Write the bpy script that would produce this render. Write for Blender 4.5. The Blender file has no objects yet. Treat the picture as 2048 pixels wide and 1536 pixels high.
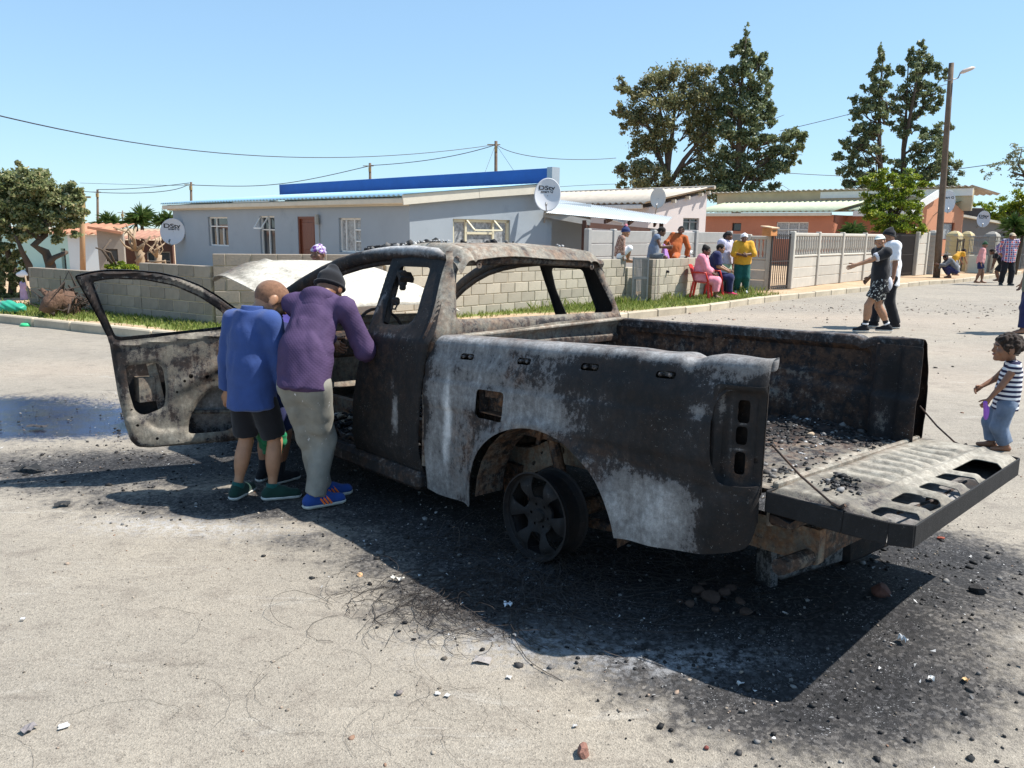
import bpy, bmesh, math, random
import numpy as np
from mathutils import Vector, Matrix
random.seed(7); rng = np.random.default_rng(7)
SC = bpy.context.scene
COL = SC.collection
R = math.radians

# ---------------------------------------------------------------- camera, sky, sun, exposure
CAM_F, CAM_PITCH, CAM_ROLL, CAM_H = 1611.0, 0.187952, 0.013083, 1.66925
FW = np.array([0, math.cos(CAM_PITCH), -math.sin(CAM_PITCH)])
UP0 = np.array([0, math.sin(CAM_PITCH), math.cos(CAM_PITCH)])
RT0 = np.array([1.0, 0, 0])
RT = math.cos(CAM_ROLL) * RT0 + math.sin(CAM_ROLL) * UP0
UPV = -math.sin(CAM_ROLL) * RT0 + math.cos(CAM_ROLL) * UP0
CPOS = np.array([0, 0, CAM_H])
cam = bpy.data.cameras.new('camera'); cam_o = bpy.data.objects.new('camera', cam); COL.objects.link(cam_o)
cam.sensor_width = 36; cam.lens = CAM_F / 2048 * 36; cam.clip_start = 0.05; cam.clip_end = 3000
mw = Matrix.Identity(4)
for i in range(3):
    mw[i][0] = RT[i]; mw[i][1] = UPV[i]; mw[i][2] = -FW[i]; mw[i][3] = CPOS[i]
cam_o.matrix_world = mw
SC.camera = cam_o

SUN = np.array([.68, .05, 1.0]); SUN /= np.linalg.norm(SUN)
W = bpy.data.worlds.new('World'); SC.world = W; W.use_nodes = True
nt = W.node_tree
bg = nt.nodes['Background']
sky = nt.nodes.new('ShaderNodeTexSky'); sky.sky_type = 'NISHITA'; sky.sun_disc = False
sky.sun_elevation = math.asin(SUN[2]); sky.sun_rotation = math.atan2(SUN[0], SUN[1])
sky.altitude = 100; sky.air_density = 1.0; sky.dust_density = 0.1; sky.ozone_density = 1.2
gm = nt.nodes.new('ShaderNodeGamma'); gm.inputs[1].default_value = .5; nt.links.new(sky.outputs[0], gm.inputs[0])
tint = nt.nodes.new('ShaderNodeMix'); tint.data_type = 'RGBA'; tint.blend_type = 'MULTIPLY'; tint.inputs[0].default_value = 1.0; tint.inputs[7].default_value = (1.84, 2.50, 3.06, 1)
nt.links.new(gm.outputs[0], tint.inputs[6]); nt.links.new(tint.outputs[2], bg.inputs[0]); bg.inputs[1].default_value = 0.085
sl = bpy.data.lights.new('sun', 'SUN'); sl.energy = 4.9; sl.angle = R(0.53); sl.color = (1, .955, .88)
so = bpy.data.objects.new('sun', sl); COL.objects.link(so)
so.rotation_euler = Vector(SUN).to_track_quat('Z', 'Y').to_euler(); so.location = (20, 5, 30)
SC.view_settings.view_transform = 'Standard'; SC.view_settings.look = 'None'
SC.view_settings.exposure = 0.75; SC.view_settings.gamma = 1; SC.view_settings.use_curve_mapping = False

# ---------------------------------------------------------------- pixel -> place helpers
def ray(px, py):
    return FW + RT * (px - 1024) / CAM_F - UPV * (py - 768) / CAM_F
def G(px, py, z=0.0):
    d = ray(px, py); t = (z - CPOS[2]) / d[2]; return CPOS + t * d
def AT(px, py, D):
    d = ray(px, py); return CPOS + d * (D / d[1])
class Facade:                                   # a vertical plane: s along it, z up
    def __init__(s, p0, az):
        s.p = np.array([p0[0], p0[1], 0.0]); a = R(az); s.d = np.array([math.cos(a), math.sin(a), 0.0]); s.az = a
        s.n = np.array([-s.d[1], s.d[0], 0.0])
        if s.n[1] > 0: s.n = -s.n
    def at(s, px, py):
        dr = ray(px, py); t = ((s.p - CPOS) @ s.n) / (dr @ s.n); w = CPOS + t * dr
        return float((w - s.p) @ s.d), float(w[2])
    def w(s, u, z, out=0.0):
        return s.p + s.d * u + s.n * out + np.array([0, 0, z])

# ---------------------------------------------------------------- objects
def link(o, parent=None):
    COL.objects.link(o)
    if parent is not None: o.parent = parent
    return o
def tag(o, label=None, cat=None, group=None, kind=None):
    if label: o['label'] = label
    if cat: o['category'] = cat
    if group: o['group'] = group
    if kind: o['kind'] = kind
    return o
def empty(name, loc=(0, 0, 0), rz=0.0, label=None, cat=None, group=None):
    o = bpy.data.objects.new(name, None); link(o); o.location = tuple(float(c) for c in loc); o.rotation_euler = (0, 0, rz)
    o.empty_display_size = .1
    return tag(o, label, cat, group)
def copy_tree(o, parent=None, label=None):
    c = o.copy(); link(c, parent)
    if label: c['label'] = label
    for ch in list(o.children): copy_tree(ch, c)
    return c
def mesh_from(name, V, F, mats, fm=None, smooth=False, attrs=None):
    me = bpy.data.meshes.new(name)
    V = np.asarray(V, dtype=np.float64)
    if isinstance(F, np.ndarray):
        n = F.shape[1]
        me.vertices.add(len(V)); me.vertices.foreach_set('co', V.astype(np.float32).ravel())
        me.loops.add(F.size); me.loops.foreach_set('vertex_index', F.astype(np.int32).ravel())
        me.polygons.add(len(F)); me.polygons.foreach_set('loop_start', np.arange(0, F.size, n, dtype=np.int32))
        me.polygons.foreach_set('loop_total', np.full(len(F), n, dtype=np.int32))
    else:
        me.from_pydata([tuple(v) for v in V], [], [tuple(f) for f in F])
    if not isinstance(mats, (list, tuple)): mats = [mats]
    for m in mats: me.materials.append(m)
    if fm is not None: me.polygons.foreach_set('material_index', np.asarray(fm, dtype=np.int32))
    if smooth: me.polygons.foreach_set('use_smooth', np.ones(len(me.polygons), dtype=bool))
    if attrs:
        for k, a in attrs.items():
            at = me.attributes.new(k, 'FLOAT', 'POINT'); at.data.foreach_set('value', np.asarray(a, dtype=np.float32))
    me.update(calc_edges=True); me.validate()
    return me
def obj(name, me, parent=None, loc=None):
    o = bpy.data.objects.new(name, me); link(o, parent)
    if loc is not None: o.location = tuple(float(c) for c in loc)
    return o

class MB:                                       # mesh buffer
    def __init__(s): s.V = []; s.F = []; s.M = []; s.n = 0
    def add(s, V, F, mi=0):
        s.V.append(np.asarray(V, float)); s.F += [tuple(int(i) + s.n for i in f) for f in F]; s.M += [mi] * len(F); s.n += len(V); return s
    def box(s, c, size, rot=None, mi=0, bevel=0.0):
        hx, hy, hz = [d / 2 for d in size]
        if bevel > 0:
            b = min(bevel, hx * .9, hy * .9, hz * .9)
            V = []; idx = {}
            for sx in (-1, 1):
                for sy in (-1, 1):
                    for sz in (-1, 1):
                        for ax in range(3):
                            p = [sx * (hx - b), sy * (hy - b), sz * (hz - b)]
                            h = (hx, hy, hz)[ax]; p[ax] = (sx, sy, sz)[ax] * h
                            idx[(sx, sy, sz, ax)] = len(V); V.append(p)
            F = []
            for ax in range(3):
                a, b2 = [(1, 2), (2, 0), (0, 1)][ax]
                for sg in (-1, 1):
                    q = []
                    for (u, v) in ((-1, -1), (1, -1), (1, 1), (-1, 1)):
                        k = [0, 0, 0]; k[ax] = sg; k[a] = u; k[b2] = v; q.append(idx[(*k, ax)])
                    F.append(q if sg > 0 else q[::-1])
            for ax in range(3):                 # edges along ax
                a, b2 = [(1, 2), (2, 0), (0, 1)][ax]
                for u in (-1, 1):
                    for v in (-1, 1):
                        def K(t, which):
                            k = [0, 0, 0]; k[ax] = t; k[a] = u; k[b2] = v; return idx[(*k, which)]
                        q = [K(-1, a), K(1, a), K(1, b2), K(-1, b2)]
                        F.append(q if u * v > 0 else q[::-1])
            for sx in (-1, 1):
                for sy in (-1, 1):
                    for sz in (-1, 1):
                        q = [idx[(sx, sy, sz, i)] for i in range(3)]
                        F.append(q if sx * sy * sz > 0 else q[::-1])
            V = np.array(V)
        else:
            V = np.array([[x * hx, y * hy, z * hz] for x in (-1, 1) for y in (-1, 1) for z in (-1, 1)])
            F = [(0, 1, 3, 2), (4, 6, 7, 5), (0, 4, 5, 1), (2, 3, 7, 6), (0, 2, 6, 4), (1, 5, 7, 3)]
        if rot is not None: V = V @ np.asarray(rot).T
        return s.add(V + np.asarray(c, float), F, mi)
    def bar(s, p0, p1, w, h, up=(0, 0, 1), mi=0, bevel=0.0):   # box between two points, w sideways, h along up
        p0 = np.asarray(p0, float); p1 = np.asarray(p1, float); d = p1 - p0; L = np.linalg.norm(d); d = d / L
        u = np.asarray(up, float); sd = np.cross(u, d); sd /= np.linalg.norm(sd); u = np.cross(d, sd)
        return s.box((p0 + p1) / 2, (w, L, h), np.stack([sd, d, u], 1), mi, bevel)
    def tube(s, pts, r, n=8, mi=0, cap=True):
        P = np.asarray(pts, float); k = len(P); rr = np.broadcast_to(np.asarray(r, float), (k,)) if np.ndim(r) < 2 else r
        T = np.gradient(P, axis=0); T /= (np.linalg.norm(T, axis=1)[:, None] + 1e-12)
        a = np.array([0, 0, 1.0]) if abs(T[0][2]) < .9 else np.array([1.0, 0, 0])
        nrm = np.cross(T[0], a); nrm /= np.linalg.norm(nrm); V = []
        for i in range(k):
            nrm = nrm - T[i] * (nrm @ T[i]); nrm /= np.linalg.norm(nrm) + 1e-12; b = np.cross(T[i], nrm)
            for j in range(n):
                t = 2 * math.pi * j / n; V.append(P[i] + rr[i] * (math.cos(t) * nrm + math.sin(t) * b))
        F = []
        for i in range(k - 1):
            for j in range(n):
                F.append((i * n + j, i * n + (j + 1) % n, (i + 1) * n + (j + 1) % n, (i + 1) * n + j))
        if cap: F += [tuple(range(n))[::-1], tuple(range((k - 1) * n, k * n))]
        return s.add(V, F, mi)
    def lathe(s, prof, c=(0, 0, 0), axis=None, n=24, mi=0):    # prof: (r, h) list around axis matrix columns (u,v,axis)
        A = np.eye(3) if axis is None else np.asarray(axis, float); V = []
        for r, h in prof:
            for j in range(n):
                t = 2 * math.pi * j / n; V.append(np.asarray(c, float) + A @ np.array([r * math.cos(t), r * math.sin(t), h]))
        F = []
        for i in range(len(prof) - 1):
            for j in range(n):
                F.append((i * n + j, i * n + (j + 1) % n, (i + 1) * n + (j + 1) % n, (i + 1) * n + j))
        return s.add(V, F, mi)
    def quad(s, *p, mi=0): return s.add(np.array(p, float), [tuple(range(len(p)))], mi)
    def mesh(s, name, mats, smooth=False, attrs=None):
        return mesh_from(name, np.concatenate(s.V) if s.V else np.zeros((0, 3)), s.F, mats, s.M, smooth, attrs)
    def build(s, name, mats, parent=None, smooth=False, attrs=None, loc=None):
        return obj(name, s.mesh(name, mats, smooth, attrs), parent, loc)
def frame_z(d):
    d = np.asarray(d, float); d = d / np.linalg.norm(d); a = np.array([0, 0, 1.0]) if abs(d[2]) < .9 else np.array([1.0, 0, 0])
    u = np.cross(a, d); u /= np.linalg.norm(u); return np.stack([u, np.cross(d, u), d], 1)
def rotz(a):
    c, s = math.cos(a), math.sin(a); return np.array([[c, -s, 0], [s, c, 0], [0, 0, 1.0]])
def autosmooth(o, ang=35):
    me = o.data; me.polygons.foreach_set('use_smooth', np.ones(len(me.polygons), dtype=bool))
    try: me.set_sharp_from_angle(angle=R(ang))
    except Exception: pass
    return o

# ---------------------------------------------------------------- materials
class NT:
    def __init__(s, name):
        s.m = bpy.data.materials.new(name); s.m.use_nodes = True; s.t = s.m.node_tree; s.b = s.t.nodes['Principled BSDF']
        s.tc = s.t.nodes.new('ShaderNodeTexCoord')
    def L(s, a, b): s.t.links.new(a, b); return s
    def n(s, typ, **kw):
        x = s.t.nodes.new(typ)
        for k, v in kw.items(): setattr(x, k, v)
        return x
    def noise(s, scale, detail=4, rough=.6, vec=None, dist=0.0):
        x = s.n('ShaderNodeTexNoise'); x.inputs['Scale'].default_value = scale; x.inputs['Detail'].default_value = detail
        x.inputs['Roughness'].default_value = rough; x.inputs['Distortion'].default_value = dist
        s.L(vec if vec is not None else s.tc.outputs['Object'], x.inputs['Vector']); return x.outputs['Fac']
    def voro(s, scale, feature='F1', vec=None, out='Distance'):
        x = s.n('ShaderNodeTexVoronoi', feature=feature); x.inputs['Scale'].default_value = scale
        s.L(vec if vec is not None else s.tc.outputs['Object'], x.inputs['Vector']); return x.outputs[out]
    def wave(s, scale, axis='Z', dist=0.0, prof='SIN', vec=None):
        x = s.n('ShaderNodeTexWave', wave_type='BANDS', bands_direction=axis, wave_profile=prof); x.inputs['Scale'].default_value = scale
        x.inputs['Distortion'].default_value = dist; s.L(vec if vec is not None else s.tc.outputs['Object'], x.inputs['Vector']); return x.outputs['Fac']
    def attr(s, name):
        x = s.n('ShaderNodeAttribute'); x.attribute_name = name; return x.outputs['Fac']
    def math(s, op, a, b=None, clamp=False):
        x = s.n('ShaderNodeMath', operation=op); x.use_clamp = clamp
        for i, v in enumerate((a, b)):
            if v is None: continue
            if isinstance(v, (int, float)): x.inputs[i].default_value = v
            else: s.L(v, x.inputs[i])
        return x.outputs[0]
    def ramp(s, fac, stops, interp='LINEAR'):
        x = s.n('ShaderNodeValToRGB'); x.color_ramp.interpolation = interp; e = x.color_ramp.elements
        while len(e) < len(stops): e.new(.5)
        for i, (p, c) in enumerate(stops):
            e[i].position = p; e[i].color = (*c, 1) if len(c) == 3 else c
        s.L(fac, x.inputs[0]); return x.outputs[0]
    def mix(s, fac, a, b, blend='MIX'):
        x = s.n('ShaderNodeMix', data_type='RGBA', blend_type=blend)
        for v, i in ((fac, 0), (a, 6), (b, 7)):
            if isinstance(v, (int, float)): x.inputs[i].default_value = v
            elif isinstance(v, tuple): x.inputs[i].default_value = (*v, 1)
            else: s.L(v, x.inputs[i])
        return x.outputs[2]
    def step(s, v, a, b):                       # smooth 0..1 between a and b
        x = s.n('ShaderNodeMapRange', interpolation_type='SMOOTHSTEP'); x.inputs[1].default_value = a; x.inputs[2].default_value = b
        s.L(v, x.inputs[0]); return x.outputs[0]
    def bump(s, h, strength=.3, dist=.01):
        x = s.n('ShaderNodeBump'); x.inputs['Strength'].default_value = strength; x.inputs['Distance'].default_value = dist
        s.L(h, x.inputs['Height']); s.L(x.outputs[0], s.b.inputs['Normal']); return x
    def set(s, base=None, rough=None, metal=None, spec=None):
        for v, k in ((base, 'Base Color'), (rough, 'Roughness'), (metal, 'Metallic'), (spec, 'Specular IOR Level')):
            if v is None: continue
            if isinstance(v, (int, float)): s.b.inputs[k].default_value = v
            elif isinstance(v, tuple): s.b.inputs[k].default_value = (*v, 1)
            else: s.L(v, s.b.inputs[k])
        return s
    def objrand(s): return s.n('ShaderNodeObjectInfo').outputs['Random']
MATS = {}
def M(name, col=None, rough=.8, var=.18, scale=6, bump=.15, bscale=60, metal=0.0, spec=.35, rnd=0.0, stain=None, bdist=.01):
    if name in MATS: return MATS[name]
    k = NT(name); c = col
    lo = tuple(x * (1 - var) for x in c); hi = tuple(min(1, x * (1 + var)) for x in c)
    base = k.ramp(k.noise(scale, 6, .65), [(.25, lo), (.75, hi)])
    if rnd:
        r = k.ramp(k.objrand(), [(0, (1 - rnd,) * 3), (1, (1 + rnd * .6,) * 3)]); base = k.mix(1.0, base, r, 'MULTIPLY')
    if stain: base = k.mix(k.step(k.noise(stain[2], 7, .7), stain[3], stain[3] + .18), base, stain[0])
    k.set(base, rough, metal, spec)
    if bump: k.bump(k.noise(bscale, 5, .6), bump, bdist)
    MATS[name] = k.m; return k.m

# ---------------------------------------------------------------- 2-D sheets cut to an outline
def poly_sdf(u, v, poly):
    P = np.asarray(poly, float); d = np.full(u.shape, 1e9); ins = np.zeros(u.shape, bool)
    for i in range(len(P)):
        a = P[i]; b = P[(i + 1) % len(P)]; e = b - a
        wx = u - a[0]; wy = v - a[1]; t = np.clip((wx * e[0] + wy * e[1]) / (e @ e + 1e-12), 0, 1)
        d = np.minimum(d, (wx - e[0] * t) ** 2 + (wy - e[1] * t) ** 2)
        c = ((a[1] > v) != (b[1] > v)) & (u < (b[0] - a[0]) * (v - a[1]) / (b[1] - a[1] + 1e-12) + a[0]); ins ^= c
    return np.where(ins, -1, 1) * np.sqrt(d)
def round_poly(poly, r=.03, k=4):
    P = np.asarray(poly, float); out = []
    for i in range(len(P)):
        a, b, c = P[i - 1], P[i], P[(i + 1) % len(P)]
        rr = min(r, .45 * np.linalg.norm(a - b), .45 * np.linalg.norm(c - b))
        p = b + (a - b) / np.linalg.norm(a - b) * rr; q = b + (c - b) / np.linalg.norm(c - b) * rr
        for j in range(k + 1):
            t = j / k; out.append((1 - t) ** 2 * p + 2 * t * (1 - t) * b + t * t * q)
    return np.array(out)
def box_sdf(u, v, c, h, r=.02):
    qx = np.abs(u - c[0]) - h[0] + r; qy = np.abs(v - c[1]) - h[1] + r
    return np.hypot(np.maximum(qx, 0), np.maximum(qy, 0)) + np.minimum(np.maximum(qx, qy), 0) - r
def sheet(name, sdf, bounds, h, fn, thick, mats, parent=None, attrs=None, flip=False, smooth=True, loc=None):
    """grid sheet: sdf(u,v)<0 is metal; fn(u,v)->(n,3); attrs(u,v,P)->dict"""
    u0, u1, v0, v1 = bounds; nu = max(2, int(round((u1 - u0) / h)) + 1); nv = max(2, int(round((v1 - v0) / h)) + 1)
    U, V = np.meshgrid(np.linspace(u0, u1, nu), np.linspace(v0, v1, nv), indexing='ij')
    hu = (u1 - u0) / (nu - 1); hv = (v1 - v0) / (nv - 1)
    D = sdf(U, V)
    cc = sdf((U[:-1, :-1] + U[1:, 1:]) / 2, (V[:-1, :-1] + V[1:, 1:]) / 2) < 0
    used = np.zeros(U.shape, bool)
    for a in (0, 1):
        for b in (0, 1):
            used[a:nu - 1 + a, b:nv - 1 + b] |= cc
    cnt = np.zeros(U.shape, int)
    for a in (0, 1):
        for b in (0, 1):
            cnt[a:nu - 1 + a, b:nv - 1 + b] += cc
    mv = used & ((D > 0) | ((cnt < 4) & (np.abs(D) < 1.3 * h))); Us = U.copy(); Vs = V.copy(); pu = U[mv]; pv_ = V[mv]; e = h * .15
    for _ in range(3):
        d0 = sdf(pu, pv_); a = (sdf(pu + e, pv_) - sdf(pu - e, pv_)) / (2 * e); b = (sdf(pu, pv_ + e) - sdf(pu, pv_ - e)) / (2 * e); g2 = np.maximum(a * a + b * b, .25)
        st = np.clip(d0, -h, h) / g2; pu = pu - st * a; pv_ = pv_ - st * b
    ok = np.hypot(pu - U[mv], pv_ - V[mv]) < 1.45 * h; pu = np.where(ok, pu, U[mv]); pv_ = np.where(ok, pv_, V[mv])
    Us[mv] = np.clip(pu, u0, u1); Vs[mv] = np.clip(pv_, v0, v1)
    idx = -np.ones(U.shape, int); idx[used] = np.arange(used.sum())
    uu = Us[used]; vv = Vs[used]; P = fn(uu, vv); e = 1e-4
    Tu = fn(uu + e, vv) - fn(uu - e, vv); Tv = fn(uu, vv + e) - fn(uu, vv - e)
    N = np.cross(Tu, Tv); N /= np.linalg.norm(N, axis=1)[:, None] + 1e-12
    if flip: N = -N
    ii, jj = np.nonzero(cc)
    q = np.stack([idx[ii, jj], idx[ii + 1, jj], idx[ii + 1, jj + 1], idx[ii, jj + 1]], 1)
    if flip: q = q[:, ::-1]
    n = len(P)
    ed = np.concatenate([q[:, [0, 1]], q[:, [1, 2]], q[:, [2, 3]], q[:, [3, 0]]])
    key = ed[:, 0].astype(np.int64) * n + ed[:, 1]; rev = ed[:, 1].astype(np.int64) * n + ed[:, 0]
    bd = ed[~np.isin(key, rev)]
    F = np.concatenate([q, q[:, ::-1] + n, np.stack([bd[:, 1], bd[:, 0], bd[:, 0] + n, bd[:, 1] + n], 1)])
    VV = np.concatenate([P, P - N * thick])
    at = attrs(uu, vv, P) if attrs else None
    if at: at = {k: np.concatenate([a, a]) for k, a in at.items()}
    me = mesh_from(name, VV, F, mats, None, smooth, at)
    if smooth:
        try: me.set_sharp_from_angle(angle=R(50))
        except Exception: pass
    return obj(name, me, parent, loc)

# ---------------------------------------------------------------- 3-D implicit surfaces (bodies, clothes)
def surface_nets(vals, lo, h):
    ins = vals < 0
    c = np.stack([ins[a:ins.shape[0] - 1 + a, b:ins.shape[1] - 1 + b, d:ins.shape[2] - 1 + d] for a in (0, 1) for b in (0, 1) for d in (0, 1)])
    s = c.sum(0); mask = (s > 0) & (s < 8); ci = np.argwhere(mask); N = len(ci)
    idx = -np.ones(mask.shape, int); idx[mask] = np.arange(N)
    offs = np.array([(a, b, d) for a in (0, 1) for b in (0, 1) for d in (0, 1)])
    cv = np.stack([vals[ci[:, 0] + o[0], ci[:, 1] + o[1], ci[:, 2] + o[2]] for o in offs], 1)
    acc = np.zeros((N, 3)); cnt = np.zeros(N)
    for i in range(8):
        for j in range(i + 1, 8):
            if np.abs(offs[i] - offs[j]).sum() != 1: continue
            x = (cv[:, i] < 0) != (cv[:, j] < 0); t = np.where(x, cv[:, i] / (cv[:, i] - cv[:, j] + 1e-20), 0)
            p = offs[i] + t[:, None] * (offs[j] - offs[i]); acc += np.where(x[:, None], p, 0); cnt += x
    V = (ci + acc / cnt[:, None]) * h + lo
    Fs = []
    for ax in range(3):
        a, b = [(1, 2), (2, 0), (0, 1)][ax]
        sl0 = [slice(None)] * 3; sl1 = [slice(None)] * 3; sl0[ax] = slice(0, -1); sl1[ax] = slice(1, None)
        s0 = ins[tuple(sl0)]; s1 = ins[tuple(sl1)]; e = np.argwhere(s0 != s1)
        e = e[(e[:, a] > 0) & (e[:, b] > 0) & (e[:, a] < ins.shape[a] - 1) & (e[:, b] < ins.shape[b] - 1)]
        if not len(e): continue
        st = s0[e[:, 0], e[:, 1], e[:, 2]]
        ua = np.zeros(3, int); ua[a] = 1; ub = np.zeros(3, int); ub[b] = 1
        q = np.stack([idx[tuple((e - ua - ub).T)], idx[tuple((e - ub).T)], idx[tuple(e.T)], idx[tuple((e - ua).T)]], 1)
        q[~st] = q[~st][:, ::-1]; Fs.append(q)
    return V, np.concatenate(Fs)
def P_cone(a, b, r1, r2, k=.02, cuts=()):
    return ('c', np.asarray(a, float), np.asarray(b, float), r1, r2, k, cuts)
def P_ell(c, r, A=None, k=.02, cuts=()):
    return ('e', np.asarray(c, float), np.asarray(r, float), np.eye(3) if A is None else np.asarray(A, float), 0, k, cuts)
def vnoise(X, f, seed=0):                          # smooth value noise 0..1
    Q = np.asarray(X, float) * np.asarray(f, float) + seed * 17.3; I = np.floor(Q).astype(np.int64); T = Q - I; T = T * T * (3 - 2 * T); r = 0.0
    for a in (0, 1):
        for b in (0, 1):
            for c in (0, 1):
                h = (I[..., 0] + a) * 73856093 ^ (I[..., 1] + b) * 19349663 ^ (I[..., 2] + c) * 83492791; h = (h ^ (h >> 13)) * 1274126177 & 0xffffff
                r = r + h / float(0xffffff) * np.abs(1 - a - T[..., 0]) * np.abs(1 - b - T[..., 1]) * np.abs(1 - c - T[..., 2])
    return r
def prim_bounds(p):
    if p[0] == 'c':
        r = max(p[3], p[4]); return np.minimum(p[1], p[2]) - r, np.maximum(p[1], p[2]) + r
    r = max(p[2]); return p[1] - r, p[1] + r
def prim_eval(p, X):
    if p[0] == 'c':
        a, b, r1, r2 = p[1:5]; ba = b - a; t = np.clip(((X - a) @ ba) / (ba @ ba + 1e-12), 0, 1)
        d = np.linalg.norm(X - a - t[..., None] * ba, axis=-1) - (r1 + (r2 - r1) * t)
    else:
        c, r, A = p[1:4]; q = (X - c) @ A; k0 = np.linalg.norm(q / r, axis=-1); k1 = np.linalg.norm(q / (r * r), axis=-1) + 1e-9
        d = k0 * (k0 - 1) / k1
    for (cp, cn) in p[6]: d = np.maximum(d, (X - cp) @ cn)
    return d
def implicit(prims, h, post=None, inflate=0.0):
    B = [prim_bounds(p) for p in prims]; m = .06 + inflate + 2 * h
    lo = np.min([b[0] for b in B], 0) - inflate - 3 * h; hi = np.max([b[1] for b in B], 0) + inflate + 3 * h
    n = np.ceil((hi - lo) / h).astype(int) + 1
    vals = np.full(n, .5)
    ax = [lo[i] + h * np.arange(n[i]) for i in range(3)]
    for p, b in zip(prims, B):
        i0 = np.maximum(0, ((b[0] - m - lo) / h).astype(int)); i1 = np.minimum(n, ((b[1] + m - lo) / h).astype(int) + 2)
        sl = tuple(slice(i0[i], i1[i]) for i in range(3))
        X = np.stack(np.meshgrid(*[ax[i][sl[i]] for i in range(3)], indexing='ij'), -1)
        d = prim_eval(p, X) - inflate; k = max(p[5], 1e-4); v = vals[sl]
        hh = np.maximum(k - np.abs(v - d), 0) / k; vals[sl] = np.minimum(v, d) - hh * hh * k * .25
    if post is not None:
        X = np.stack(np.meshgrid(*ax, indexing='ij'), -1); near = np.abs(vals) < .08
        vals[near] = post(X[near], vals[near])
    vals[0] = vals[-1] = .5; vals[:, 0] = vals[:, -1] = .5; vals[:, :, 0] = vals[:, :, -1] = .5
    return surface_nets(vals, lo, h)
# ================================================================= GROUND
TRUCK_O = np.array([0.775, 4.338, -0.036]); TRUCK_YAW = R(132.49); TRUCK_P = R(0.878); TRUCK_R = R(1.701)
TRUCK_M = (np.array([[math.cos(TRUCK_YAW), -math.sin(TRUCK_YAW), 0], [math.sin(TRUCK_YAW), math.cos(TRUCK_YAW), 0], [0, 0, 1]])
           @ np.array([[math.cos(TRUCK_P), 0, math.sin(TRUCK_P)], [0, 1, 0], [-math.sin(TRUCK_P), 0, math.cos(TRUCK_P)]])
           @ np.array([[1, 0, 0], [0, math.cos(TRUCK_R), -math.sin(TRUCK_R)], [0, math.sin(TRUCK_R), math.cos(TRUCK_R)]]))
def TW(p): return np.asarray(p, float) @ TRUCK_M.T + TRUCK_O
def TL(w): return (np.asarray(w, float) - TRUCK_O) @ TRUCK_M

def ground_fields(x, y):
    dx = x - TRUCK_O[0]; dy = y - TRUCK_O[1]; c, s = math.cos(TRUCK_YAW), math.sin(TRUCK_YAW)
    u = dx * c + dy * s; v = -dx * s + dy * c
    qx = np.abs(u - 1.5) - 2.9; qy = np.abs(v) - .95
    d = np.hypot(np.maximum(qx, 0), np.maximum(qy, 0)) + np.minimum(np.maximum(qx, qy), 0)
    char = np.clip(1.0 - d / .75, 0, 1.0)
    def blob(px, py, rx, ry, a, rot=0.0):
        g = G(px, py); ex = x - g[0]; ey = y - g[1]; cc, ss = math.cos(rot), math.sin(rot)
        return a * np.exp(-(((ex * cc + ey * ss) / rx) ** 2 + ((-ex * ss + ey * cc) / ry) ** 2))
    for b in [(1760, 1330, .55, .5, .58), (1850, 1400, .4, .3, .42), (1660, 1390, .45, .3, .50), (1450, 1310, .6, .22, .40), (1950, 1240, .35, .3, .3), (1560, 1370, .5, .2, .4),
              (330, 930, 1.7, .45, .95), (100, 960, 1.0, .3, .45), (520, 1010, 1.0, .40, .75), (280, 1000, .9, .28, .42), (600, 1080, .5, .2, .55),
              (900, 1230, .55, .3, .45), (700, 1130, .5, .3, .3), (1150, 1180, .9, .4, .5), (1050, 1060, .5, .4, .3),
              (120, 840, 1.5, .9, .40), (60, 790, 1.3, .6, .25)]:
        char = np.maximum(char, blob(*b)) if b[4] > .5 else np.clip(char + blob(*b) * (1 - char), 0, 1)
    wet = np.clip(blob(80, 850, 1.15, .42, 1.25) + blob(-60, 830, 1.2, .6, 1.1) + blob(200, 830, .5, .35, .55) + blob(40, 800, .9, .3, .5), 0, 1)
    sand = np.clip(blob(1700, 640, 3.5, 1.2, .8) + blob(1950, 760, 1.6, 1.0, .5) + blob(150, 740, 1.5, .6, .5) + blob(1850, 700, 3, .7, .5), 0, 1)
    grv = np.clip(blob(1700, 620, 4, .7, .9) + blob(1900, 610, 4, .8, .9) + blob(1500, 640, 2.2, .4, .4), 0, 1)
    ash = np.clip(blob(300, 1050, .4, .12, .45) + blob(460, 1060, .4, .12, .35) + blob(1360, 1330, .35, .12, .5) + blob(1050, 1290, .4, .15, .4), 0, 1)
    return char, wet, sand, grv, ash
def ground_z(x, y):
    x = np.asarray(x, float); y = np.asarray(y, float)
    z = .006 * np.sin(x * 3.1 + 1.3 * np.sin(y * 2.2)) * np.sin(y * 2.7 + x) * (np.hypot(x, y) < 25)
    z = z + .12 * np.exp(-(((x - 1.85) / .75) ** 2 + ((y - 3.15) / .75) ** 2))  # low rise added to the road so the tailgate's cast shadow lands closer in
    for lx, ly, a, r in ((.04, .80, .075, .26), (.04, -.8, .06, .3), (3.2, .8, .05, .3)):
        w = TW((lx, ly, 0)); z = z + a * np.exp(-((x - w[0]) ** 2 + (y - w[1]) ** 2) / r ** 2) * (.8 + .35 * np.sin(x * 37) * np.sin(y * 41))
    return z
def GZ(px, py):
    z = 0.0
    for _ in range(5): g = G(px, py, z); z = float(ground_z(g[0], g[1]))
    return g
def axis_pts(a, b, na, far):
    near = np.linspace(a, b, na); g = np.geomspace(1, far, 26) - 1
    return np.concatenate([(a - g[1:])[::-1], near, b + g[1:]])
gx = axis_pts(-6.5, 7.5, 281, 500); gy = axis_pts(1.2, 11.2, 201, 700)
X, Y = np.meshgrid(gx, gy, indexing='ij')
ch_, we_, sa_, gr_, as_ = ground_fields(X, Y)
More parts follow.
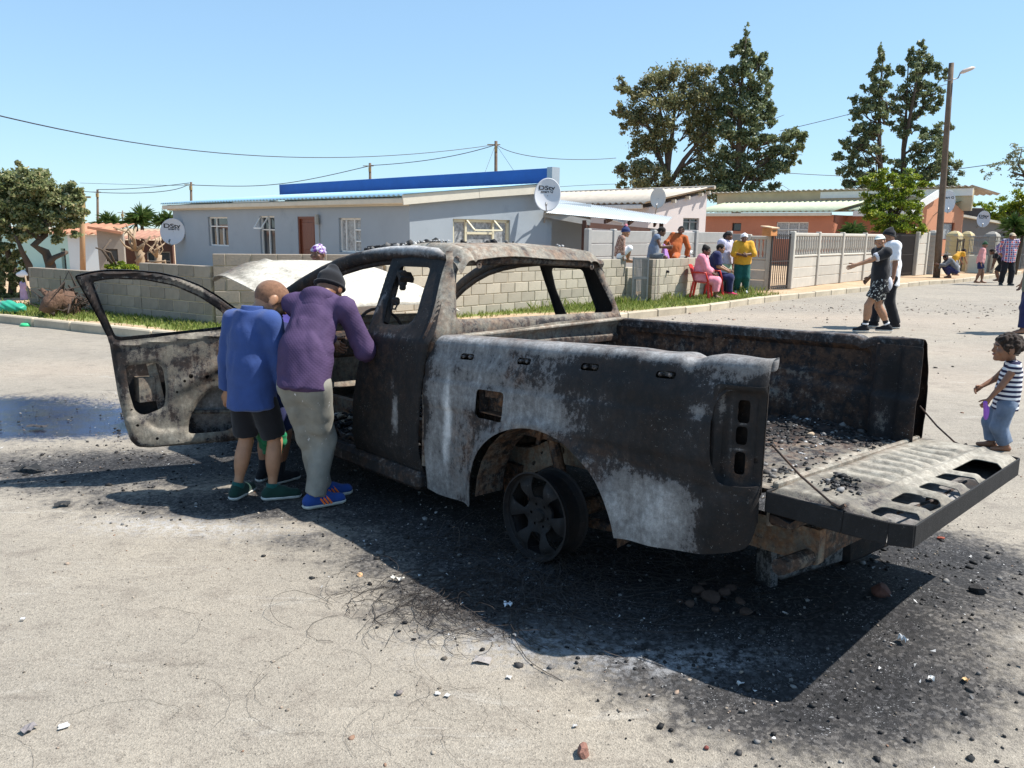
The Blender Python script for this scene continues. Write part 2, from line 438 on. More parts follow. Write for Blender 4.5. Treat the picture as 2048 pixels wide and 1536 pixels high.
Z = ground_z(X, Y)
Z -= .012 * we_
ii, jj = np.meshgrid(np.arange(len(gx) - 1), np.arange(len(gy) - 1), indexing='ij'); ny = len(gy)
F = np.stack([ii * ny + jj, (ii + 1) * ny + jj, (ii + 1) * ny + jj + 1, ii * ny + jj + 1], -1).reshape(-1, 4)
k = NT('old_road'); P = k.tc.outputs['Object']
n1 = k.noise(.55, 6, .65, P); n2 = k.noise(5, 7, .7, P); n3 = k.noise(150, 4, .75, P); n4 = k.noise(22, 6, .75, P)
base = k.ramp(n1, [(.3, (.255, .226, .186)), (.55, (.31, .272, .22)), (.75, (.36, .312, .246))])
base = k.mix(k.math('MULTIPLY', k.step(n2, .50, .70), .7), base, (.205, .175, .142))
base = k.mix(k.math('MULTIPLY', k.step(n4, .55, .70), .5), base, (.14, .118, .096))
base = k.mix(k.math('MULTIPLY', k.attr('sand'), .75), base, k.ramp(n4, [(.35, (.36, .275, .205)), (.65, (.47, .385, .30))]))
base = k.mix(k.math('MULTIPLY', k.attr('grv'), k.step(k.noise(9, 6, .8, P), .5, .6)), base, (.2, .165, .14))
mpg = k.n('ShaderNodeMapping'); mpg.inputs['Rotation'].default_value = (0, 0, .5); mpg.inputs['Scale'].default_value = (1, 3.2, 1); k.L(P, mpg.inputs['Vector'])
base = k.mix(k.math('MULTIPLY', k.step(k.noise(2.2, 8, .75, mpg.outputs[0]), .53, .66), .5), base, (.165, .14, .115))
base = k.mix(k.math('MULTIPLY', k.step(k.noise(1.7, 8, .72, mpg.outputs[0], 1.0), .55, .68), .35), base, (.46, .43, .38))
pit2 = k.math('MULTIPLY', k.step(k.voro(17, 'F1', P), .13, .06), k.step(k.noise(11, 2, .5, P), .50, .58)); base = k.mix(k.math('MULTIPLY', pit2, .8), base, (.07, .06, .05))
base = k.mix(k.math('MULTIPLY', k.step(k.noise(6.5, 9, .8, mpg.outputs[0], 2.0), .54, .62), .38), base, (.15, .125, .10))
gran = k.ramp(k.voro(190, 'F1', P, 'Color'), [(0, (.45,) * 3), (.3, (.85,) * 3), (.6, (1.0,) * 3), (1, (1.35,) * 3)])
base = k.mix(.85, base, gran, 'MULTIPLY')
pit = k.step(k.voro(46, 'F1', P), .16, .06); pm = k.math('MULTIPLY', pit, k.step(k.noise(30, 2, .5, P), .44, .54))
base = k.mix(k.math('MULTIPLY', pm, .9), base, (.06, .055, .05))
chv = k.math('ADD', k.attr('char'), k.math('MULTIPLY', k.math('SUBTRACT', n2, .5), .85)); chv = k.math('ADD', chv, k.math('MULTIPLY', k.math('SUBTRACT', n4, .5), .75))
chm = k.step(chv, .22, .72)
charc = k.ramp(k.voro(75, 'F1', P, 'Color'), [(0, (.004, .004, .0045)), (.6, (.016, .015, .016)), (.9, (.05, .048, .05)), (1, (.16, .155, .155))])
charc = k.mix(k.math('MULTIPLY', k.step(k.noise(120, 3, .7, P), .60, .68), k.step(k.noise(7, 5, .7, P), .42, .62)), charc, (.42, .42, .43))
charc = k.mix(k.step(chv, 1.0, .55), charc, k.ramp(k.voro(75, 'F1', P, 'Color'), [(0, (.018, .017, .017)), (.5, (.055, .05, .047)), (1, (.17, .155, .14))]))
base = k.mix(chm, base, charc)
base = k.mix(k.math('MULTIPLY', k.attr('ash'), k.step(n4, .42, .62)), base, (.52, .52, .53))
wv = k.math('ADD', k.attr('wet'), k.math('MULTIPLY', k.math('SUBTRACT', n4, .5), 1.5)); wv = k.math('ADD', wv, k.math('MULTIPLY', k.math('SUBTRACT', n3, .5), 1.6)); wm = k.step(wv, .32, .72)
base = k.mix(k.math('MULTIPLY', wm, .93), base, (.010, .010, .015))
rough = k.math('SUBTRACT', .88, k.math('MULTIPLY', wm, .72))
k.set(base, rough, 0.0, .4); k.L(k.math('MULTIPLY', k.math('MULTIPLY', wm, .6), k.step(n2, .36, .62)), k.b.inputs['Coat Weight']); k.b.inputs['Coat Roughness'].default_value = .22; k.b.inputs['Coat IOR'].default_value = 1.5; k.b.inputs['Coat Tint'].default_value = (.35, .48, 1, 1)
bh = k.math('ADD', k.math('MULTIPLY', n3, .5), k.math('MULTIPLY', k.voro(190, 'F1', P), .6)); bh = k.math('ADD', bh, k.math('MULTIPLY', n4, .8))
bmp = k.bump(bh, .50, .009); k.L(k.math('SUBTRACT', .50, k.math('MULTIPLY', wm, .36)), bmp.inputs['Strength'])
road = obj('road', mesh_from('road', np.stack([X, Y, Z], -1).reshape(-1, 3), F, k.m, None, True,
           dict(char=ch_.ravel(), wet=we_.ravel(), sand=sa_.ravel(), grv=gr_.ravel(), ash=as_.ravel())))
tag(road, kind='structure')

# ---- raised verge behind the kerb
KERB = [(-34, 28.5), (-14, 16.8), (-8.94, 13.99), (-6.63, 12.75), (-4.35, 11.47), (-3.3, 10.95), (-2.3, 10.85), (-1.4, 11.6), (-.3, 12.9), (2.2, 15.75), (4.09, 17.6), (6.65, 20.7), (9.99, 24.0), (14.48, 28.5), (16.34, 30.0), (23.5, 37.8), (44, 60)]
VERGE = KERB + [(60, 130), (-70, 130), (-70, 50)]
def grass_field(x, y):
    def bl(px, py, rx, ry, a, rot=0.0, z=.1):
        g = G(px, py, z); ex = x - g[0]; ey = y - g[1]; cc, ss = math.cos(rot), math.sin(rot)
        return a * np.exp(-(((ex * cc + ey * ss) / rx) ** 4 + ((-ex * ss + ey * cc) / ry) ** 4))
    g = bl(1000, 620, 2.2, .8, .95, R(42)) + bl(1180, 612, 1.6, .9, 1.0, R(45)) + bl(1330, 606, 2.2, .75, 1.2, R(46)) + bl(1450, 596, 1.9, .8, 1.0, R(48)) + bl(1510, 598, .9, .6, .7, R(48))
    g = g + bl(330, 645, 3.2, .55, .85, R(-30)) + bl(150, 622, 2.2, .7, .7, R(-30)) + bl(60, 628, 1.6, .8, .55, R(-30)) + bl(430, 655, 1.5, .5, .7, R(-30))
    return np.clip(g, 0, 1)
k = NT('verge_earth'); P = k.tc.outputs['Object']
n1 = k.noise(1.1, 6, .65, P); n2 = k.noise(9, 6, .7, P)
base = k.ramp(n1, [(.3, (.40, .27, .165)), (.55, (.47, .335, .215)), (.75, (.52, .40, .28))])
base = k.mix(k.step(n2, .5, .68), base, (.30, .205, .135))
gv = k.math('ADD', k.attr('grass'), k.math('MULTIPLY', k.math('SUBTRACT', n2, .5), .9))
base = k.mix(k.step(gv, .35, .7), base, k.ramp(n2, [(.3, (.12, .16, .04)), (.7, (.24, .27, .08))]))
k.set(base, .95, 0, .2); k.bump(k.noise(40, 5, .7, P), .5, .02)
MAT_VERGE = k.m
verge = sheet('verge', lambda u, v: poly_sdf(u, v, VERGE), (-36, 46, 9, 62), .25, lambda u, v: np.stack([u, v, .10 + .012 * np.sin(u * 2.3) * np.sin(v * 1.9)], -1), .16, MAT_VERGE, None,
              lambda u, v, P: dict(grass=grass_field(P[:, 0], P[:, 1])))
tag(verge, kind='structure')
yard = obj('yard_ground', mesh_from('yard_ground', [(-36, 62, .07), (46, 62, .07), (300, 420, .07), (-300, 420, .07), (-36, 20, .07), (-300, 20, .07), (300, 62, .07)],
            [(0, 1, 2, 3), (4, 0, 3, 5), (1, 6, 2)], MAT_VERGE)); tag(yard, kind='structure')
# ---- kerb stones
MAT_KERB = M('kerb_concrete', (.46, .39, .29), .9, .2, 5, .3, 50, rnd=.12)
kerb = empty('kerb'); tag(kerb, kind='structure')
kp = np.array(KERB[1:16], float); seg = np.linalg.norm(np.diff(kp, axis=0), axis=1); cum = np.concatenate([[0], np.cumsum(seg)])
def kat(s): return np.array([np.interp(s, cum, kp[:, 0]), np.interp(s, cum, kp[:, 1])])
s = 0.0
kme = None
while s < cum[-1] - 1.0:
    a = kat(s); b = kat(s + .97); d = (b - a) / np.linalg.norm(b - a)
    if kme is None: kme = MB().box((0, 0, 0), (.97, .14, .26), bevel=.02).mesh('kerb_stone', MAT_KERB)
    o = obj('kerb_stone', kme, kerb); m = (a + b) / 2 + np.array([d[1], -d[0]]) * .05
    o.location = (m[0], m[1], .012 + random.uniform(-.008, .008)); o.rotation_euler = (random.uniform(-.02, .02), 0, math.atan2(d[1], d[0])); o.scale.x = np.linalg.norm(b - a) / .97
    s += .99

# ---- grass blades
def blades(name, pts, hmin, hmax, w, mat, n_each=1, lean=.5):
    pts = np.repeat(np.asarray(pts), n_each, 0); n = len(pts)
    a = rng.uniform(0, 2 * np.pi, n); h = rng.uniform(hmin, hmax, n); ln = rng.uniform(.05, lean, n) * h; b = rng.uniform(0, 2 * np.pi, n)
    p = pts + np.stack([rng.normal(0, .02, n), rng.normal(0, .02, n), np.zeros(n)], 1) * (n_each > 1)
    dx = np.stack([np.cos(a), np.sin(a), np.zeros(n)], 1) * w / 2
    tip = p + np.stack([np.cos(b) * ln, np.sin(b) * ln, h], 1); mid = p + np.stack([np.cos(b) * ln * .3, np.sin(b) * ln * .3, h * .6], 1)
    V = np.stack([p - dx, p + dx, mid + dx * .7, tip, mid - dx * .7], 1).reshape(-1, 3)
    i = np.arange(n)[:, None] * 5
    F = i + np.array([[0, 1, 2, 3, 4]])
    return mesh_from(name, V, F, mat, None, False, dict(leaf=np.repeat(rng.uniform(0, 1, n), 5)))
def leafmat(name, cols, rough=.55, trans=.25):
    k = NT(name); c = k.ramp(k.attr('leaf'), [(i / (len(cols) - 1), col) for i, col in enumerate(cols)])
    k.set(c, rough, 0, .35)
    td = k.n('ShaderNodeBsdfTranslucent'); k.L(c, td.inputs[0]); mx = k.n('ShaderNodeMixShader'); mx.inputs[0].default_value = trans
    out = k.t.nodes['Material Output']; k.L(k.b.outputs[0], mx.inputs[1]); k.L(td.outputs[0], mx.inputs[2]); k.L(mx.outputs[0], out.inputs[0])
    return k.m
MAT_GRASS = leafmat('grass_blade', [(.10, .15, .025), (.20, .25, .05), (.36, .35, .13)], .6, .4)
gp = np.stack([rng.uniform(-12, 9, 150000), rng.uniform(11, 25, 150000)], 1)
gf = grass_field(gp[:, 0], gp[:, 1]); keep = (rng.uniform(0, 1, len(gp)) < gf * .62) & (poly_sdf(gp[:, 0], gp[:, 1], VERGE) < -.1)
gp = gp[keep]; grass = obj('grass', blades('grass', np.column_stack([gp, np.full(len(gp), .10)]), .025, .10, .016, MAT_GRASS, 2, .9)); tag(grass, kind='stuff')

# ================================================================= BLOCK WALLS
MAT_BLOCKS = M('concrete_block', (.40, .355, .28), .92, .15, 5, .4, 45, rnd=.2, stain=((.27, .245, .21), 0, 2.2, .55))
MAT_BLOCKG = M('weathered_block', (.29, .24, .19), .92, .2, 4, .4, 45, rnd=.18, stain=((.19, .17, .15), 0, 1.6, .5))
MAT_MORTAR = M('mortar', (.44, .36, .25), .95, .15, 9, .4, 60)
BLK = {}
def block_mesh(L, mat):
    key = (round(L, 3), mat.name)
    if key not in BLK: BLK[key] = MB().box((0, 0, 0), (L, .14, .188), bevel=.007).mesh('block', mat)
    return BLK[key]
def block_wall(label, p0, p1, z0, steps, mat, L=.4, name='block_wall', pillar_end=None):
    """steps: list of (s_from, s_to, courses)"""
    p0 = np.array([*p0, 0.0]); p1 = np.array([*p1, 0.0]); d = (p1 - p0); n = np.linalg.norm(d); d /= n; az = math.atan2(d[1], d[0])
    t = empty(name, (p0[0], p0[1], z0), az, label, 'wall')
    mo = MB()
    for (a, b, c) in steps:
        mo.box(((a + b) / 2, 0, c * .1 - .02), (b - a - .012, .118, c * .2 - .015 + .04))
        for r in range(c):
            s = a; first = True
            while s < b - .03:
                l = L if not (first and r % 2) else L / 2; first = False
                e = min(s + l, b)
                if b - e < .1: e = b
                if e - s > .05:
                    o = obj('block', block_mesh(e - s - .012, mat), t)
                    o.location = ((s + e) / 2, random.uniform(-.004, .004), r * .2 + .1); o.rotation_euler = (random.uniform(-.006, .006), random.uniform(-.004, .004), random.uniform(-.006, .006))
                s = e
    mo.build('mortar', MAT_MORTAR, t)
    return t
A0 = (-4.85, 13.12); A1 = (-9.6, 16.05); CN = (-2.2, 13.75)
FA = Facade(A0, math.degrees(math.atan2(A1[1] - A0[1], A1[0] - A0[0])))
sA = [FA.at(px, 560)[0] for px in (287, 152, 76)]
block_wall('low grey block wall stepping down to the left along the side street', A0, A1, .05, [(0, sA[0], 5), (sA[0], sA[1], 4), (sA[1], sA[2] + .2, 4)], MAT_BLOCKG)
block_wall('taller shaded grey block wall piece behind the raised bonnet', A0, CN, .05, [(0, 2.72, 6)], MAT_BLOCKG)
B1 = (2.55, 18.85); BL = math.hypot(B1[0] - CN[0], B1[1] - CN[1])
block_wall('sunlit tan block wall seen through the cab rear window with a child on its end', CN, B1, .07, [(0, BL, 5)], MAT_BLOCKS)
C0 = G(1304, 601, .12)[:2]; C1 = G(1462, 581, .12)[:2]; CL = math.hypot(*(C1 - C0))
block_wall('sunlit tan block wall right of the pedestrian gate with people in front', C0, C1, .07, [(0, CL, 5)], MAT_BLOCKS, .42)
def pillar(label, px, py, w, n, hgt=.2, rot=R(45), mat=None, z0=.07, cap=False):
    g = G(px, py, .1); t = empty('gate_pillar', (g[0], g[1], z0), rot, label, 'pillar')
    me = MB().box((0, 0, 0), (w, w, hgt - .008), bevel=.008).mesh('block', mat or MAT_BLOCKS)
    MB().box((0, 0, n * hgt / 2), (w - .02, w - .02, n * hgt - .02)).build('mortar', MAT_MORTAR, t)
    for r in range(n):
        o = obj('block', me, t); o.location = (0, 0, r * hgt + hgt / 2); o.rotation_euler = (0, 0, random.uniform(-.01, .01))
    if cap: MB().lathe([(0.0, .2), (w * .3, .18), (w * .62, .08), (w * .74, .0), (w * .74, -.05)], (0, 0, n * hgt + .05), n=4).build('cap', mat or MAT_BLOCKS, t).rotation_euler = (0, 0, R(45))
    return t
MAT_CEM = M('grey_cement', (.33, .315, .29), .92, .16, 3, .3, 40, stain=((.22, .21, .2), 0, 2.0, .56))
pillar('tan block gate pillar at the end of the wall under the seated child', 1250, 600, .36, 4)
pillar('block gate pillar right of the small grey pedestrian gate', 1299, 602, .3, 5, mat=MAT_BLOCKG)
pillar('tall grey cement pillar between block wall and balustrade fence', 1468, 576, .46, 8, mat=MAT_CEM)

# ---- pedestrian gate of thin grey bars
MAT_GALV = M('galvanised_bar', (.22, .22, .22), .5, .12, 8, .1, metal=.5)
MAT_BLKMET = M('dark_gate_paint', (.055, .045, .04), .6, .2, 8, .15, metal=.2, stain=((.16, .075, .04), 0, 6, .62))
def bar_gate(label, a, b, h, n, mat, z0=.14, spikes=False, rails=(.06, .5, .95), r=.011, name='bar_gate'):
    a = np.array([*a[:2], z0]); b = np.array([*b[:2], z0]); d = b - a; L = np.linalg.norm(d); t = empty(name, a, math.atan2(d[1], d[0]), label, 'gate')
    f = MB()
    for z in rails: f.bar((0, 0, h * z), (L, 0, h * z), .03, .03)
    f.bar((0, 0, 0), (0, 0, h), .035, .035, up=(1, 0, 0)); f.bar((L, 0, 0), (L, 0, h), .035, .035, up=(1, 0, 0)); f.build('frame', mat, t)
    mb = MB(); mb.tube([(0, 0, 0), (0, 0, h * .99)], r, 6)
    if spikes: mb.tube([(0, 0, h * .99), (0, 0, h * 1.0 + .03), (0, 0, h + .1)], [r * .8, r * 2, .002], 6)
    me = mb.mesh('bar', mat)
    for i in range(n): o = obj('bar', me, t); o.location = (L * (i + .5) / n, 0, 0)
    return t
bar_gate('small grey barred pedestrian gate between two block pillars', G(1264, 602, .14), G(1293, 602, .14), .98, 11, MAT_GALV, rails=(.03, .52, .55, .97), r=.012)

# ================================================================= PRECAST (VIBRACRETE) FENCES
MAT_PRE = M('precast_concrete', (.47, .435, .375), .9, .12, 2.5, .25, 40, rnd=.1, stain=((.33, .30, .26), 0, 1.8, .6))
MAT_PREG = M('precast_concrete_grey', (.36, .35, .33), .9, .14, 2.5, .25, 40, rnd=.1, stain=((.25, .245, .24), 0, 1.6, .55))
def precast(label, pts, z0, htop, rows, mat, balusters=True, name='precast_fence'):
    """pts ground positions of posts"""
    o0 = np.array([*pts[0][:2], 0]); t = empty(name, (o0[0], o0[1], 0), 0, label, 'fence')
    H = htop
    for p in pts:
        MB().box((0, 0, H / 2 + .02), (.15, .15, H + .04), bevel=.02).build('post', mat, t).location = (p[0] - o0[0], p[1] - o0[1], z0)
        d = np.array(pts[-1][:2]) - np.array(pts[0][:2]); t.children[-1].rotation_euler = (0, 0, math.atan2(d[1], d[0]))
    for a, b in zip(pts[:-1], pts[1:]):
        a = np.array([*a[:2], z0]) - o0; b = np.array([*b[:2], z0]) - o0; d = b - a; L = np.linalg.norm(d) - .13; az = math.atan2(d[1], d[0]); c = (a + b) / 2
        hb = H * (.56 if balusters else 1.0) / rows
        me = MB().box((0, 0, 0), (L, .05, hb - .012), bevel=.012).mesh('panel', mat)
        for r in range(rows):
            o = obj('panel', me, t); o.location = (c[0], c[1], z0 + hb * (r + .5)); o.rotation_euler = (0, 0, az)
        if balusters:
            zb = H * .56
            for zz, hh in ((zb + .035, .07), (H - .05, .10)):
                o = MB().box((0, 0, 0), (L, .09, hh), bevel=.02).build('rail', mat, t); o.location = (c[0], c[1], z0 + zz); o.rotation_euler = (0, 0, az)
            hbz = H - .1 - zb - .07; prof = [(.03, 0), (.045, .03), (.03, .06), (.028, .12), (.05, hbz * .4), (.032, hbz * .75), (.045, hbz - .06), (.03, hbz)]
            bm_ = MB().lathe(prof, n=8).mesh('baluster', mat, True); n = max(4, int(L / .2))
            for i in range(n):
                p = a + d * ((i + .5) / n * L / (L + .13) + .065 / (L + .13)); o = obj('baluster', bm_, t); o.location = (p[0], p[1], z0 + zb + .07)
    return t
gz = .1
precast('short precast balustrade fence panel behind the woman in yellow', [G(1491, 579, gz), G(1533, 581, gz)], gz, 1.52, 3, MAT_PRE)
fp = [G(1578, 578, gz), G(1629, 571, gz), G(1677, 566, gz), G(1722, 561, gz), G(1764, 556.5, gz)]
precast('long cream precast balustrade fence behind the two walkers', fp, gz, 1.62, 3, MAT_PRE)
bar_gate('brown rusty barred gate beside the wooden letter box', G(1537, 582, gz), G(1573, 578.5, gz), 1.55, 9, MAT_BLKMET, rails=(.04, .5, .96), r=.014)
bar_gate('wide dark brown slatted driveway gate under the citrus tree', G(1768, 556, gz), G(1822, 551.5, gz), 1.62, 26, MAT_BLKMET, rails=(.05, .5, .95), r=.028, name='driveway_gate')
precast('narrow grey precast panel beside the street light pole', [G(1828, 551.5, gz), G(1847, 550, gz)], gz, 1.7, 4, MAT_PRE, False)
gp2 = [AT(1172, 600, 20.2), AT(1222, 600, 21.3), AT(1301, 600, 22.6), AT(1384, 600, 24.2), AT(1452, 590, 25.2)]
precast('tall grey precast panel fence behind the children on the wall', [(p[0], p[1]) for p in gp2], 0.05, 1.66, 5, MAT_PREG, False)
MAT_YEL = M('peeling_yellow_paint', (.52, .42, .22), .9, .15, 4, .3, 40, stain=((.36, .34, .3), 0, 3.0, .48))
pillar('grey cement pillar with rounded cap just left of the street light pole', 1858, 549, .42, 8, .2, R(40), MAT_CEM, cap=True)
pillar('yellow stained pillar with rounded cap just right of the street light pole', 1901, 545, .5, 8, .2, R(40), MAT_YEL, cap=True)
pillar('yellow pillar with cream cap beside the narrow gate', 1927, 543, .45, 8, .2, R(40), MAT_YEL, cap=True)
pillar('grey cement pillar with cap between spiked railings', 1976, 544, .5, 8, .2, R(40), MAT_CEM, cap=True)
pillar('grey cement pillar with cap behind the man in the plaid shirt', 2020, 540, .5, 8, .2, R(40), MAT_CEM, cap=True)
MAT_WALLC = M('cream_wall', (.55, .49, .38), .9, .1, 3, .2, stain=((.42, .36, .26), 0, 2.0, .58))
def low_wall_rail(label, a, b, hw, hr, n):
    a = np.array([*a[:2], .08]); b = np.array([*b[:2], .08]); d = b - a; L = np.linalg.norm(d); t = empty('railed_wall', a, math.atan2(d[1], d[0]), label, 'fence')
    MB().box((L / 2, 0, hw / 2), (L, .18, hw), bevel=.02).build('wall', MAT_WALLC, t)
    f = MB()
    for z in (hw + .1, hw + hr - .1): f.bar((0, 0, z), (L, 0, z), .03, .03)
    f.build('rail', MAT_GALV, t)
    me = MB().tube([(0, 0, hw), (0, 0, hw + hr)], .016, 6).tube([(0, 0, hw + hr), (0, 0, hw + hr + .04), (0, 0, hw + hr + .1)], [.012, .03, .003], 6).mesh('bar', MAT_GALV)
    for i in range(n): o = obj('bar', me, t); o.location = (L * (i + .5) / n, 0, 0)
low_wall_rail('low yellow wall between the pole and the stained pillar', G(1866, 549, gz), G(1897, 546, gz), .75, .1, 2)
low_wall_rail('cream wall topped by spiked grey railings behind the child in pink', G(1931, 545, gz), G(1970, 545.5, gz), .8, .75, 14)
low_wall_rail('cream wall topped by spiked grey railings behind the bending child in black', G(1982, 545, gz), G(2016, 542, gz), .8, .75, 12)
bar_gate('narrow brown gate left of the yellow pillar', G(1908, 546, gz), G(1921, 545, gz), 1.45, 5, MAT_BLKMET, r=.014)
bar_gate('grey sheet metal gate at the right edge of the street', G(2025, 541, gz), G(2075, 536, gz), 1.4, 16, MAT_GALV, r=.045)

# wooden letter box on the fence
MAT_ORANGE = M('orange_wood', (.50, .21, .07), .7, .25, 6, .2, 30)
p = G(1531, 582, gz); lb = empty('letter_box', (p[0], p[1], 1.66), R(48), 'orange wooden letter box with sloping lid on the fence post', 'letter box')
MB().box((0, 0, .07), (.42, .26, .22), bevel=.01).build('box', MAT_ORANGE, lb)
MB().box((0, 0, 0), (.5, .34, .03), rot=np.array([[1, 0, 0], [0, math.cos(.15), -math.sin(.15)], [0, math.sin(.15), math.cos(.15)]]), bevel=.006).build('lid', M('pale_wood', (.60, .42, .27), .8, .2), lb).location = (0, 0, .20)
MB().box((0, -.14, .1), (.2, .01, .025)).build('slot', M('slot_dark', (.02, .015, .01), .9), lb)

# ================================================================= HOUSES
def facade_wall(parent, fac, s0, s1, z0, zt0, zt1, ops, mat, depth=.14, name='wall', out=0.0):
    """front wall with rectangular openings ops [(a,b,za,zb)] and a sloping top"""
    ss = sorted({s0, s1, *[c for o in ops for c in o[:2]]}); zs = sorted({z0, *[c for o in ops for c in o[2:]]}) + [None]
    mb = MB()
    def top(s): return zt0 + (zt1 - zt0) * (s - s0) / (s1 - s0)
    for i in range(len(ss) - 1):
        for j in range(len(zs) - 1):
            a, b = ss[i], ss[i + 1]; za, zb = zs[j], zs[j + 1]; mz = za + .001 if zb is None else (za + zb) / 2
            if any(o[0] - 1e-6 <= a and b <= o[1] + 1e-6 and o[2] < mz < o[3] for o in ops): continue
            zl, zr = (zb, zb) if zb is not None else (top(a), top(b))
            mb.quad(fac.w(a, za, out), fac.w(b, za, out), fac.w(b, zr, out), fac.w(a, zl, out))
    for (a, b, za, zb) in ops:
        q = [(a, za), (b, za), (b, zb), (a, zb)]
        for m in range(4):
            u, v = q[m], q[(m + 1) % 4]
            mb.quad(fac.w(*u, out), fac.w(*v, out), fac.w(*v, out - depth), fac.w(*u, out - depth))
    mb.quad(fac.w(s0, z0, out - .2), fac.w(s1, z0, out - .2), fac.w(s1, zt1, out - .2), fac.w(s0, zt0, out - .2))
    mb.quad(fac.w(s0, z0, out), fac.w(s0, zt0, out), fac.w(s0, zt0, out - .2), fac.w(s0, z0, out - .2))
    mb.quad(fac.w(s1, z0, out), fac.w(s1, zt1, out), fac.w(s1, zt1, out - .2), fac.w(s1, z0, out - .2))
    return mb.build(name, mat, parent)
k = NT('window_glass'); k.set((.03, .035, .04), .08, 0, .6); GLASS = k.m
k = NT('curtain_glass'); k.set(k.ramp(k.noise(14, 4, .6), [(.35, (.20, .20, .20)), (.65, (.42, .43, .43))]), .25, 0, .5); CURT = k.m
MAT_WHITE = M('white_window_paint', (.74, .73, .69), .5, .06, 5, .05)
MAT_CREAM = M('cream_window_paint', (.66, .60, .43), .5, .06, 5, .05)
def window(parent, fac, a, b, za, zb, vert=(), horiz=(), fm=None, gm=None, out=-.09, fw=.045, extra=()):
    fm = fm or MAT_WHITE; f = MB()
    def seg(u0, z0, u1, z1, w=fw, o=out):
        f.bar(fac.w(u0, z0, o), fac.w(u1, z1, o), w if abs(u1 - u0) < 1e-6 else .05, .05 if abs(u1 - u0) < 1e-6 else w, up=fac.n if abs(u1 - u0) < 1e-6 else (0, 0, 1))
    seg(a, za + fw / 2, b, za + fw / 2); seg(a, zb - fw / 2, b, zb - fw / 2); seg(a + fw / 2, za, a + fw / 2, zb); seg(b - fw / 2, za, b - fw / 2, zb)
    for (x, y0, y1) in vert: seg(a + x * (b - a), za + y0 * (zb - za), a + x * (b - a), za + y1 * (zb - za), fw * .8)
    for (y, x0, x1) in horiz: seg(a + x0 * (b - a), za + y * (zb - za), a + x1 * (b - a), za + y * (zb - za), fw * .8)
    wo = f.build('window', fm, parent)
    MB().quad(fac.w(a, za, out - .02), fac.w(b, za, out - .02), fac.w(b, zb, out - .02), fac.w(a, zb, out - .02)).build('pane', gm or GLASS, wo)
    for (x0, x1, y0, y1, tilt) in extra:           # open top-hung sash
        sb = MB(); u0, u1 = a + x0 * (b - a), a + x1 * (b - a); zt, zl = za + y1 * (zb - za), za + y0 * (zb - za)
        pts = [fac.w(u0, zt, out + .03), fac.w(u1, zt, out + .03), fac.w(u1, zl + .04, out + .03 + tilt), fac.w(u0, zl + .04, out + .03 + tilt)]
        for i in range(4): sb.bar(pts[i], pts[(i + 1) % 4], .04, .03, up=fac.n + np.array([0, 0, .1]))
        so_ = sb.build('sash', fm, wo)
    return wo
def corrugated(name, A, B, C, D, pitch, amp, mat, parent, thick=.012, rows=2, sag=0.0):
    """A-B eave edge, D-C ridge edge; waves run A->D"""
    A, B, C, D = [np.asarray(p, float) for p in (A, B, C, D)]; L = np.linalg.norm(B - A); n = int(L / pitch * 6) + 1
    nr = np.cross(B - A, D - A); nr /= np.linalg.norm(nr)
    if nr[2] < 0: nr = -nr
    t = np.linspace(0, 1, n)[:, None]; V = []
    w = amp * np.cos(2 * np.pi * t * L / pitch)
    for r in range(rows + 1):
        f = r / rows; V.append((A + (B - A) * t) * (1 - f) + (D + (C - D) * t) * f + nr * (w + sag * math.sin(f * math.pi)))
    V = np.concatenate(V); m = len(V); V2 = np.concatenate([V, V - nr * thick]); i = np.arange(n - 1); F = []
    for r in range(rows):
        q = np.stack([r * n + i, r * n + i + 1, (r + 1) * n + i + 1, (r + 1) * n + i], 1); F += [q, q[:, ::-1] + m]
    e0 = np.stack([i + 1, i, i + m, i + 1 + m], 1); F += [e0, np.stack([rows * n + i, rows * n + i + 1, rows * n + i + 1 + m, rows * n + i + m], 1)]
    return obj(name, mesh_from(name, V2, np.concatenate(F), mat, None, True), parent)

# ---- grey-blue house
MAT_BLUE = M('greyblue_plaster', (.325, .365, .40), .88, .06, 1.2, .12, 50, stain=((.27, .31, .345), 0, .9, .56))
MAT_ROOFB = M('pale_blue_roof_sheet', (.30, .50, .62), .55, .15, 2, .05, stain=((.45, .47, .46), 0, 1.2, .55))
MAT_FASC = M('cream_fascia', (.62, .57, .47), .75, .1, 3, .1, stain=((.42, .36, .28), 0, 2.5, .62))
MAT_COBALT = M('cobalt_blue_paint', (.02, .10, .34), .7, .12, 2, .1)
h1 = empty('house', (0, 0, 0), 0, 'single storey grey blue house with pale blue sheet roof and cobalt parapet', 'house')
FA1 = Facade((-2.52, 19.8), 134.7); FB1 = Facade((-2.52, 19.8), 35.85)
def op(fac, x0, y0, x1, y1, zmin=None):
    a = fac.at(x0, (y0 + y1) / 2)[0]; b = fac.at(x1, (y0 + y1) / 2)[0]; zt = fac.at((x0 + x1) / 2, y0)[1]; zb = fac.at((x0 + x1) / 2, y1)[1]
    if zmin is not None: zb = zmin
    return (min(a, b), max(a, b), zb, zt)
w1 = op(FA1, 417, 434, 456, 492); w2 = op(FA1, 520, 432, 550, 500, .45); dr = op(FA1, 596, 433, 630, 500, -.05); w3 = op(FA1, 678, 436, 722, 505)
LA = FA1.at(349, 480)[0]
facade_wall(h1, FA1, 0, LA, -.1, 2.42, 2.42, [w1, w2, dr, w3], MAT_BLUE)
wb = op(FB1, 906, 439, 1020, 500)
LB = 4.2
facade_wall(h1, FB1, 0.0, LB, -.1, 2.42, 2.86, [wb], MAT_BLUE)
window(h1, FA1, *w1, vert=((.66, 0, 1), (.33, 0, .62)), horiz=((.68, 0, 1),), extra=())
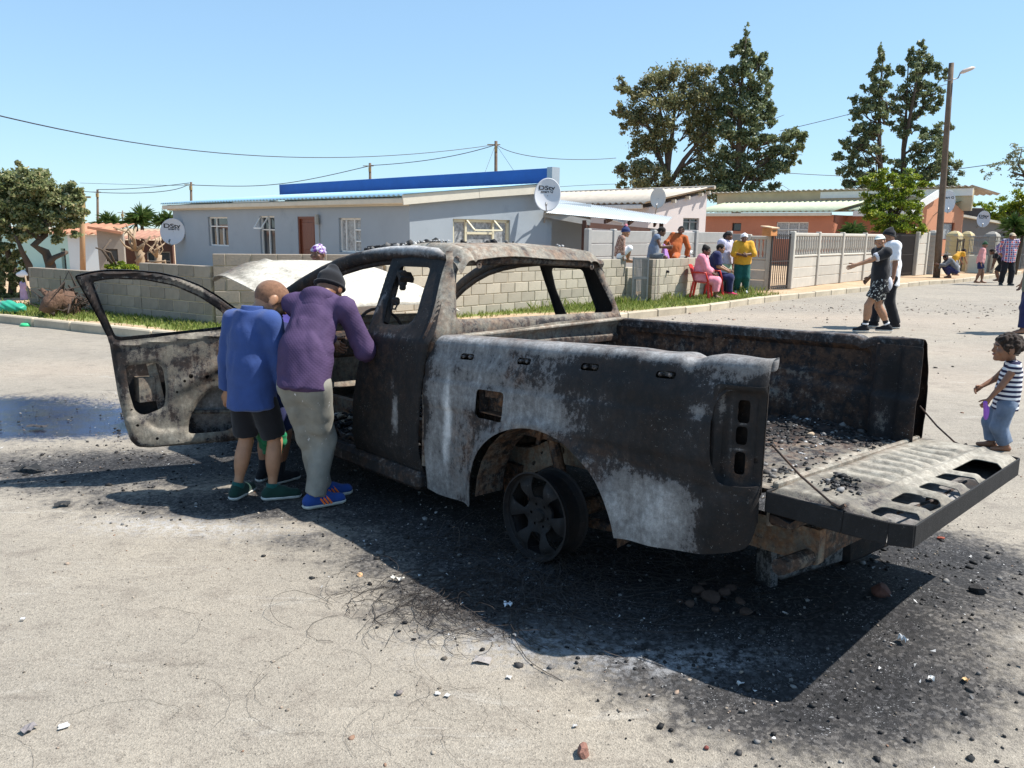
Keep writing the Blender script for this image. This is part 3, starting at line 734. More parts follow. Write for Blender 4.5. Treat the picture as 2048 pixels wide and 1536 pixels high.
window(h1, FA1, *w2, vert=((.5, 0, 1),), horiz=((.74, 0, 1),), extra=((.5, 1, .74, 1.0, .25),))
window(h1, FA1, *w3, vert=((.36, 0, 1), (.75, 0, 1)), horiz=((.33, 0, .36), (.66, 0, .36)), gm=CURT)
window(h1, FB1, *wb, vert=((.24, 0, 1), (.72, 0, 1)), horiz=((.55, .24, .72),), fm=MAT_CREAM, gm=CURT, fw=.07, extra=((.24, .72, .6, 1.0, .4),))
k = NT('brown_door'); k.set(k.ramp(k.wave(6, 'X', 4), [(0, (.13, .035, .018)), (1, (.20, .06, .03))]), .45, 0, .4); MAT_DOOR = k.m
a, b, za, zb = dr; db = MB(); db.bar(FA1.w((a + b) / 2, za, -.1), FA1.w((a + b) / 2, zb, -.1), b - a - .08, .05, up=FA1.n)
do = db.build('door', MAT_DOOR, h1)
fr = MB()
for u in (a + .03, b - .03): fr.bar(FA1.w(u, za, -.07), FA1.w(u, zb, -.07), .06, .1, up=FA1.n)
fr.bar(FA1.w(a + .06, zb - .03, -.07), FA1.w(b - .06, zb - .03, -.07), .1, .06); fr.build('door_frame', MAT_DOOR, h1)
for (u0, u1, q0, q1) in ((.16, .84, .55, .92), (.16, .84, .1, .48)):
    f = MB(); A_, B_ = a + u0 * (b - a), a + u1 * (b - a); Z0, Z1 = za + q0 * (zb - za), za + q1 * (zb - za)
    f.bar(FA1.w((A_ + B_) / 2, Z0, -.07), FA1.w((A_ + B_) / 2, Z1, -.07), B_ - A_, .02, up=FA1.n, bevel=.008); f.build('door_panel', MAT_DOOR, do)
# wall lamp and conduit
s_, z_ = FA1.at(639, 438); lm = MB(); lm.tube([FA1.w(s_, z_ - .15, .08), FA1.w(s_, z_ + .12, .08)], [.07, .05], 8); lm.tube([FA1.w(s_, z_ - .15, .02), FA1.w(s_, z_ - .9, .02)], .012, 5); lm.build('wall_lamp', M('lamp_grey', (.35, .33, .28), .6), h1)
# side walls, recessed rear part under the carport
cB = FB1.w(LB, 0); FC1 = Facade(cB[:2], 134.7)
facade_wall(h1, FC1, 0, 14, -.1, 2.9, 2.9, [], MAT_BLUE, out=.001)
rB = FA1.w(LA, 0); MB().quad(FA1.w(LA, -.1), FA1.w(LA, 2.42), FA1.w(LA, 2.9) - FA1.n * 4.2, FA1.w(LA, -.1) - FA1.n * 4.2).build('end_wall', MAT_BLUE, h1)
MB().quad(FA1.w(LA, -.1) + FB1.d * 4.2, FA1.w(LA, 2.9) + FB1.d * 4.2, FB1.w(LB, 2.9), FB1.w(LB, -.1)).build('rear_wall', MAT_BLUE, h1)
FR1 = Facade((FB1.w(LB, 0) - FA1.n * 0 + FA1.d * 1.6)[:2], 35.85)
facade_wall(h1, FR1, 0, 3.2, -.1, 2.5, 2.5, [], MAT_BLUE, name='rear_wing_wall')
ov = .28; zE = 2.47; zR = 2.93
eA = FA1.w(-.15, zE, ov) - FB1.d * 0; eB = FA1.w(LA + .35, zE, ov); up_ = FB1.d * (LB + .3) + np.array([0, 0, zR - zE])
corrugated('roof', eA, eB, eB + up_, eA + up_, .2, .022, MAT_ROOFB, h1)
MB().bar(FA1.w(-.1, 2.34, .16), FA1.w(LA + .4, 2.34, .16), .12, .14, bevel=.02).build('gutter', MAT_FASC, h1)
MB().bar(FA1.w(-.05, 2.33, .06), FA1.w(LA + .3, 2.33, .06), .03, .2).build('fascia', MAT_FASC, h1)
g0 = FB1.w(-.25, 2.36, .14); g1 = FB1.w(1.9, 2.59, .14); g2 = FB1.w(LB + .02, 2.80, .14)
MB().bar(g0, g1, .04, .24).bar(g1 + (g2 - g1) * .003, g2, .045, .235).build('barge_board', MAT_FASC, h1)
MB().bar(g0 - FB1.n * .07 + np.array([0, 0, -.01]), g2 - FB1.n * .07 + np.array([0, 0, -.01]), .1, .02).build('soffit', MAT_FASC, h1)
pe = FA1.at(561, 380); LP = 14.4
pb = FB1.w(LB + .1, 0); mbp = MB(); mbp.bar(pb + np.array([0, 0, 3.10]), pb + FA1.d * LP + np.array([0, 0, 3.10]), .2, .46); mbp.build('parapet', MAT_COBALT, h1)
MB().bar(pb + np.array([0, 0, 3.10]) - FA1.d * .19, pb + np.array([0, 0, 3.10]) - FA1.d * .003, .3, .5).build('parapet_end', MAT_BLUE, h1)
# slanting column at the right end of the lit face
s1_, _ = FB1.at(1085, 450)
# ---- lean-to carport
MAT_TIN = M('pale_tin_sheet', (.46, .50, .52), .4, .08, 3, .05, metal=.3, stain=((.45, .38, .33), 0, 1.4, .68))
MAT_BEAM = M('brown_beam', (.10, .045, .03), .75, .25, 5, .2)
cp = empty('carport', (0, 0, 0), 0, 'lean-to carport of pale tin sheet on brown timber posts beside the grey blue house', 'carport')
q = [AT(1092, 425, 21.8), AT(1332, 447, 24.8), AT(1345, 434, 27.5), AT(1118, 399, 25.5)]
corrugated('roof_sheet', q[0], q[1], q[2], q[3], .076, .009, MAT_TIN, cp)
p0, p1 = AT(1168, 450, 22.6), AT(1322, 462, 24.9)
for p in (p0, p1): MB().bar((p[0], p[1], .05), (p[0], p[1], 1.98), .11, .11, up=(1, 0, 0)).build('post', MAT_BEAM, cp)
MB().bar(p0 * [1, 1, 0] + [0, 0, 1.86], p1 * [1, 1, 0] + [0, 0, 1.70], .08, .14).build('beam', MAT_BEAM, cp)
MB().bar(AT(1088, 428, 22), AT(1180, 445, 22.7), .06, .16).build('beam', MAT_CEM, cp)
for f_ in (.25, .55, .9):
    a_ = p0 + (p1 - p0) * f_; MB().bar((a_[0], a_[1], 1.98 - .1 * f_), (a_[0] + .5, a_[1] + 2.6, 2.1 - .1 * f_), .06, .11).build('rafter', MAT_BEAM, cp)

# ---- pale pink house
MAT_PINK = M('pale_pink_plaster', (.60, .535, .51), .88, .05, 1.2, .1)
MAT_ASB = M('weathered_roof_sheet', (.42, .37, .31), .9, .18, 2, .15, stain=((.26, .24, .22), 0, 2.0, .58))
h2 = empty('house', (0, 0, 0), 0, 'pale pink house with weathered corrugated roof behind the carport', 'house')
P2 = AT(1297, 430, 30)[:2]; FA2 = Facade(P2, 134.7); FB2 = Facade(P2, 35.85)
z2 = FA2.at(1292, 415)[1]; LB2 = FB2.at(1412, 430)[0]; zr2 = FB2.at(1412, 386)[1]
facade_wall(h2, FA2, 0, 9, 0, z2, z2, [], MAT_PINK)
w = op(FB2, 1366, 436, 1398, 462)
facade_wall(h2, FB2, 0, LB2, 0, z2, zr2, [w], MAT_PINK)
window(h2, FB2, *w, vert=((.5, 0, 1),), horiz=((.7, 0, 1),), fm=M('grey_frame', (.3, .3, .3), .5))
MB().quad(FB2.w(LB2, 0), FB2.w(LB2, zr2), FB2.w(LB2, zr2) + FA2.d * 9, FB2.w(LB2, 0) + FA2.d * 9).build('rear_wall', MAT_PINK, h2)
e0 = FA2.w(-.15, z2 + .16, .35); up2 = FB2.d * (LB2 + .45) + np.array([0, 0, zr2 - z2 + .05])
corrugated('roof', e0, e0 + FA2.d * 9.3, e0 + FA2.d * 9.3 + up2, e0 + up2, .28, .035, MAT_ASB, h2)
MB().bar(FA2.w(.1, z2 + .02, .28), FA2.w(9, z2 + .02, .28), .14, .16, bevel=.02).build('gutter', M('white_gutter', (.66, .63, .58), .6), h2)
pp = MB(); pp.tube([FA2.w(1.9, z2 - .05, .28), FA2.w(1.9, z2 - .35, .24), FA2.w(1.1, z2 - .55, .06), FA2.w(1.1, .2, .06)], .05, 8); pp.build('downpipe', bpy.data.materials['white_gutter'], h2)
for f_ in (.1, .38, .62, .85, .98):
    MB().bar(FB2.w(LB2 * f_, z2 + (zr2 - z2) * f_ + .02, 0), FB2.w(LB2 * f_, z2 + (zr2 - z2) * f_ + .02, .2), .06, .12).build('rafter_end', MAT_FASC, h2)
mb_ = MB(); rd = e0 + up2; mb_.tube([rd + FA2.d * -.05, rd + FA2.d * 9], .07, 8); mb_.build('ridge_cap', MAT_ASB, h2)

# ---- terracotta house
MAT_TERRA = M('terracotta_plaster', (.46, .185, .11), .88, .08, 1.2, .1, stain=((.40, .15, .09), 0, .8, .56))
MAT_ORAN = M('orange_plaster', (.56, .26, .15), .88, .06, 1.2, .1)
MAT_GREEN = M('pale_green_roof_sheet', (.40, .44, .31), .8, .12, 2, .12, stain=((.31, .31, .24), 0, 1.6, .58))
h3 = empty('house', (0, 0, 0), 0, 'terracotta house with pale green corrugated roof and orange gable', 'house')
P3 = AT(1851, 450, 38)[:2]; FA3 = Facade(P3, 134.7); FB3 = Facade(P3, 35.85)
sr = FA3.at(1666, 450)[0]; sl_ = FA3.at(1405, 450)[0]; z3 = FA3.at(1600, 430)[1]
wA = op(FA3, 1552, 444, 1616, 478); wS = op(FA3, 1464, 446, 1482, 462)
facade_wall(h3, FA3, sr, sl_, 0, z3, z3, [wA, wS], MAT_TERRA)
window(h3, FA3, *wA, vert=((.3, 0, 1), (.62, 0, 1)), horiz=((.55, 0, 1),), gm=CURT)
window(h3, FA3, *wS, fm=MAT_BLKMET)
FA3b = Facade((FA3.w(0, 0) - FA3.n * 1.6)[:2], 134.7)
facade_wall(h3, FA3b, 0, sr + .3, 0, z3, z3, [], MAT_TERRA, name='porch_wall')
MB().quad(FA3.w(sr, 0), FA3.w(sr, z3), FA3.w(sr, z3, -1.6), FA3.w(sr, 0, -1.6)).build('porch_side', MAT_TERRA, h3)
wO = op(FB3, 1872, 445, 1908, 480); LB3 = FB3.at(1925, 450)[0]; LBm = FB3.at(1868, 420)[0]; zt = FB3.at(1868, 389)[1]; zt2 = FB3.at(1925, 424)[1]; zt0 = FB3.at(1851, 412)[1]
facade_wall(h3, FB3, 0, LB3, 0, zt0 + .1, zt2, [wO], MAT_ORAN, name='gable_wall')
MB().add([FB3.w(0, zt0 + .1, .002), FB3.w(LB3, zt2, .002), FB3.w(LBm + .9, zt, .002), FB3.w(LBm, zt, .002)], [(0, 1, 2, 3)]).build('gable_top', MAT_ORAN, h3)
window(h3, FB3, *wO, vert=((.45, 0, 1),), fm=MAT_DOOR, gm=CURT)
e0 = FA3.w(sr - .2, z3 + .18, .35); zr3 = FA3.at(1600, 402)[1]
upv = FB3.d * 3.2 + np.array([0, 0, .62])
corrugated('roof', e0, e0 + FA3.d * (sl_ - sr + 1), e0 + FA3.d * (sl_ - sr + 1) + upv, e0 + upv, .3, .035, MAT_GREEN, h3)
e1 = FA3.w(-.1, z3 + .24, -.9); corrugated('porch_roof', e1, e1 + FA3.d * (sr + .1), e1 + FA3.d * (sr + .1) + upv * .8, e1 + upv * .8, .3, .035, MAT_GREEN, h3)
MB().bar(FA3.w(sr, z3 + .03, .28), FA3.w(sl_, z3 + .03, .28), .14, .17, bevel=.02).build('gutter', MAT_FASC, h3)
MB().bar(FA3.w(.4, z3 + .08, -.85), FA3.w(sr - .6, z3 + .08, -.85), .05, .26).build('fascia', MAT_WHITE, h3)
MB().bar(FB3.w(-1.6, zt0 - .25, .12), FB3.w(LBm, zt + .05, .12), .06, .34).build('barge_board', MAT_WHITE, h3)
bk = FA3.w(-.4, 0) + FB3.d * 3.3; MAT_YELW = M('yellowed_wall', (.50, .41, .26), .9, .15, 1.5, .15)
mbk = MB(); zb0, zb1 = 2.9, 4.0; mbk.bar(bk + [0, 0, (zb0 + zb1) / 2], bk + FA3.d * (sl_ + 2) + [0, 0, (zb0 + zb1) / 2], .2, zb1 - zb0); mbk.build('rear_wall', MAT_YELW, h3)
MB().bar(bk + FA3.n * .13 + [0, 0, 3.78], bk + FA3.n * .13 + FA3.d * 7.5 + [0, 0, 3.78], .05, .34).build('rear_fascia', MAT_WHITE, h3)
e2 = bk + FA3.n * .35 + np.array([0, 0, zb1 + .06]); corrugated('rear_roof', e2, e2 + FA3.d * (sl_ + 2.3), e2 + FA3.d * (sl_ + 2.3) + FB3.d * 3 + [0, 0, -.3], e2 + FB3.d * 3 + [0, 0, -.3], .3, .04, MAT_ASB, h3)

# ---- dark grey house at the far right
MAT_DKG = M('dark_grey_plaster', (.17, .165, .16), .9, .1, 1.5, .15, stain=((.26, .25, .24), 0, 1.2, .62))
h4 = empty('house', (0, 0, 0), 0, 'dark grey plastered house with sloping roof line at the far right', 'house')
P4 = AT(1922, 460, 46)[:2]; FB4 = Facade(P4, 20); FA4 = Facade(P4, 125)
wD = op(FB4, 1988, 465, 2012, 478)
facade_wall(h4, FB4, 0, FB4.at(2075, 460)[0], 0, FB4.at(1922, 433)[1], FB4.at(2075, 462)[1], [wD], MAT_DKG)
window(h4, FB4, *wD, fm=MAT_BLKMET)
facade_wall(h4, FA4, 0, 6, 0, FB4.at(1922, 433)[1], FB4.at(1922, 433)[1], [], MAT_DKG)
MB().bar(FB4.w(-.3, FB4.at(1922, 431)[1], .1), FB4.w(FB4.at(2075, 460)[0], FB4.at(2075, 460)[1], .1), .3, .12).build('roof_edge', MAT_FASC, h4)
bx = AT(1944, 425, 47); MB().box((bx[0], bx[1], bx[2]), (.72 * 1.2, .8, .5), bevel=.02).build('roof_box', MAT_BLKMET, h4)

# ---- left: mint green cottage and concrete shed
MAT_MINT = M('mint_plaster', (.42, .60, .54), .88, .06, 1, .1); MAT_PALE = M('pale_blue_white_plaster', (.62, .68, .70), .88, .05, 1, .1)
MAT_TILE = M('terracotta_tile', (.42, .20, .12), .85, .25, 4, .3)
h5 = empty('house', (0, 0, 0), 0, 'mint green cottage with dark doorway behind the leaning tree', 'house')
F5 = Facade(AT(137, 500, 27)[:2], 160); dW = op(F5, 123, 497, 132, 540, -.5)
facade_wall(h5, F5, 0, 5.5, -.6, 1.36, 1.36, [dW], MAT_MINT); MB().quad(F5.w(dW[0], 0, -.12), F5.w(dW[1], 0, -.12), F5.w(dW[1], dW[3], -.12), F5.w(dW[0], dW[3], -.12)).build('door', MAT_BLKMET, h5)
F5b = Facade(AT(137, 500, 27)[:2], 12)
facade_wall(h5, F5b, 0, F5b.at(200, 500)[0], -.6, 1.36, 1.36, [], MAT_PALE, name='side_wall')
e0 = F5b.w(-.4, 1.40, .3); L5 = F5b.at(205, 500)[0] + .5
corrugated('roof', e0, e0 + F5b.d * L5, e0 + F5b.d * L5 + np.array([0, 2.4, .32]), e0 + np.array([0, 2.4, .32]), .25, .04, MAT_TILE, h5)
MAT_SHED = M('rough_cement_wall', (.30, .265, .225), .95, .15, 2, .35, 30, stain=((.22, .19, .165), 0, 2, .55))
h6 = empty('shed', (0, 0, 0), 0, 'rough cement shed with rusty sheet roof behind the pruned stumps', 'shed')
F6 = Facade(AT(196, 500, 25)[:2], 14); wS = op(F6, 212, 498, 236, 523); s248 = F6.at(248, 500)[0]
facade_wall(h6, F6, 0, s248, 0, F6.at(196, 456)[1], F6.at(248, 467)[1], [wS], MAT_SHED); window(h6, F6, *wS, fm=MAT_BLKMET)
F6b = Facade(AT(248, 500, 31)[:2], 5); s350 = F6b.at(345, 500)[0]
wT = op(F6b, 293, 503, 341, 530, .0)
facade_wall(h6, F6b, 0, s350, -.4, 1.13, 1.13, [wT], MAT_BEAM, name='plank_wall'); window(h6, F6b, *wT, horiz=((.5, 0, 1),), fm=MAT_CEM)
e0 = F6b.w(0, 1.19, .2); corrugated('roof', e0, e0 + F6b.d * (s350 * .62), e0 + F6b.d * (s350 * .62) + [0, 1.8, .30], e0 + [0, 1.8, .30], .25, .03, M('pale_red_sheet', (.36, .19, .13), .8, .2, 2, .1, stain=((.46, .47, .48), 0, .7, .60)), h6)
MB().bar(F6.w(-.2, F6.at(196, 455)[1], .05), F6.w(s248, F6.at(248, 466)[1], .05), .3, .08).build('coping', MAT_TILE, h6)
# ================================================================= SATELLITE DISHES
MAT_DISH = M('dish_grey', (.62, .62, .63), .5, .04, 2, .02); MAT_DISHRUST = M('dish_cream', (.62, .58, .52), .6, .06, 2, .05, stain=((.34, .16, .07), 0, 3, .70))
MAT_INK = M('dark_print', (.03, .03, .035), .6, .05); MAT_STEEL = M('bracket_steel', (.25, .25, .25), .5, .1, metal=.4)
def text_mesh(txt, size, mat, bold=.0):
    cu = bpy.data.curves.new('txt', 'FONT'); cu.body = txt; cu.size = size; cu.align_x = 'CENTER'; cu.align_y = 'CENTER'; cu.extrude = .002; cu.offset = bold
    o = bpy.data.objects.new('txt', cu); COL.objects.link(o); dg = bpy.context.evaluated_depsgraph_get(); dg.update()
    me = bpy.data.meshes.new_from_object(o.evaluated_get(dg)); bpy.data.objects.remove(o); bpy.data.curves.remove(cu)
    me.materials.clear(); me.materials.append(mat); me.name = 'lettering'; return me
def dish(label, c, face, w, h, mat=MAT_DISH, lines=(), arm=True, wall=None):
    """c centre, face = direction the bowl faces"""
    f = np.asarray(face, float); f /= np.linalg.norm(f); rt = np.cross(f, [0, 0, 1.0]) * -1; rt /= np.linalg.norm(rt); up = np.cross(f, rt) * 1
    if up[2] < 0: up = -up
    rt = np.cross(up, f)
    t = empty('satellite_dish', c, 0, label, 'satellite dish'); n = 40; V = []; F = []
    rs = [0, .25, .5, .75, .93, 1.0, 1.0]; dz = [-.10, -.094, -.075, -.044, -.014, 0, -.012]
    for r, d in zip(rs, dz):
        for j in range(n):
            a = 2 * math.pi * j / n; V.append(rt * (w / 2 * r * math.cos(a)) + up * (h / 2 * r * math.sin(a)) + f * (d * w))
    for i in range(len(rs) - 1):
        for j in range(n): F.append((i * n + j, i * n + (j + 1) % n, (i + 1) * n + (j + 1) % n, (i + 1) * n + j))
    m = len(V); V2 = [v - f * .012 for v in V]; F2 = [tuple(i + m for i in q[::-1]) for q in F]
    MB().add(V + V2, F + F2).build('reflector', mat, t, True)
    for (txt, ox, oy, sz, b) in lines:
        me = text_mesh(txt, sz, MAT_INK, b)
        for v in me.vertices:
            X_, Y_ = v.co.x * (1.45 if txt == 'DStv' else 1.1) + ox, v.co.y + oy; q = min(1, math.hypot(X_ / (w / 2), Y_ / (h / 2)))
            v.co = Vector(rt * X_ + up * Y_ + f * (w * float(np.interp(q, rs[:6], dz[:6])) + .006 + v.co.z))
        obj('lettering', me, t)
    if arm:
        a = MB(); l = up * (-h * .42) + f * .38 * h; a.tube([up * (-h / 2) - f * .02, up * (-h * .55) + f * .15 * h, l], .014, 6); a.tube([l - f * .05, l + up * .07 - f * .12], [.03, .035], 8); a.build('feed_arm', MAT_STEEL, t)
    if wall is not None:
        a = MB(); q = np.asarray(wall, float) - np.asarray(c, float); a.tube([-f * .1 * w, -f * .25 * w + q * .1, q], .02, 6); a.build('bracket', MAT_STEEL, t)
    return t
c = AT(345, 463, 29); k0 = 29 / 1611
dish('grey dish on the left corner of the grey blue house', c, (.02, -1, .16), 49 * k0, 52 * k0, lines=(('DStv', -.04, 11 * k0, .205, .004), ('smart Q', .02, 5.5 * k0, .105, .002)), wall=FA1.w(LA, 1.6))
c = AT(1095, 389, 21.6); k0 = 21.6 / 1611
dish('large grey dish at the right end of the grey blue house', c, (-.12, -1, .30), 52 * k0, 67 * k0, lines=(('DStv', -.03, 14 * k0, .150, .003), ('smart Q', -.02, 7 * k0, .085, .0015)), wall=FB1.w(LB - .1, 1.9, .02))
c = AT(1316, 396, 29.3); k0 = 29.3 / 1611
dish('cream dish with rust stain on the pale pink house', c, (-.35, -1, .15), 30 * k0, 40 * k0, MAT_DISHRUST, wall=FB2.w(.3, z2 - .4))
c = AT(1897, 403, 36.5); k0 = 36.5 / 1611
dish('grey dish on the orange gable behind the street light pole', c, (-.45, -1, .2), 24 * k0, 44 * k0, lines=(('smart Q', -.04, 8 * k0, .13, .003),), wall=FB3.w(LBm, 2.6))
c = AT(1967, 438, 45); k0 = 45 / 1611
dish('grey dish on the dark grey house at the far right', c, (-.6, -1, .3), 23 * k0, 33 * k0, lines=(('DStv', 0, 6 * k0, .17, .004), ('smart Q', -.03, 2.5 * k0, .1, .002)), wall=FB4.w(1.2, 2.2))

# ================================================================= POLES AND WIRES
k = NT('pole_timber'); k.set(k.ramp(k.noise(3, 6, .7), [(.3, (.10, .07, .05)), (.7, (.17, .125, .09))]), .85, 0, .3); k.bump(k.noise(20, 5, .7), .4, .02); MAT_POLE = k.m
MAT_POLEL = M('pale_pole_timber', (.36, .22, .12), .85, .2, 4, .3)
b = G(1873, 555, .1); tp = AT(1903, 126, b[1])
sp = empty('street_light_pole', b, 0, 'leaning tall timber pole with a street light beside the squatting child', 'street light')
d = tp - b; MB().tube([(0, 0, -.2), d * .25, d * .5, d * .75, d], [.130, .122, .112, .102, .090], 14).build('pole', MAT_POLE, sp, True)
kx = b[1] / 1611; arm0 = d * .925
lampm = MB(); lampm.tube([arm0 - [.24, 0, .05], arm0 + [.02, -.17, -.02], arm0 + [.22, -.12, .05], arm0 + [.30, -.1, .25]], .022, 6); lampm.build('bracket', MAT_STEEL, sp)
hd = arm0 + [.30, -.1, .25]; hm = MB(); hm.tube([hd - [.02, 0, .03], hd + [.10, 0, .03], hd + [.40, 0, .15], hd + [.52, 0, .18]], [.03, .075, .07, .012], 10); hm.build('lamp_head', M('lamp_housing', (.58, .47, .40), .5, .1), sp, True)
def upole(label, px, ytop, ybase, D, r=.11, mat=MAT_POLE, xb=None):
    t = AT(px, ytop, D); t2 = AT(px if xb is None else xb, ybase, D); o = empty('utility_pole', (t2[0], t2[1], 0), 0, label, 'utility pole')
    q = np.array([t[0] - t2[0], 0, t[2]]); MB().tube([(0, 0, 0), q * .5, q], [r, r * .9, r * .8], 8).build('pole', mat, o, True)
    a = MB(); a.box(q + [0, -.1, -.45], (.16, .2, .3)); a.bar(q + [-.5, 0, -.2], q + [.25, 0, -.2], .05, .05); a.build('fittings', M('fitting_ochre', (.30, .22, .1), .7), o)
    return t
T1 = upole('utility pole standing behind the right part of the cobalt parapet', 992, 282, 420, 48)
T2 = upole('utility pole standing behind the middle of the pale blue roof', 740, 326, 430, 58)
T3 = upole('utility pole above the left end of the grey blue house roof', 382, 364, 470, 62)
T4 = upole('distant utility pole between left tree and yuccas', 195, 379, 480, 66)
T5 = upole('pale bare pole in front of the mint green cottage', 163, 380, 560, 24, .085, MAT_POLEL, 166)
upole('tiny far utility pole beyond the yuccas', 245, 421, 470, 80, .07)
MAT_WIRE = M('wire_black', (.03, .03, .035), .6)
def wire(label, pts, D0, D1, r=.018, name='overhead_wire', group='overhead wires'):
    n = len(pts); P = [AT(p[0], p[1], D0 + (D1 - D0) * i / (n - 1)) for i, p in enumerate(pts)]
    P = np.array(P); t = np.linspace(0, 1, n); tt = np.linspace(0, 1, 24)
    co = [np.polyfit(t, P[:, i], min(3, n - 1)) for i in range(3)]; Q = np.stack([np.polyval(c_, tt) for c_ in co], 1)
    tag(MB().tube(Q, r, 4, cap=False).build(name, MAT_WIRE), label, 'wire', group)
wire('long sagging wire from the left frame edge to the pole behind the cobalt parapet', [(-40, 222), (200, 274), (400, 302), (600, 314), (800, 311), (990, 289)], 20, 48, .016)
wire('wire sagging from the cobalt parapet pole down to the middle roof pole', [(990, 290), (870, 318), (740, 331)], 48, 58, .022)
wire('wire sagging between the middle roof pole and the left roof pole', [(738, 332), (600, 362), (500, 372), (384, 370)], 58, 62, .024)
wire('upper wire from the left roof pole toward the far left pole', [(378, 366), (280, 376), (195, 379)], 62, 66, .024)
wire('lower wire from the left roof pole toward the far left pole', [(376, 369), (300, 385), (200, 385), (150, 380)], 62, 66, .024)
wire('thin wire low in the sky left of the house roof', [(160, 366), (300, 370), (380, 371)], 70, 70, .014)
wire('wire from the parapet pole right toward the tall trees', [(994, 290), (1060, 312), (1150, 319), (1232, 316)], 48, 60, .02)
wire('faint wire left of the tall trees above the pink roof', [(1085, 376), (1160, 371), (1232, 368)], 60, 60, .014)
wire('wire between the two tree groups rising to the right', [(1560, 262), (1640, 243), (1700, 228)], 56, 56, .02)
wire('wire between the two tree groups at roof height', [(1560, 345), (1640, 350), (1700, 352)], 56, 56, .02)
wire('wire running right from the street light pole trees', [(1900, 340), (1960, 332), (2060, 318)], 50, 44, .02)
wire('thin diagonal stay wire right of the conifer', [(1552, 362), (1592, 388)], 56, 56, .012)
for (a, b_, lab) in (((990, 292), (968, 350), 'stay wire on the left of the parapet pole'), ((994, 292), (1030, 345), 'stay wire on the right of the parapet pole')):
    wire(lab, [a, ((a[0] + b_[0]) / 2, (a[1] + b_[1]) / 2), b_], 48, 46, .012)
# fence wires by the street-light pole skip

# ================================================================= TREES
LEAF_EUC = leafmat('olive_leaf', [(.08, .095, .045), (.17, .185, .08), (.31, .29, .14), (.46, .38, .22)], .5, .45)
LEAF_CON = leafmat('dark_conifer_leaf', [(.065, .095, .05), (.14, .18, .085), (.24, .27, .13), (.38, .38, .21)], .5, .42)
LEAF_CIT = leafmat('bright_citrus_leaf', [(.07, .12, .014), (.15, .22, .02), (.30, .36, .035), (.52, .50, .07)], .45, .4)
LEAF_GRY = leafmat('greygreen_leaf', [(.075, .11, .04), (.16, .195, .075), (.28, .30, .13), (.43, .42, .23), (.45, .33, .18)], .4, .42)
LEAF_PAL = leafmat('pale_leaf', [(.10, .12, .06), (.20, .21, .11), (.34, .32, .19)], .6, .35)
LEAF_YUC = leafmat('yucca_leaf', [(.03, .07, .015), (.07, .13, .03), (.16, .21, .06)], .45, .2)
BARK = M('tree_bark', (.085, .062, .045), .95, .25, 5, .5, 25)
BARKP = M('pale_cut_wood', (.30, .215, .14), .9, .3, 6, .5, 25)
def leaf_cards(name, P, size, mat, aspect=1.8, droop=0.0, tri=False):
    n = len(P); a = rng.normal(size=(n, 3)); a[:, 2] -= droop; a /= np.linalg.norm(a, axis=1)[:, None]
    b = np.cross(a, rng.normal(size=(n, 3))); b /= np.linalg.norm(b, axis=1)[:, None]
    s = (size * rng.uniform(.6, 1.35, n))[:, None]; A = a * s / 2; B = b * s / aspect / 2
    nn = np.cross(a, b) * s * .12
    V = np.stack([P - A, P - A * .1 + B + nn, P + A, P - A * .1 - B + nn], 1).reshape(-1, 3)
    F = np.arange(n)[:, None] * 4 + np.array([[0, 1, 2, 3]])
    sh = np.clip(rng.normal(.45, .22, n), 0, 1)
    return mesh_from(name, V, F, mat, None, False, dict(leaf=np.repeat(sh, 4)))
def clump_pts(c, r, n, nsub=20, tight=.3):
    d = rng.normal(size=(nsub, 3)); d /= np.linalg.norm(d, axis=1)[:, None]; sc = c + d * r * (rng.uniform(.1, 1.2, (nsub, 1)) ** .7)
    k = rng.integers(0, nsub, n); return sc[k] + rng.normal(size=(n, 3)) * r * tight * .48
def tree(label, base_px, D, trunk, clumps, leaf, mat, dens=1.0, name='tree', bark=BARK, droop=.2, tight=.3, cat='tree', base_z=0.0, rscale=1.0):
    """trunk: list of (pixel polyline, r0, r1); clumps: (px,py,rx,ry[,n]) pixel ellipses at depth D"""
    kx = D / 1611.0; b = AT(base_px[0], base_px[1], D); b[2] = base_z
    t = empty(name, b, 0, label, cat); mb = MB()
    for (pl, r0, r1) in trunk:
        m = len(pl); P = []
        for i, p in enumerate(pl):
            q = AT(p[0], p[1], D) + np.array([0, (p[2] if len(p) > 2 else random.uniform(-.3, .3) * i / m * 2) , 0]); P.append(q - b)
        if pl is trunk[0][0]: P[0] = np.array([P[0][0], 0, -.1])
        mb.tube(P, np.linspace(r0, r1, m), 8)
    PP = []
    for cl in clumps:
        px, py, rx, ry = cl[:4]; n = int((cl[4] if len(cl) > 4 else rx * ry * dens * 1.1 + 30) * 1.3)
        dy = random.uniform(-.5, .5) * rx * kx; c = AT(px, py, D) + [0, dy, 0] - b
        r = np.array([rx * kx, rx * kx * .9, ry * kx]) * rscale
        PP.append(clump_pts(c, r, n, max(6, int(rx * ry / 40)), tight))
        if rx * kx > .5:                       # twigs reaching into the clump
            a = np.array([c[0] * .45, 0, c[2] - r[2] * 1.3]);
            for _ in range(3): mb.tube([a, (a + c) / 2 + rng.normal(0, .15, 3), c + rng.normal(size=3) * r * .6], [.05, .035, .012], 5)
    mb.build('trunk', bark, t, True)
    obj('crown', leaf_cards('crown', np.concatenate(PP), leaf, mat, droop=droop), t)
    return t
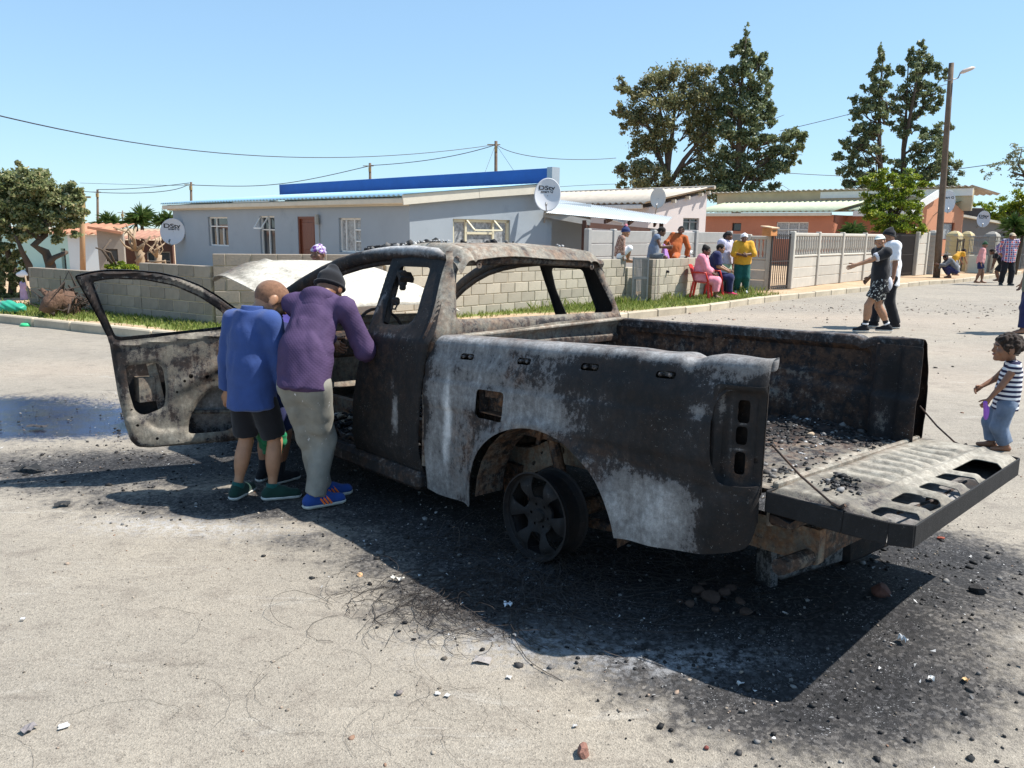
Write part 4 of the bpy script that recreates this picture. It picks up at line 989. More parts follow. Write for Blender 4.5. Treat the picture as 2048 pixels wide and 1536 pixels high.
# broad olive tree left of the conifer
tree('broad olive leaved tree left of the pointed conifer', (1330, 470), 55,
     [([(1330, 470), (1332, 390), (1336, 330), (1345, 270), (1352, 200)], .32, .08), ([(1333, 380), (1368, 320), (1400, 280), (1415, 255)], .2, .05), ([(1332, 350), (1312, 290), (1290, 240), (1262, 215)], .16, .04), ([(1335, 335), (1330, 270), (1318, 215), (1312, 165)], .14, .04), ([(1360, 335), (1390, 320), (1425, 330)], .12, .04)],
     [(1345, 150, 26, 24), (1315, 165, 28, 24), (1380, 160, 26, 28), (1405, 150, 22, 20), (1285, 175, 24, 22), (1245, 172, 18, 13), (1262, 190, 18, 14), (1242, 215, 15, 15), (1258, 235, 22, 16), (1290, 215, 34, 26), (1330, 205, 36, 26), (1370, 200, 34, 26), (1408, 190, 30, 28), (1425, 200, 22, 30), (1290, 245, 30, 22), (1320, 250, 34, 26), (1400, 235, 32, 26), (1425, 245, 24, 26), (1385, 255, 30, 20), (1250, 255, 14, 10), (1300, 290, 36, 24), (1285, 275, 22, 14), (1335, 290, 26, 22), (1405, 275, 24, 20), (1420, 290, 26, 26), (1270, 310, 16, 12), (1268, 340, 32, 18), (1240, 335, 16, 12), (1300, 345, 34, 22), (1330, 370, 38, 22), (1280, 370, 36, 20), (1375, 360, 26, 22), (1410, 340, 26, 26), (1400, 375, 34, 22), (1240, 370, 14, 10), (1370, 385, 30, 16), (1430, 370, 28, 26)],
     .20, LEAF_EUC, 1.0, tight=.36)
tree('tall pointed dark conifer behind the pink house', (1472, 470), 54,
     [([(1472, 470), (1474, 380), (1478, 280), (1484, 180), (1490, 75)], .36, .03), ([(1474, 385), (1500, 345), (1540, 320), (1570, 300)], .13, .03), ([(1476, 300), (1450, 270), (1442, 250)], .1, .03), ([(1478, 310), (1510, 270), (1530, 240)], .1, .03), ([(1500, 390), (1508, 350), (1520, 330)], .12, .04)],
     [(1493, 62, 6, 13, 60), (1494, 85, 12, 16), (1482, 95, 13, 14), (1498, 110, 15, 16), (1466, 105, 12, 12), (1486, 130, 22, 18), (1472, 150, 22, 16), (1512, 125, 15, 18), (1528, 130, 11, 22), (1500, 160, 24, 18), (1535, 155, 9, 14), (1452, 150, 17, 18), (1475, 180, 26, 20), (1512, 185, 24, 20), (1447, 175, 14, 14), (1450, 205, 22, 20), (1490, 215, 30, 22), (1525, 200, 16, 20), (1540, 185, 12, 18), (1545, 210, 14, 20), (1465, 240, 28, 22), (1505, 245, 28, 20), (1535, 235, 18, 16), (1450, 270, 26, 20), (1490, 270, 26, 18), (1455, 305, 28, 22), (1440, 330, 24, 22), (1512, 285, 26, 16), (1545, 280, 24, 16), (1575, 272, 24, 14), (1600, 280, 12, 18), (1592, 262, 14, 12), (1585, 300, 22, 14), (1550, 305, 28, 16), (1520, 320, 28, 20), (1560, 330, 26, 14), (1590, 320, 10, 12), (1490, 345, 26, 24), (1525, 350, 26, 16), (1455, 355, 30, 24), (1548, 345, 20, 12), (1440, 385, 26, 20), (1475, 385, 24, 18), (1515, 385, 28, 16), (1545, 378, 18, 14), (1560, 330, 14, 16)],
     .22, LEAF_CON, 1.1, tight=.36, droop=-.4)
cb = lambda x0: None
tree('dark feathery casuarina on the left behind the citrus tree', (1760, 470), 52,
     [([(1760, 470), (1762, 380), (1762, 300), (1761, 200), (1762, 105)], .26, .03), ([(1762, 330), (1740, 310), (1720, 295)], .08, .03), ([(1762, 235), (1785, 210), (1795, 190)], .07, .03)],
     [(1763, 104, 8, 12), (1762, 120, 11, 13), (1757, 142, 15, 15), (1772, 142, 10, 12), (1750, 165, 17, 14), (1768, 168, 15, 14), (1735, 180, 14, 11), (1758, 190, 20, 14), (1742, 205, 22, 15), (1715, 200, 13, 12), (1770, 210, 16, 13), (1725, 225, 22, 15), (1755, 230, 18, 13), (1708, 235, 14, 12), (1735, 250, 24, 14), (1712, 262, 20, 13), (1690, 290, 16, 11), (1745, 272, 22, 13), (1720, 285, 22, 13), (1680, 315, 13, 10), (1705, 310, 22, 13), (1738, 300, 24, 14), (1700, 335, 22, 13), (1730, 325, 22, 13), (1765, 320, 18, 14), (1690, 352, 16, 12), (1720, 350, 24, 15), (1750, 350, 22, 15), (1700, 370, 18, 12), (1735, 375, 24, 14)],
     .20, LEAF_CON, 1.15, tight=.36, droop=-.7)
tree('dark feathery casuarina on the right behind the street light pole', (1803, 470), 53,
     [([(1803, 470), (1805, 380), (1808, 300), (1822, 200), (1838, 130)], .26, .03), ([(1806, 300), (1814, 220), (1818, 130)], .12, .03), ([(1806, 310), (1845, 285), (1870, 265)], .08, .03), ([(1895, 380), (1892, 330), (1890, 300)], .07, .02)],
     [(1842, 90, 7, 11), (1838, 105, 12, 11), (1822, 105, 8, 13), (1845, 120, 18, 13), (1865, 120, 12, 15), (1822, 125, 13, 12), (1850, 140, 20, 14), (1828, 145, 16, 12), (1872, 140, 12, 12), (1885, 150, 12, 8), (1800, 145, 12, 12), (1845, 165, 22, 14), (1820, 170, 20, 12), (1868, 175, 18, 12), (1805, 190, 18, 12), (1835, 195, 24, 14), (1865, 200, 18, 12), (1885, 205, 10, 10), (1800, 215, 18, 14), (1840, 222, 22, 13), (1865, 220, 14, 10), (1795, 245, 18, 13), (1825, 250, 20, 13), (1800, 270, 15, 14), (1850, 262, 14, 11), (1870, 265, 22, 12), (1900, 250, 14, 11), (1855, 285, 24, 14), (1885, 285, 18, 13), (1825, 300, 18, 13), (1870, 305, 24, 13), (1835, 325, 22, 14), (1895, 315, 18, 16), (1865, 330, 24, 14), (1905, 335, 18, 16), (1800, 330, 16, 14), (1820, 355, 24, 16), (1860, 355, 24, 15), (1905, 360, 18, 16), (1790, 360, 16, 14), (1845, 380, 26, 14), (1895, 378, 22, 14)],
     .20, LEAF_CON, 1.15, tight=.36, droop=-.7)
tree('bright yellow green citrus tree overhanging the driveway gate', (1788, 470), 33,
     [([(1788, 500), (1786, 460), (1782, 430), (1778, 400), (1770, 375)], .12, .03), ([(1784, 440), (1805, 410), (1825, 390)], .07, .02), ([(1784, 445), (1760, 425), (1745, 410)], .06, .02)],
     [(1775, 350, 15, 11), (1760, 352, 20, 11), (1735, 360, 18, 9), (1785, 358, 14, 12), (1725, 362, 12, 8), (1750, 372, 22, 12), (1830, 355, 22, 14), (1845, 370, 14, 12), (1815, 368, 16, 13), (1775, 378, 22, 12), (1740, 392, 20, 12), (1800, 385, 26, 14), (1838, 390, 16, 12), (1770, 400, 30, 14), (1750, 415, 26, 14), (1800, 412, 32, 16), (1830, 415, 18, 12), (1735, 430, 20, 14), (1770, 435, 34, 16), (1810, 440, 30, 16), (1838, 452, 18, 11), (1790, 458, 34, 12), (1755, 455, 22, 12), (1825, 462, 20, 9)],
     .105, LEAF_CIT, 1.7, tight=.36)
tree('pale sparse tree reaching in at the upper right edge', (2075, 470), 40,
     [([(2075, 470), (2070, 400), (2052, 352), (2020, 345)], .16, .03), ([(2055, 355), (2040, 330), (2035, 300)], .06, .02)],
     [(2040, 300, 16, 14, 90), (2020, 318, 20, 14, 130), (2045, 325, 18, 14, 130), (1998, 330, 18, 9, 90), (1980, 340, 14, 8, 50), (2035, 345, 22, 12, 120), (2060, 310, 20, 20, 120), (2062, 340, 20, 16, 120), (1975, 355, 9, 9, 25), (2040, 370, 18, 9, 60)],
     .12, LEAF_PAL, 1.0, tight=.38)
tree('rounded bright green tree behind the dark grey house', (2035, 480), 60,
     [([(2035, 480), (2036, 430), (2040, 400)], .25, .08)],
     [(2040, 400, 30, 16), (2015, 415, 26, 16), (2050, 420, 26, 20), (1995, 430, 18, 14), (2030, 435, 26, 16), (1985, 415, 16, 10), (2060, 395, 24, 18), (1965, 420, 18, 12), (1945, 412, 12, 8), (2010, 450, 22, 12), (2050, 445, 20, 14)],
     .2, LEAF_CIT, 1.4, tight=.36)
tree('big grey green tree leaning over the left wall', (100, 548), 17.2,
     [([(107, 560), (98, 530), (84, 505), (78, 490), (82, 470), (90, 440)], .12, .05), ([(98, 528), (110, 515), (118, 505)], .07, .04), ([(62, 560), (62, 530), (54, 505), (50, 470)], .09, .03), ([(82, 480), (60, 455), (40, 430)], .06, .02), ([(86, 460), (115, 430), (135, 400)], .05, .015)],
     [(20, 370, 34, 22), (60, 362, 34, 22), (95, 370, 32, 20), (130, 380, 22, 16), (148, 375, 16, 12), (155, 395, 16, 14), (120, 400, 30, 18), (80, 395, 36, 20), (40, 400, 34, 20), (0, 395, 26, 24), (-30, 400, 30, 30), (150, 420, 20, 14), (115, 430, 30, 16), (75, 430, 34, 18), (35, 435, 34, 18), (0, 440, 26, 20), (142, 445, 22, 14), (105, 455, 30, 13), (65, 460, 32, 14), (25, 470, 30, 16), (150, 470, 10, 7), (-20, 460, 28, 26), (110, 485, 12, 11), (15, 495, 22, 12)],
     .085, LEAF_GRY, 2.0, tight=.37)
tree('dark spiky topped tree behind the leaning tree at far left', (20, 540), 30,
     [([(20, 560), (19, 500), (19, 440), (40, 345)], .2, .03)], [(38, 335, 9, 10), (42, 350, 20, 14), (25, 365, 22, 14), (60, 360, 18, 12), (85, 352, 12, 10), (82, 368, 16, 10), (10, 380, 20, 14)], .16, LEAF_EUC, 1.3)
# hedge / creeper fence at the far left edge
tree('tangled creeper hedge on the fence at the far left edge', (25, 600), 17.6,
     [([(22, 610), (20, 540), (20, 490)], .09, .06), ([(50, 608), (54, 540)], .02, .015)],
     [(5, 520, 18, 22), (35, 520, 16, 18), (10, 560, 18, 24), (35, 560, 16, 22), (8, 590, 16, 16), (30, 592, 14, 14), (-10, 560, 14, 40), (62, 590, 10, 14), (60, 545, 8, 12)], .09, LEAF_GRY, 1.5, name='hedge', cat='hedge', tight=.36)
# low shrub in front of the shed
tree('low green shrub on top of the wall by the cement shed', (240, 545), 16.5, [([(240, 560), (240, 540)], .03, .01), ([(226, 530), (214, 500), (213, 480)], .035, .02), ([(228, 528), (220, 505), (210, 495)], .025, .015), ([(232, 530), (236, 505)], .02, .012)], [(222, 535, 12, 7), (240, 530, 18, 8), (262, 533, 14, 7), (250, 540, 22, 7)], .08, LEAF_CIT, 2.2, name='shrub', cat='shrub')
def stump(label, px, py, D, arms, w):
    b = AT(px, py, D); t = empty('pruned_tree', (b[0], b[1], .05), 0, label, 'tree'); b[2] = .05; mb = MB()
    for (pl, r0, r1) in arms:
        P = [AT(p[0], p[1], D) - b + np.array([0, random.uniform(-.25, .25) * i, 0]) for i, p in enumerate(pl)]; mb.tube(P, np.linspace(r0, r1, len(P)) * .62, 8)
    mb.build('trunk', BARKP, t, True)
stump('hard pruned pale tree stump with many cut branches', 275, 560, 19,
      [([(275, 560), (274, 520), (270, 495)], .17, .15), ([(274, 525), (285, 505)], .1, .06), ([(270, 500), (258, 485), (250, 465), (246, 455)], .07, .03), ([(270, 498), (268, 475), (262, 455)], .07, .03), ([(271, 498), (275, 478), (272, 462)], .06, .03), ([(272, 500), (284, 485), (295, 472)], .07, .03), ([(268, 500), (258, 470), (240, 448)], .05, .02), ([(266, 500), (255, 492), (248, 478)], .05, .02), ([(285, 500), (292, 488)], .04, .02)], 1)
stump('smaller pruned stump bristling with pale cut twigs beside the left dish', 316, 545, 19.5,
      [([(316, 550), (314, 510)], .12, .14)] + [([(314, 515), (314 + dx * .6, 500), (314 + dx, 500 - h_)], .035, .015) for dx, h_ in ((-12, 8), (-9, 24), (-4, 30), (0, 22), (5, 26), (9, 12), (13, 20), (-14, 18), (3, 14))] + [([(305, 545), (305, 520)], .04, .04), ([(334, 548), (334, 520)], .04, .04), ([(300, 524), (336, 522)], .035, .035)], 1)
# yuccas
def yucca(label, heads, D, L=.75, n=90, stem=None, name='yucca'):
    b = AT(heads[0][0], heads[0][1] + 60, D); b[2] = .05; t = empty(name, b, 0, label, 'yucca'); V = []; F = []; lf = []; i0 = 0; mb = MB()
    for (px, py) in heads:
        c = AT(px, py, D) - b; mb.tube([(c[0] * .4, 0, 0), (c[0] * .9, 0, c[2] * .6), c], [.09, .08, .06], 7)
        for i in range(n):
            d = rng.normal(size=3); d[2] = abs(d[2]) * .9 - .25; d /= np.linalg.norm(d); l = L * rng.uniform(.7, 1.1); sd = np.cross(d, [0, 0, 1]); sd /= np.linalg.norm(sd) + 1e-9
            m = c + d * l * .55 + [0, 0, .04]; tip = c + d * l + [0, 0, -.12 * l]; w = .03
            V += [c - sd * w * .6, c + sd * w * .6, m + sd * w, tip, m - sd * w]; F.append(tuple(range(i0, i0 + 5))); i0 += 5; lf += [rng.uniform(0, 1)] * 5
    mb.build('trunk', BARK, t, True); obj('leaves', mesh_from('leaves', np.array(V), F, LEAF_YUC, None, False, dict(leaf=lf)), t)
yucca('spiky yucca left of the grey blue house, largest head', [(283, 434), (272, 446)], 36, .75, 120)
yucca('spiky yucca partly behind the left house corner', [(325, 446), (338, 440)], 36, .65, 80)
yucca('smaller yucca heads above the shed roof at left', [(216, 440), (200, 452), (232, 448)], 40, .6, 80)
yucca('spiky plant against the recessed porch of the terracotta house', [(1706, 462), (1698, 470)], 32, .62, 70)
yucca('large dark yucca behind the man in the plaid shirt', [(2030, 452), (2045, 470)], 36, .8, 150)
# weeds against the block wall
def weeds(label, px, py, n, h, w):
    g = G(px, py, .1); p = np.column_stack([g[0] + rng.normal(0, w, n), g[1] + rng.normal(0, w * .6, n), np.full(n, .1)])
    tag(obj('weeds', blades('weeds', p, h * .5, h, .02, MAT_GRASS, 1, .9)), kind='stuff')
weeds('leafy weed clump at the wall corner right of the pedestrian gate', 1316, 600, 420, .24, .25)
weeds('weeds at the foot of the tan wall seen through the cab window', 1050, 614, 500, .25, .5)
weeds('grassy weeds by the feet of the woman in yellow', 1465, 586, 400, .25, .35)
weeds('weeds near the pillar under the bobble hat child', 1225, 606, 300, .2, .3)
# ================================================================= BURNT-OUT PICKUP
def burnt(name, warm=0.0, fleck=.5, rough=.72):
    k = NT(name); P = k.tc.outputs['Object']
    nA = k.noise(5, 8, .68, P, .4); nB = k.noise(34, 6, .72, P); nC = k.noise(190, 3, .7, P)
    v = k.math('ADD', k.attr('tone'), k.math('MULTIPLY', k.math('SUBTRACT', nA, .5), .62))
    v = k.math('ADD', v, k.math('MULTIPLY', k.math('SUBTRACT', nB, .5), .62)); v = k.math('ADD', v, k.math('MULTIPLY', k.math('SUBTRACT', nC, .5), .26))
    w = warm
    ms = k.n('ShaderNodeMapping'); ms.inputs['Scale'].default_value = (1, 1, .22); k.L(P, ms.inputs['Vector']); st = k.noise(26, 5, .7, ms.outputs[0])
    v = k.math('ADD', v, k.math('MULTIPLY', k.math('SUBTRACT', st, .5), .40))
    c = k.ramp(v, [(.10, (.0065, .006, .0065)), (.34, (.017, .016, .017)), (.39, (.045, .042, .042)), (.43, (.115, .110 - .006 * w, .110 - .02 * w)), (.54, (.165, .160 - .010 * w, .156 - .035 * w)),
                   (.66, (.25, .246 - .018 * w, .242 - .055 * w)), (.80, (.38, .375 - .025 * w, .37 - .08 * w)), (1.0, (.64, .625 - .03 * w, .61 - .10 * w))])
    r = k.math('MULTIPLY', k.attr('rust'), k.step(k.noise(14, 7, .75, P), .40, .62))
    c = k.mix(r, c, k.ramp(nB, [(.3, (.075, .035, .02)), (.55, (.20, .10, .05)), (.75, (.36, .21, .12))]))
    fl = k.math('MULTIPLY', k.step(k.noise(85, 4, .8, P), .635, .67), k.math('MULTIPLY', k.step(k.noise(6, 4, .7, P), .46, .60), fleck))
    c = k.mix(fl, c, (.50, .49, .48))
    k.set(c, k.math('ADD', rough - .1, k.math('MULTIPLY', nB, .25)), 0.0, .35)
    k.bump(k.math('ADD', nB, k.math('MULTIPLY', nC, .5)), .35, .008)
    return k.m
BURN = burnt('burnt_paint'); BURNW = burnt('burnt_rusty_metal', 1.0, .6); BURNK = burnt('sooty_metal', .3, .25)
def tones(base, blobs, rust=0.0, rblobs=(), k2=2):
    def f(u, v, P):
        t = np.full(u.shape, float(base)); r = np.full(u.shape, float(rust))
        for (a, b, ra, rb, val) in blobs:
            w = np.exp(-(np.abs((u - a) / ra) ** k2 + np.abs((v - b) / rb) ** k2)); t = t * (1 - w) + val * w
        for (a, b, ra, rb, val) in rblobs:
            w = np.exp(-(np.abs((u - a) / ra) ** 2 + np.abs((v - b) / rb) ** 2)); r = r * (1 - w) + val * w
        return dict(tone=t, rust=r)
    return f
def const_attr(o, tone, rust=0.0):
    me = o.data; n = len(me.vertices)
    for nm, v in (('tone', tone), ('rust', rust)):
        a = me.attributes.new(nm, 'FLOAT', 'POINT'); a.data.foreach_set('value', np.full(n, v, dtype=np.float32))
    return o
truck = empty('pickup_truck', TRUCK_O, 0, 'burnt out pickup truck shell with open doors, raised bonnet and lowered tailgate', 'pickup truck')
mw = Matrix.Identity(4)
for i in range(3):
    for j in range(3): mw[i][j] = TRUCK_M[i][j]
    mw[i][3] = TRUCK_O[i]
truck.matrix_world = mw
def smooth(t): t = np.clip(t, 0, 1); return t * t * (3 - 2 * t)
def part(mb, name, mat=None, tone=.2, rust=.0, parent=None, sm=False):
    o = mb.build(name, mat or BURNK, parent or truck, sm); const_attr(o, tone, rust)
    if sm: autosmooth(o, 40)
    return o

# ---------- bed sides
ARC = lambda u, v: (np.hypot((u - .02) / .51, np.maximum(v - .275, 0) / .49) - 1) * .5
def bed_fn(side):
    def f(u, v):
        vt = 1.145; r0 = .055; x = u; z = np.minimum(v, vt)
        y = .845 + .028 * np.sin(np.clip((v - .25) / .95, 0, 1) * np.pi) - .03 * smooth((z - 1.02) / .13)
        y = y + .028 * np.exp(-(ARC(u, v) / .05) ** 2) * (v < .9)
        y = y + .008 * smooth((.955 - v) / .010) * smooth((v - .765) / .010) - .006 * np.exp(-((v - .72 - .05 * u) / .012) ** 2) * (u < -.3)
        y = y - .10 * smooth((u - .93) / .08) ** 2
        th = np.clip((-.965 - u) / .25, 0, 1) * np.pi / 2; x = np.where(u < -.965, -.965 - .165 * np.sin(th), u); y = y - .078 * (1 - np.cos(th)); rear = np.clip((-.86 - u) / .25, 0, 1) * (side > 0); y = y + .024 * rear * smooth((z - 1.02) / .13)
        r = .055 - .025 * rear; z = z + .022 * rear * smooth((v - 1.09) / .055)
        a = np.clip((v - vt) / r0, 0, np.pi / 2); y2 = y - r * (1 - np.cos(a)); z2 = z + r * np.sin(a)
        fl = np.clip(v - vt - r0 * np.pi / 2, 0, .085) * np.clip((u + 1.2) / .22, .12, 1); dn = np.clip(v - vt - r0 * np.pi / 2 - .085, 0, .06)
        y2 = y2 - fl; z2 = z2 - dn
        sag = -.043 * (u + 1.1) * np.clip((v - .5) / .5, 0, 1) if side > 0 else -.018 * (u + 1.1) * np.clip((v - .5) / .5, 0, 1)
        dent = -.022 * np.exp(-((u + .80) / .045) ** 2) * smooth((v - 1.08) / .08) - .008 * np.exp(-((u + .62) / .10) ** 2) * smooth((v - 1.08) / .08) if side > 0 else -.02 * np.exp(-((u + .83) / .03) ** 2) * smooth((v - 1.1) / .05)
        wob = .004 * np.sin(u * 9 + 1) * np.sin(v * 7) + .003 * np.sin(u * 23 + v * 11)
        return np.stack([x, side * (y2 + wob), z2 + sag + dent], -1)
    return f
VT = 1.145 + .055 * math.pi / 2 + .085 + .05
out_l = round_poly([(.985, .225), (.85, .215), (.52, .225), (.52, .0), (-.46, .0), (-.47, .335), (-.68, .345), (-.93, .385), (-1.14, .455), (-1.225, .56), (-1.225, .705), (-.99, .70), (-.955, .80), (-.945, 1.0), (-.99, 1.075), (-1.215, 1.08), (-1.215, VT), (.88, VT), (.90, 1.2), (.955, 1.03), (.995, .75), (1.0, .35)], .035)
HOOKS = [(.61, 1.10), (.17, 1.105), (-.26, 1.108), (-.69, 1.11)]
def sd_left(u, v):
    d = poly_sdf(u, v, out_l); d = np.maximum(d, -ARC(u, v)); d = np.maximum(d, -box_sdf(u, v, (.375, .845), (.105, .088), .025))
    for (a, b) in HOOKS: d = np.maximum(d, -box_sdf(u, v, (a, b), (.052, .016), .012))
    return d
tl = tones(.47, [(.95, .7, .06, .6, .12), (.50, 1.05, .42, .075, .53), (.05, 1.05, .2, .08, .34), (.55, .88, .35, .075, .60), (.15, .86, .28, .08, .60), (-.15, .85, .22, .07, .53), (.38, .72, .16, .05, .40),
               (.83, .5, .13, .28, .55), (.62, .5, .12, .2, .42), (.60, .33, .10, .10, .50), (.93, .35, .05, .15, .62),
               (-.62, .98, .33, .20, .05), (-.40, 1.06, .22, .09, .10), (-.35, .9, .12, .1, .30), (-.30, .74, .15, .05, .30), (-.62, .74, .3, .09, .14), (-.45, .66, .12, .08, .42),
               (-.70, .50, .25, .13, .74), (-.55, .46, .13, .11, .68), (-.80, .60, .16, .05, .66), (-.62, .37, .2, .05, .62), (-.99, .50, .10, .17, .07), (-1.15, .55, .13, .2, .06), (-1.0, .9, .05, .2, .15), (-.88, .98, .05, .035, .52), (-.93, .72, .06, .1, .12),
               (-.1, 1.20, 2.0, .035, .66), (-1.1, 1.18, .12, .06, .60), (-1.15, 1.09, .1, .03, .2), (-.1, 1.33, 2.0, .07, .62), (.73, .72, .030, .22, 1.05), (.755, .5, .028, .12, .98)],
           .05, [(.6, .55, .12, .2, .45), (.05, .72, .5, .05, .3), (.2, 1.05, .1, .1, .35), (-.3, .6, .1, .1, .3), (0, 1.3, 1.5, .1, .35)])
bed_l = sheet('bed_side', sd_left, (-1.235, 1.01, .19, VT), .0135, bed_fn(1), .004, BURN, truck, tl, flip=True)
for (a, b) in HOOKS:
    hk = MB()
    for dx in (-.026, .026):
        p = bed_fn(1)(np.array([a + dx]), np.array([b]))[0]; hk.tube([p + [0, -.03, 0], p + [0, .004, 0], p + [.004, .010, 0]], [.009, .009, .005], 8)
    p = bed_fn(1)(np.array([a]), np.array([b]))[0]; hk.bar(p + [-.05, -.028, 0], p + [.05, -.028, 0], .01, .02)
    part(hk, 'tie_hook', BURN, .40, .1, bed_l)
# fuel filler pocket behind the missing flap
fp_ = MB(); fp_.box((.375, .78, .845), (.25, .006, .22)); fp_.tube([(.34, .78, .83), (.32, .80, .82), (.30, .83, .80)], [.05, .05, .045], 12); fp_.box((.42, .80, .87), (.1, .03, .08), rot=rotz(.4))
for (c_, s_) in (((.265, .815, .845), (.006, .07, .2)), ((.485, .815, .845), (.006, .07, .2)), ((.375, .815, .94), (.22, .07, .006)), ((.375, .815, .75), (.22, .07, .006))): fp_.box(c_, s_)
part(fp_, 'fuel_filler', BURNW, .30, .8, bed_l)
# tail lamp cavity
def rec_fn(u, v):
    ed = box_sdf(u, v, (-1.085, .885), (.125, .190), .04); ins = .030 * smooth((-ed + .005) / .02)
    th = np.clip((-.965 - u) / .25, 0, 1) * np.pi / 2; y0 = .865 - .006
    x = np.where(u < -.965, -.965 - .165 * np.sin(th), u) + ins * np.sin(th); y = y0 - .078 * (1 - np.cos(th)) - ins * np.cos(th)
    return np.stack([x, y, v], -1)
slots = [((-1.085, .990), (.036, .045)), ((-1.08, .895), (.034, .036)), ((-1.08, .785), (.032, .045))]
def sd_rec(u, v):
    d = box_sdf(u, v, (-1.085, .888), (.142, .205), .03)
    for c_, h_ in slots: d = np.maximum(d, -box_sdf(u, v, c_, h_, .018))
    return np.maximum(d, .011 - np.hypot(u + 1.195, v - .80))
rec = sheet('tail_lamp_cavity', sd_rec, (-1.24, -.93, .66, 1.1), .009, rec_fn, .004, BURNK, bed_l, tones(.10, [(-.97, 1.0, .02, .12, .38), (-1.02, .9, .012, .2, .36), (-1.08, .84, .05, .010, .58), (-1.08, .942, .05, .010, .52), (-1.08, .79, .04, .04, .3), (-1.18, .9, .02, .2, .2)], 0.05, [(-1.08, .77, .05, .05, .7)]), flip=True)
rw = MB(); rw.box((-1.10, .775, .885), (.045, .010, .42)); rw.box((-1.05, .80, .692), (.13, .07, .014), bevel=.005); rw.box((-1.02, .755, .88), (.2, .006, .44))
part(rw, 'corner_post', BURNK, .12, .1, bed_l)
# right side
out_r = round_poly([(.985, .225), (.52, .225), (.52, .0), (-.46, .0), (-.47, .335), (-.93, .385), (-1.14, .455), (-1.19, .56), (-1.19, VT), (.88, VT), (.90, 1.2), (.955, 1.03), (1.0, .35)], .03)
bed_r = sheet('bed_side', lambda u, v: np.maximum(poly_sdf(u, v, out_r), -ARC(u, v)), (-1.2, 1.01, .19, VT), .02, bed_fn(-1), .004, BURN, truck, tones(.35, [(0, 1.2, 2, .06, .5), (-1.1, 1.2, .2, .1, .25), (-1.15, .8, .08, .4, .1)], .2))
def inr_fn(u, v):
    y = -.68 + .0 * u
    pk = smooth(-(box_sdf(u, v, (-.42, 1.055), (.45, .075), .04)) / .018 + .5) * .028
    pk2 = smooth(-(box_sdf(u, v, (.42, .99), (.33, .12), .04)) / .018 + .5) * .018
    post = smooth((-.915 - u) / .02) * (.075 + .02 * smooth((-1.06 - u) / .02)); ledge = smooth((.93 - v) / .03) * .022
    wh = .16 * smooth((.86 - v) / .05) * smooth((.42 - np.abs(u - .02)) / .08)
    zsag = -.018 * (u + 1.1) * np.clip((v - .7) / .5, 0, 1)
    return np.stack([u, y - pk - pk2 + post + ledge + wh + .003 * np.sin(u * 17) * np.sin(v * 13), v + zsag], -1)
sheet('bed_inner_wall', lambda u, v: box_sdf(u, v, (-.15, .92), (1.02, .25), .01), (-1.18, .88, .66, 1.18), .0125, inr_fn, .004, BURNW, truck,
      tones(.27, [(-1.05, .9, .14, .4, .12), (-.5, 1.05, .3, .05, .16), (-.42, .95, .5, .02, .34), (.3, 1.0, .5, .14, .36), (-.3, .82, .4, .08, .34), (-.8, .8, .12, .12, .2), (-1.0, .78, .05, .1, .42), (-.1, 1.15, 1.2, .02, .2)], .35, [(.1, 1.08, .6, .1, .75), (-.6, 1.13, .4, .03, .5), (-1.05, .9, .15, .4, .0), (.5, .9, .4, .2, .5)]), flip=True)
def inl_fn(u, v): return np.stack([u, .735 + 0 * u + .10 * smooth((-.915 - u) / .02) * -.3 - .16 * smooth((.86 - v) / .05) * smooth((.42 - np.abs(u - .02)) / .08), v - .043 * (u + 1.1) * np.clip((v - .7) / .5, 0, 1)], -1)
sheet('bed_inner_wall', lambda u, v: box_sdf(u, v, (-.115, .90), (.975, .23), .01), (-1.18, .88, .66, 1.18), .03, inl_fn, .004, BURNW, truck, tones(.4, [], .4))
def blk_fn(u, v):
    top = .025 * smooth((v - 1.07) / .03); rid = .018 * (np.cos((v - .72) / .145 * 2 * np.pi) > .2) * (v < 1.03)
    return np.stack([.86 - top - rid * 1.0 - .012 * np.sin(u * 4), u, v + (.03 - .038 * (u - .0)) * np.clip((v - .7) / .4, 0, 1) + .01 * np.sin(u * 5 + 2) * (v > 1)], -1)
sheet('bulkhead', lambda u, v: box_sdf(u, v, (0, .9), (.70, .22), .01), (-.71, .71, .67, 1.13), .0125, blk_fn, .006, BURNW, truck, tones(.45, [(0, 1.1, 1, .03, .68), (-.2, .97, .5, .04, .18), (-.5, .9, .2, .03, .6), (-.3, .87, .4, .02, .8)], .3, [(-.55, .9, .15, .05, .8), (0, 1.09, 1, .03, .55)]))
part(MB().bar((.845, -.72, 1.163), (.845, .68, 1.108), .06, .02, bevel=.006), 'bulkhead_rail', BURNW, .66, .5)
# floor with soot and debris
def flo_fn(u, v):
    ribs = .007 * smooth(np.cos(v / .125 * 2 * np.pi) * 2) * (u > -1.1)
    deb = .035 * np.clip(np.sin(u * 5.1 + 2 * np.sin(v * 4)) * np.sin(v * 6.3 + u * 2) - .15, 0, 1) * smooth((-.2 - v) / .3 + .6) * smooth((u + 1.05) / .2)
    return np.stack([u, v, .688 + ribs + deb + .004 * np.sin(u * 61 + v * 17) * np.sin(v * 53 - u * 21) * (deb > .004)], -1)
floor_o = sheet('bed_floor', lambda u, v: box_sdf(u, v, (-.14, .02), (1.0, .72), .01), (-1.15, .87, -.71, .75), .0125, flo_fn, .004, BURNW, truck,
      tones(.40, [(-.6, -.45, .5, .22, .15), (-.3, 0, .4, .3, .30), (-.85, .1, .25, .25, .42), (-1.1, 0, .04, 1, .72), (-1.0, .45, .12, .25, .40), (.2, -.3, .5, .4, .3)], .2, [(-.8, .0, .2, .2, .5)]))
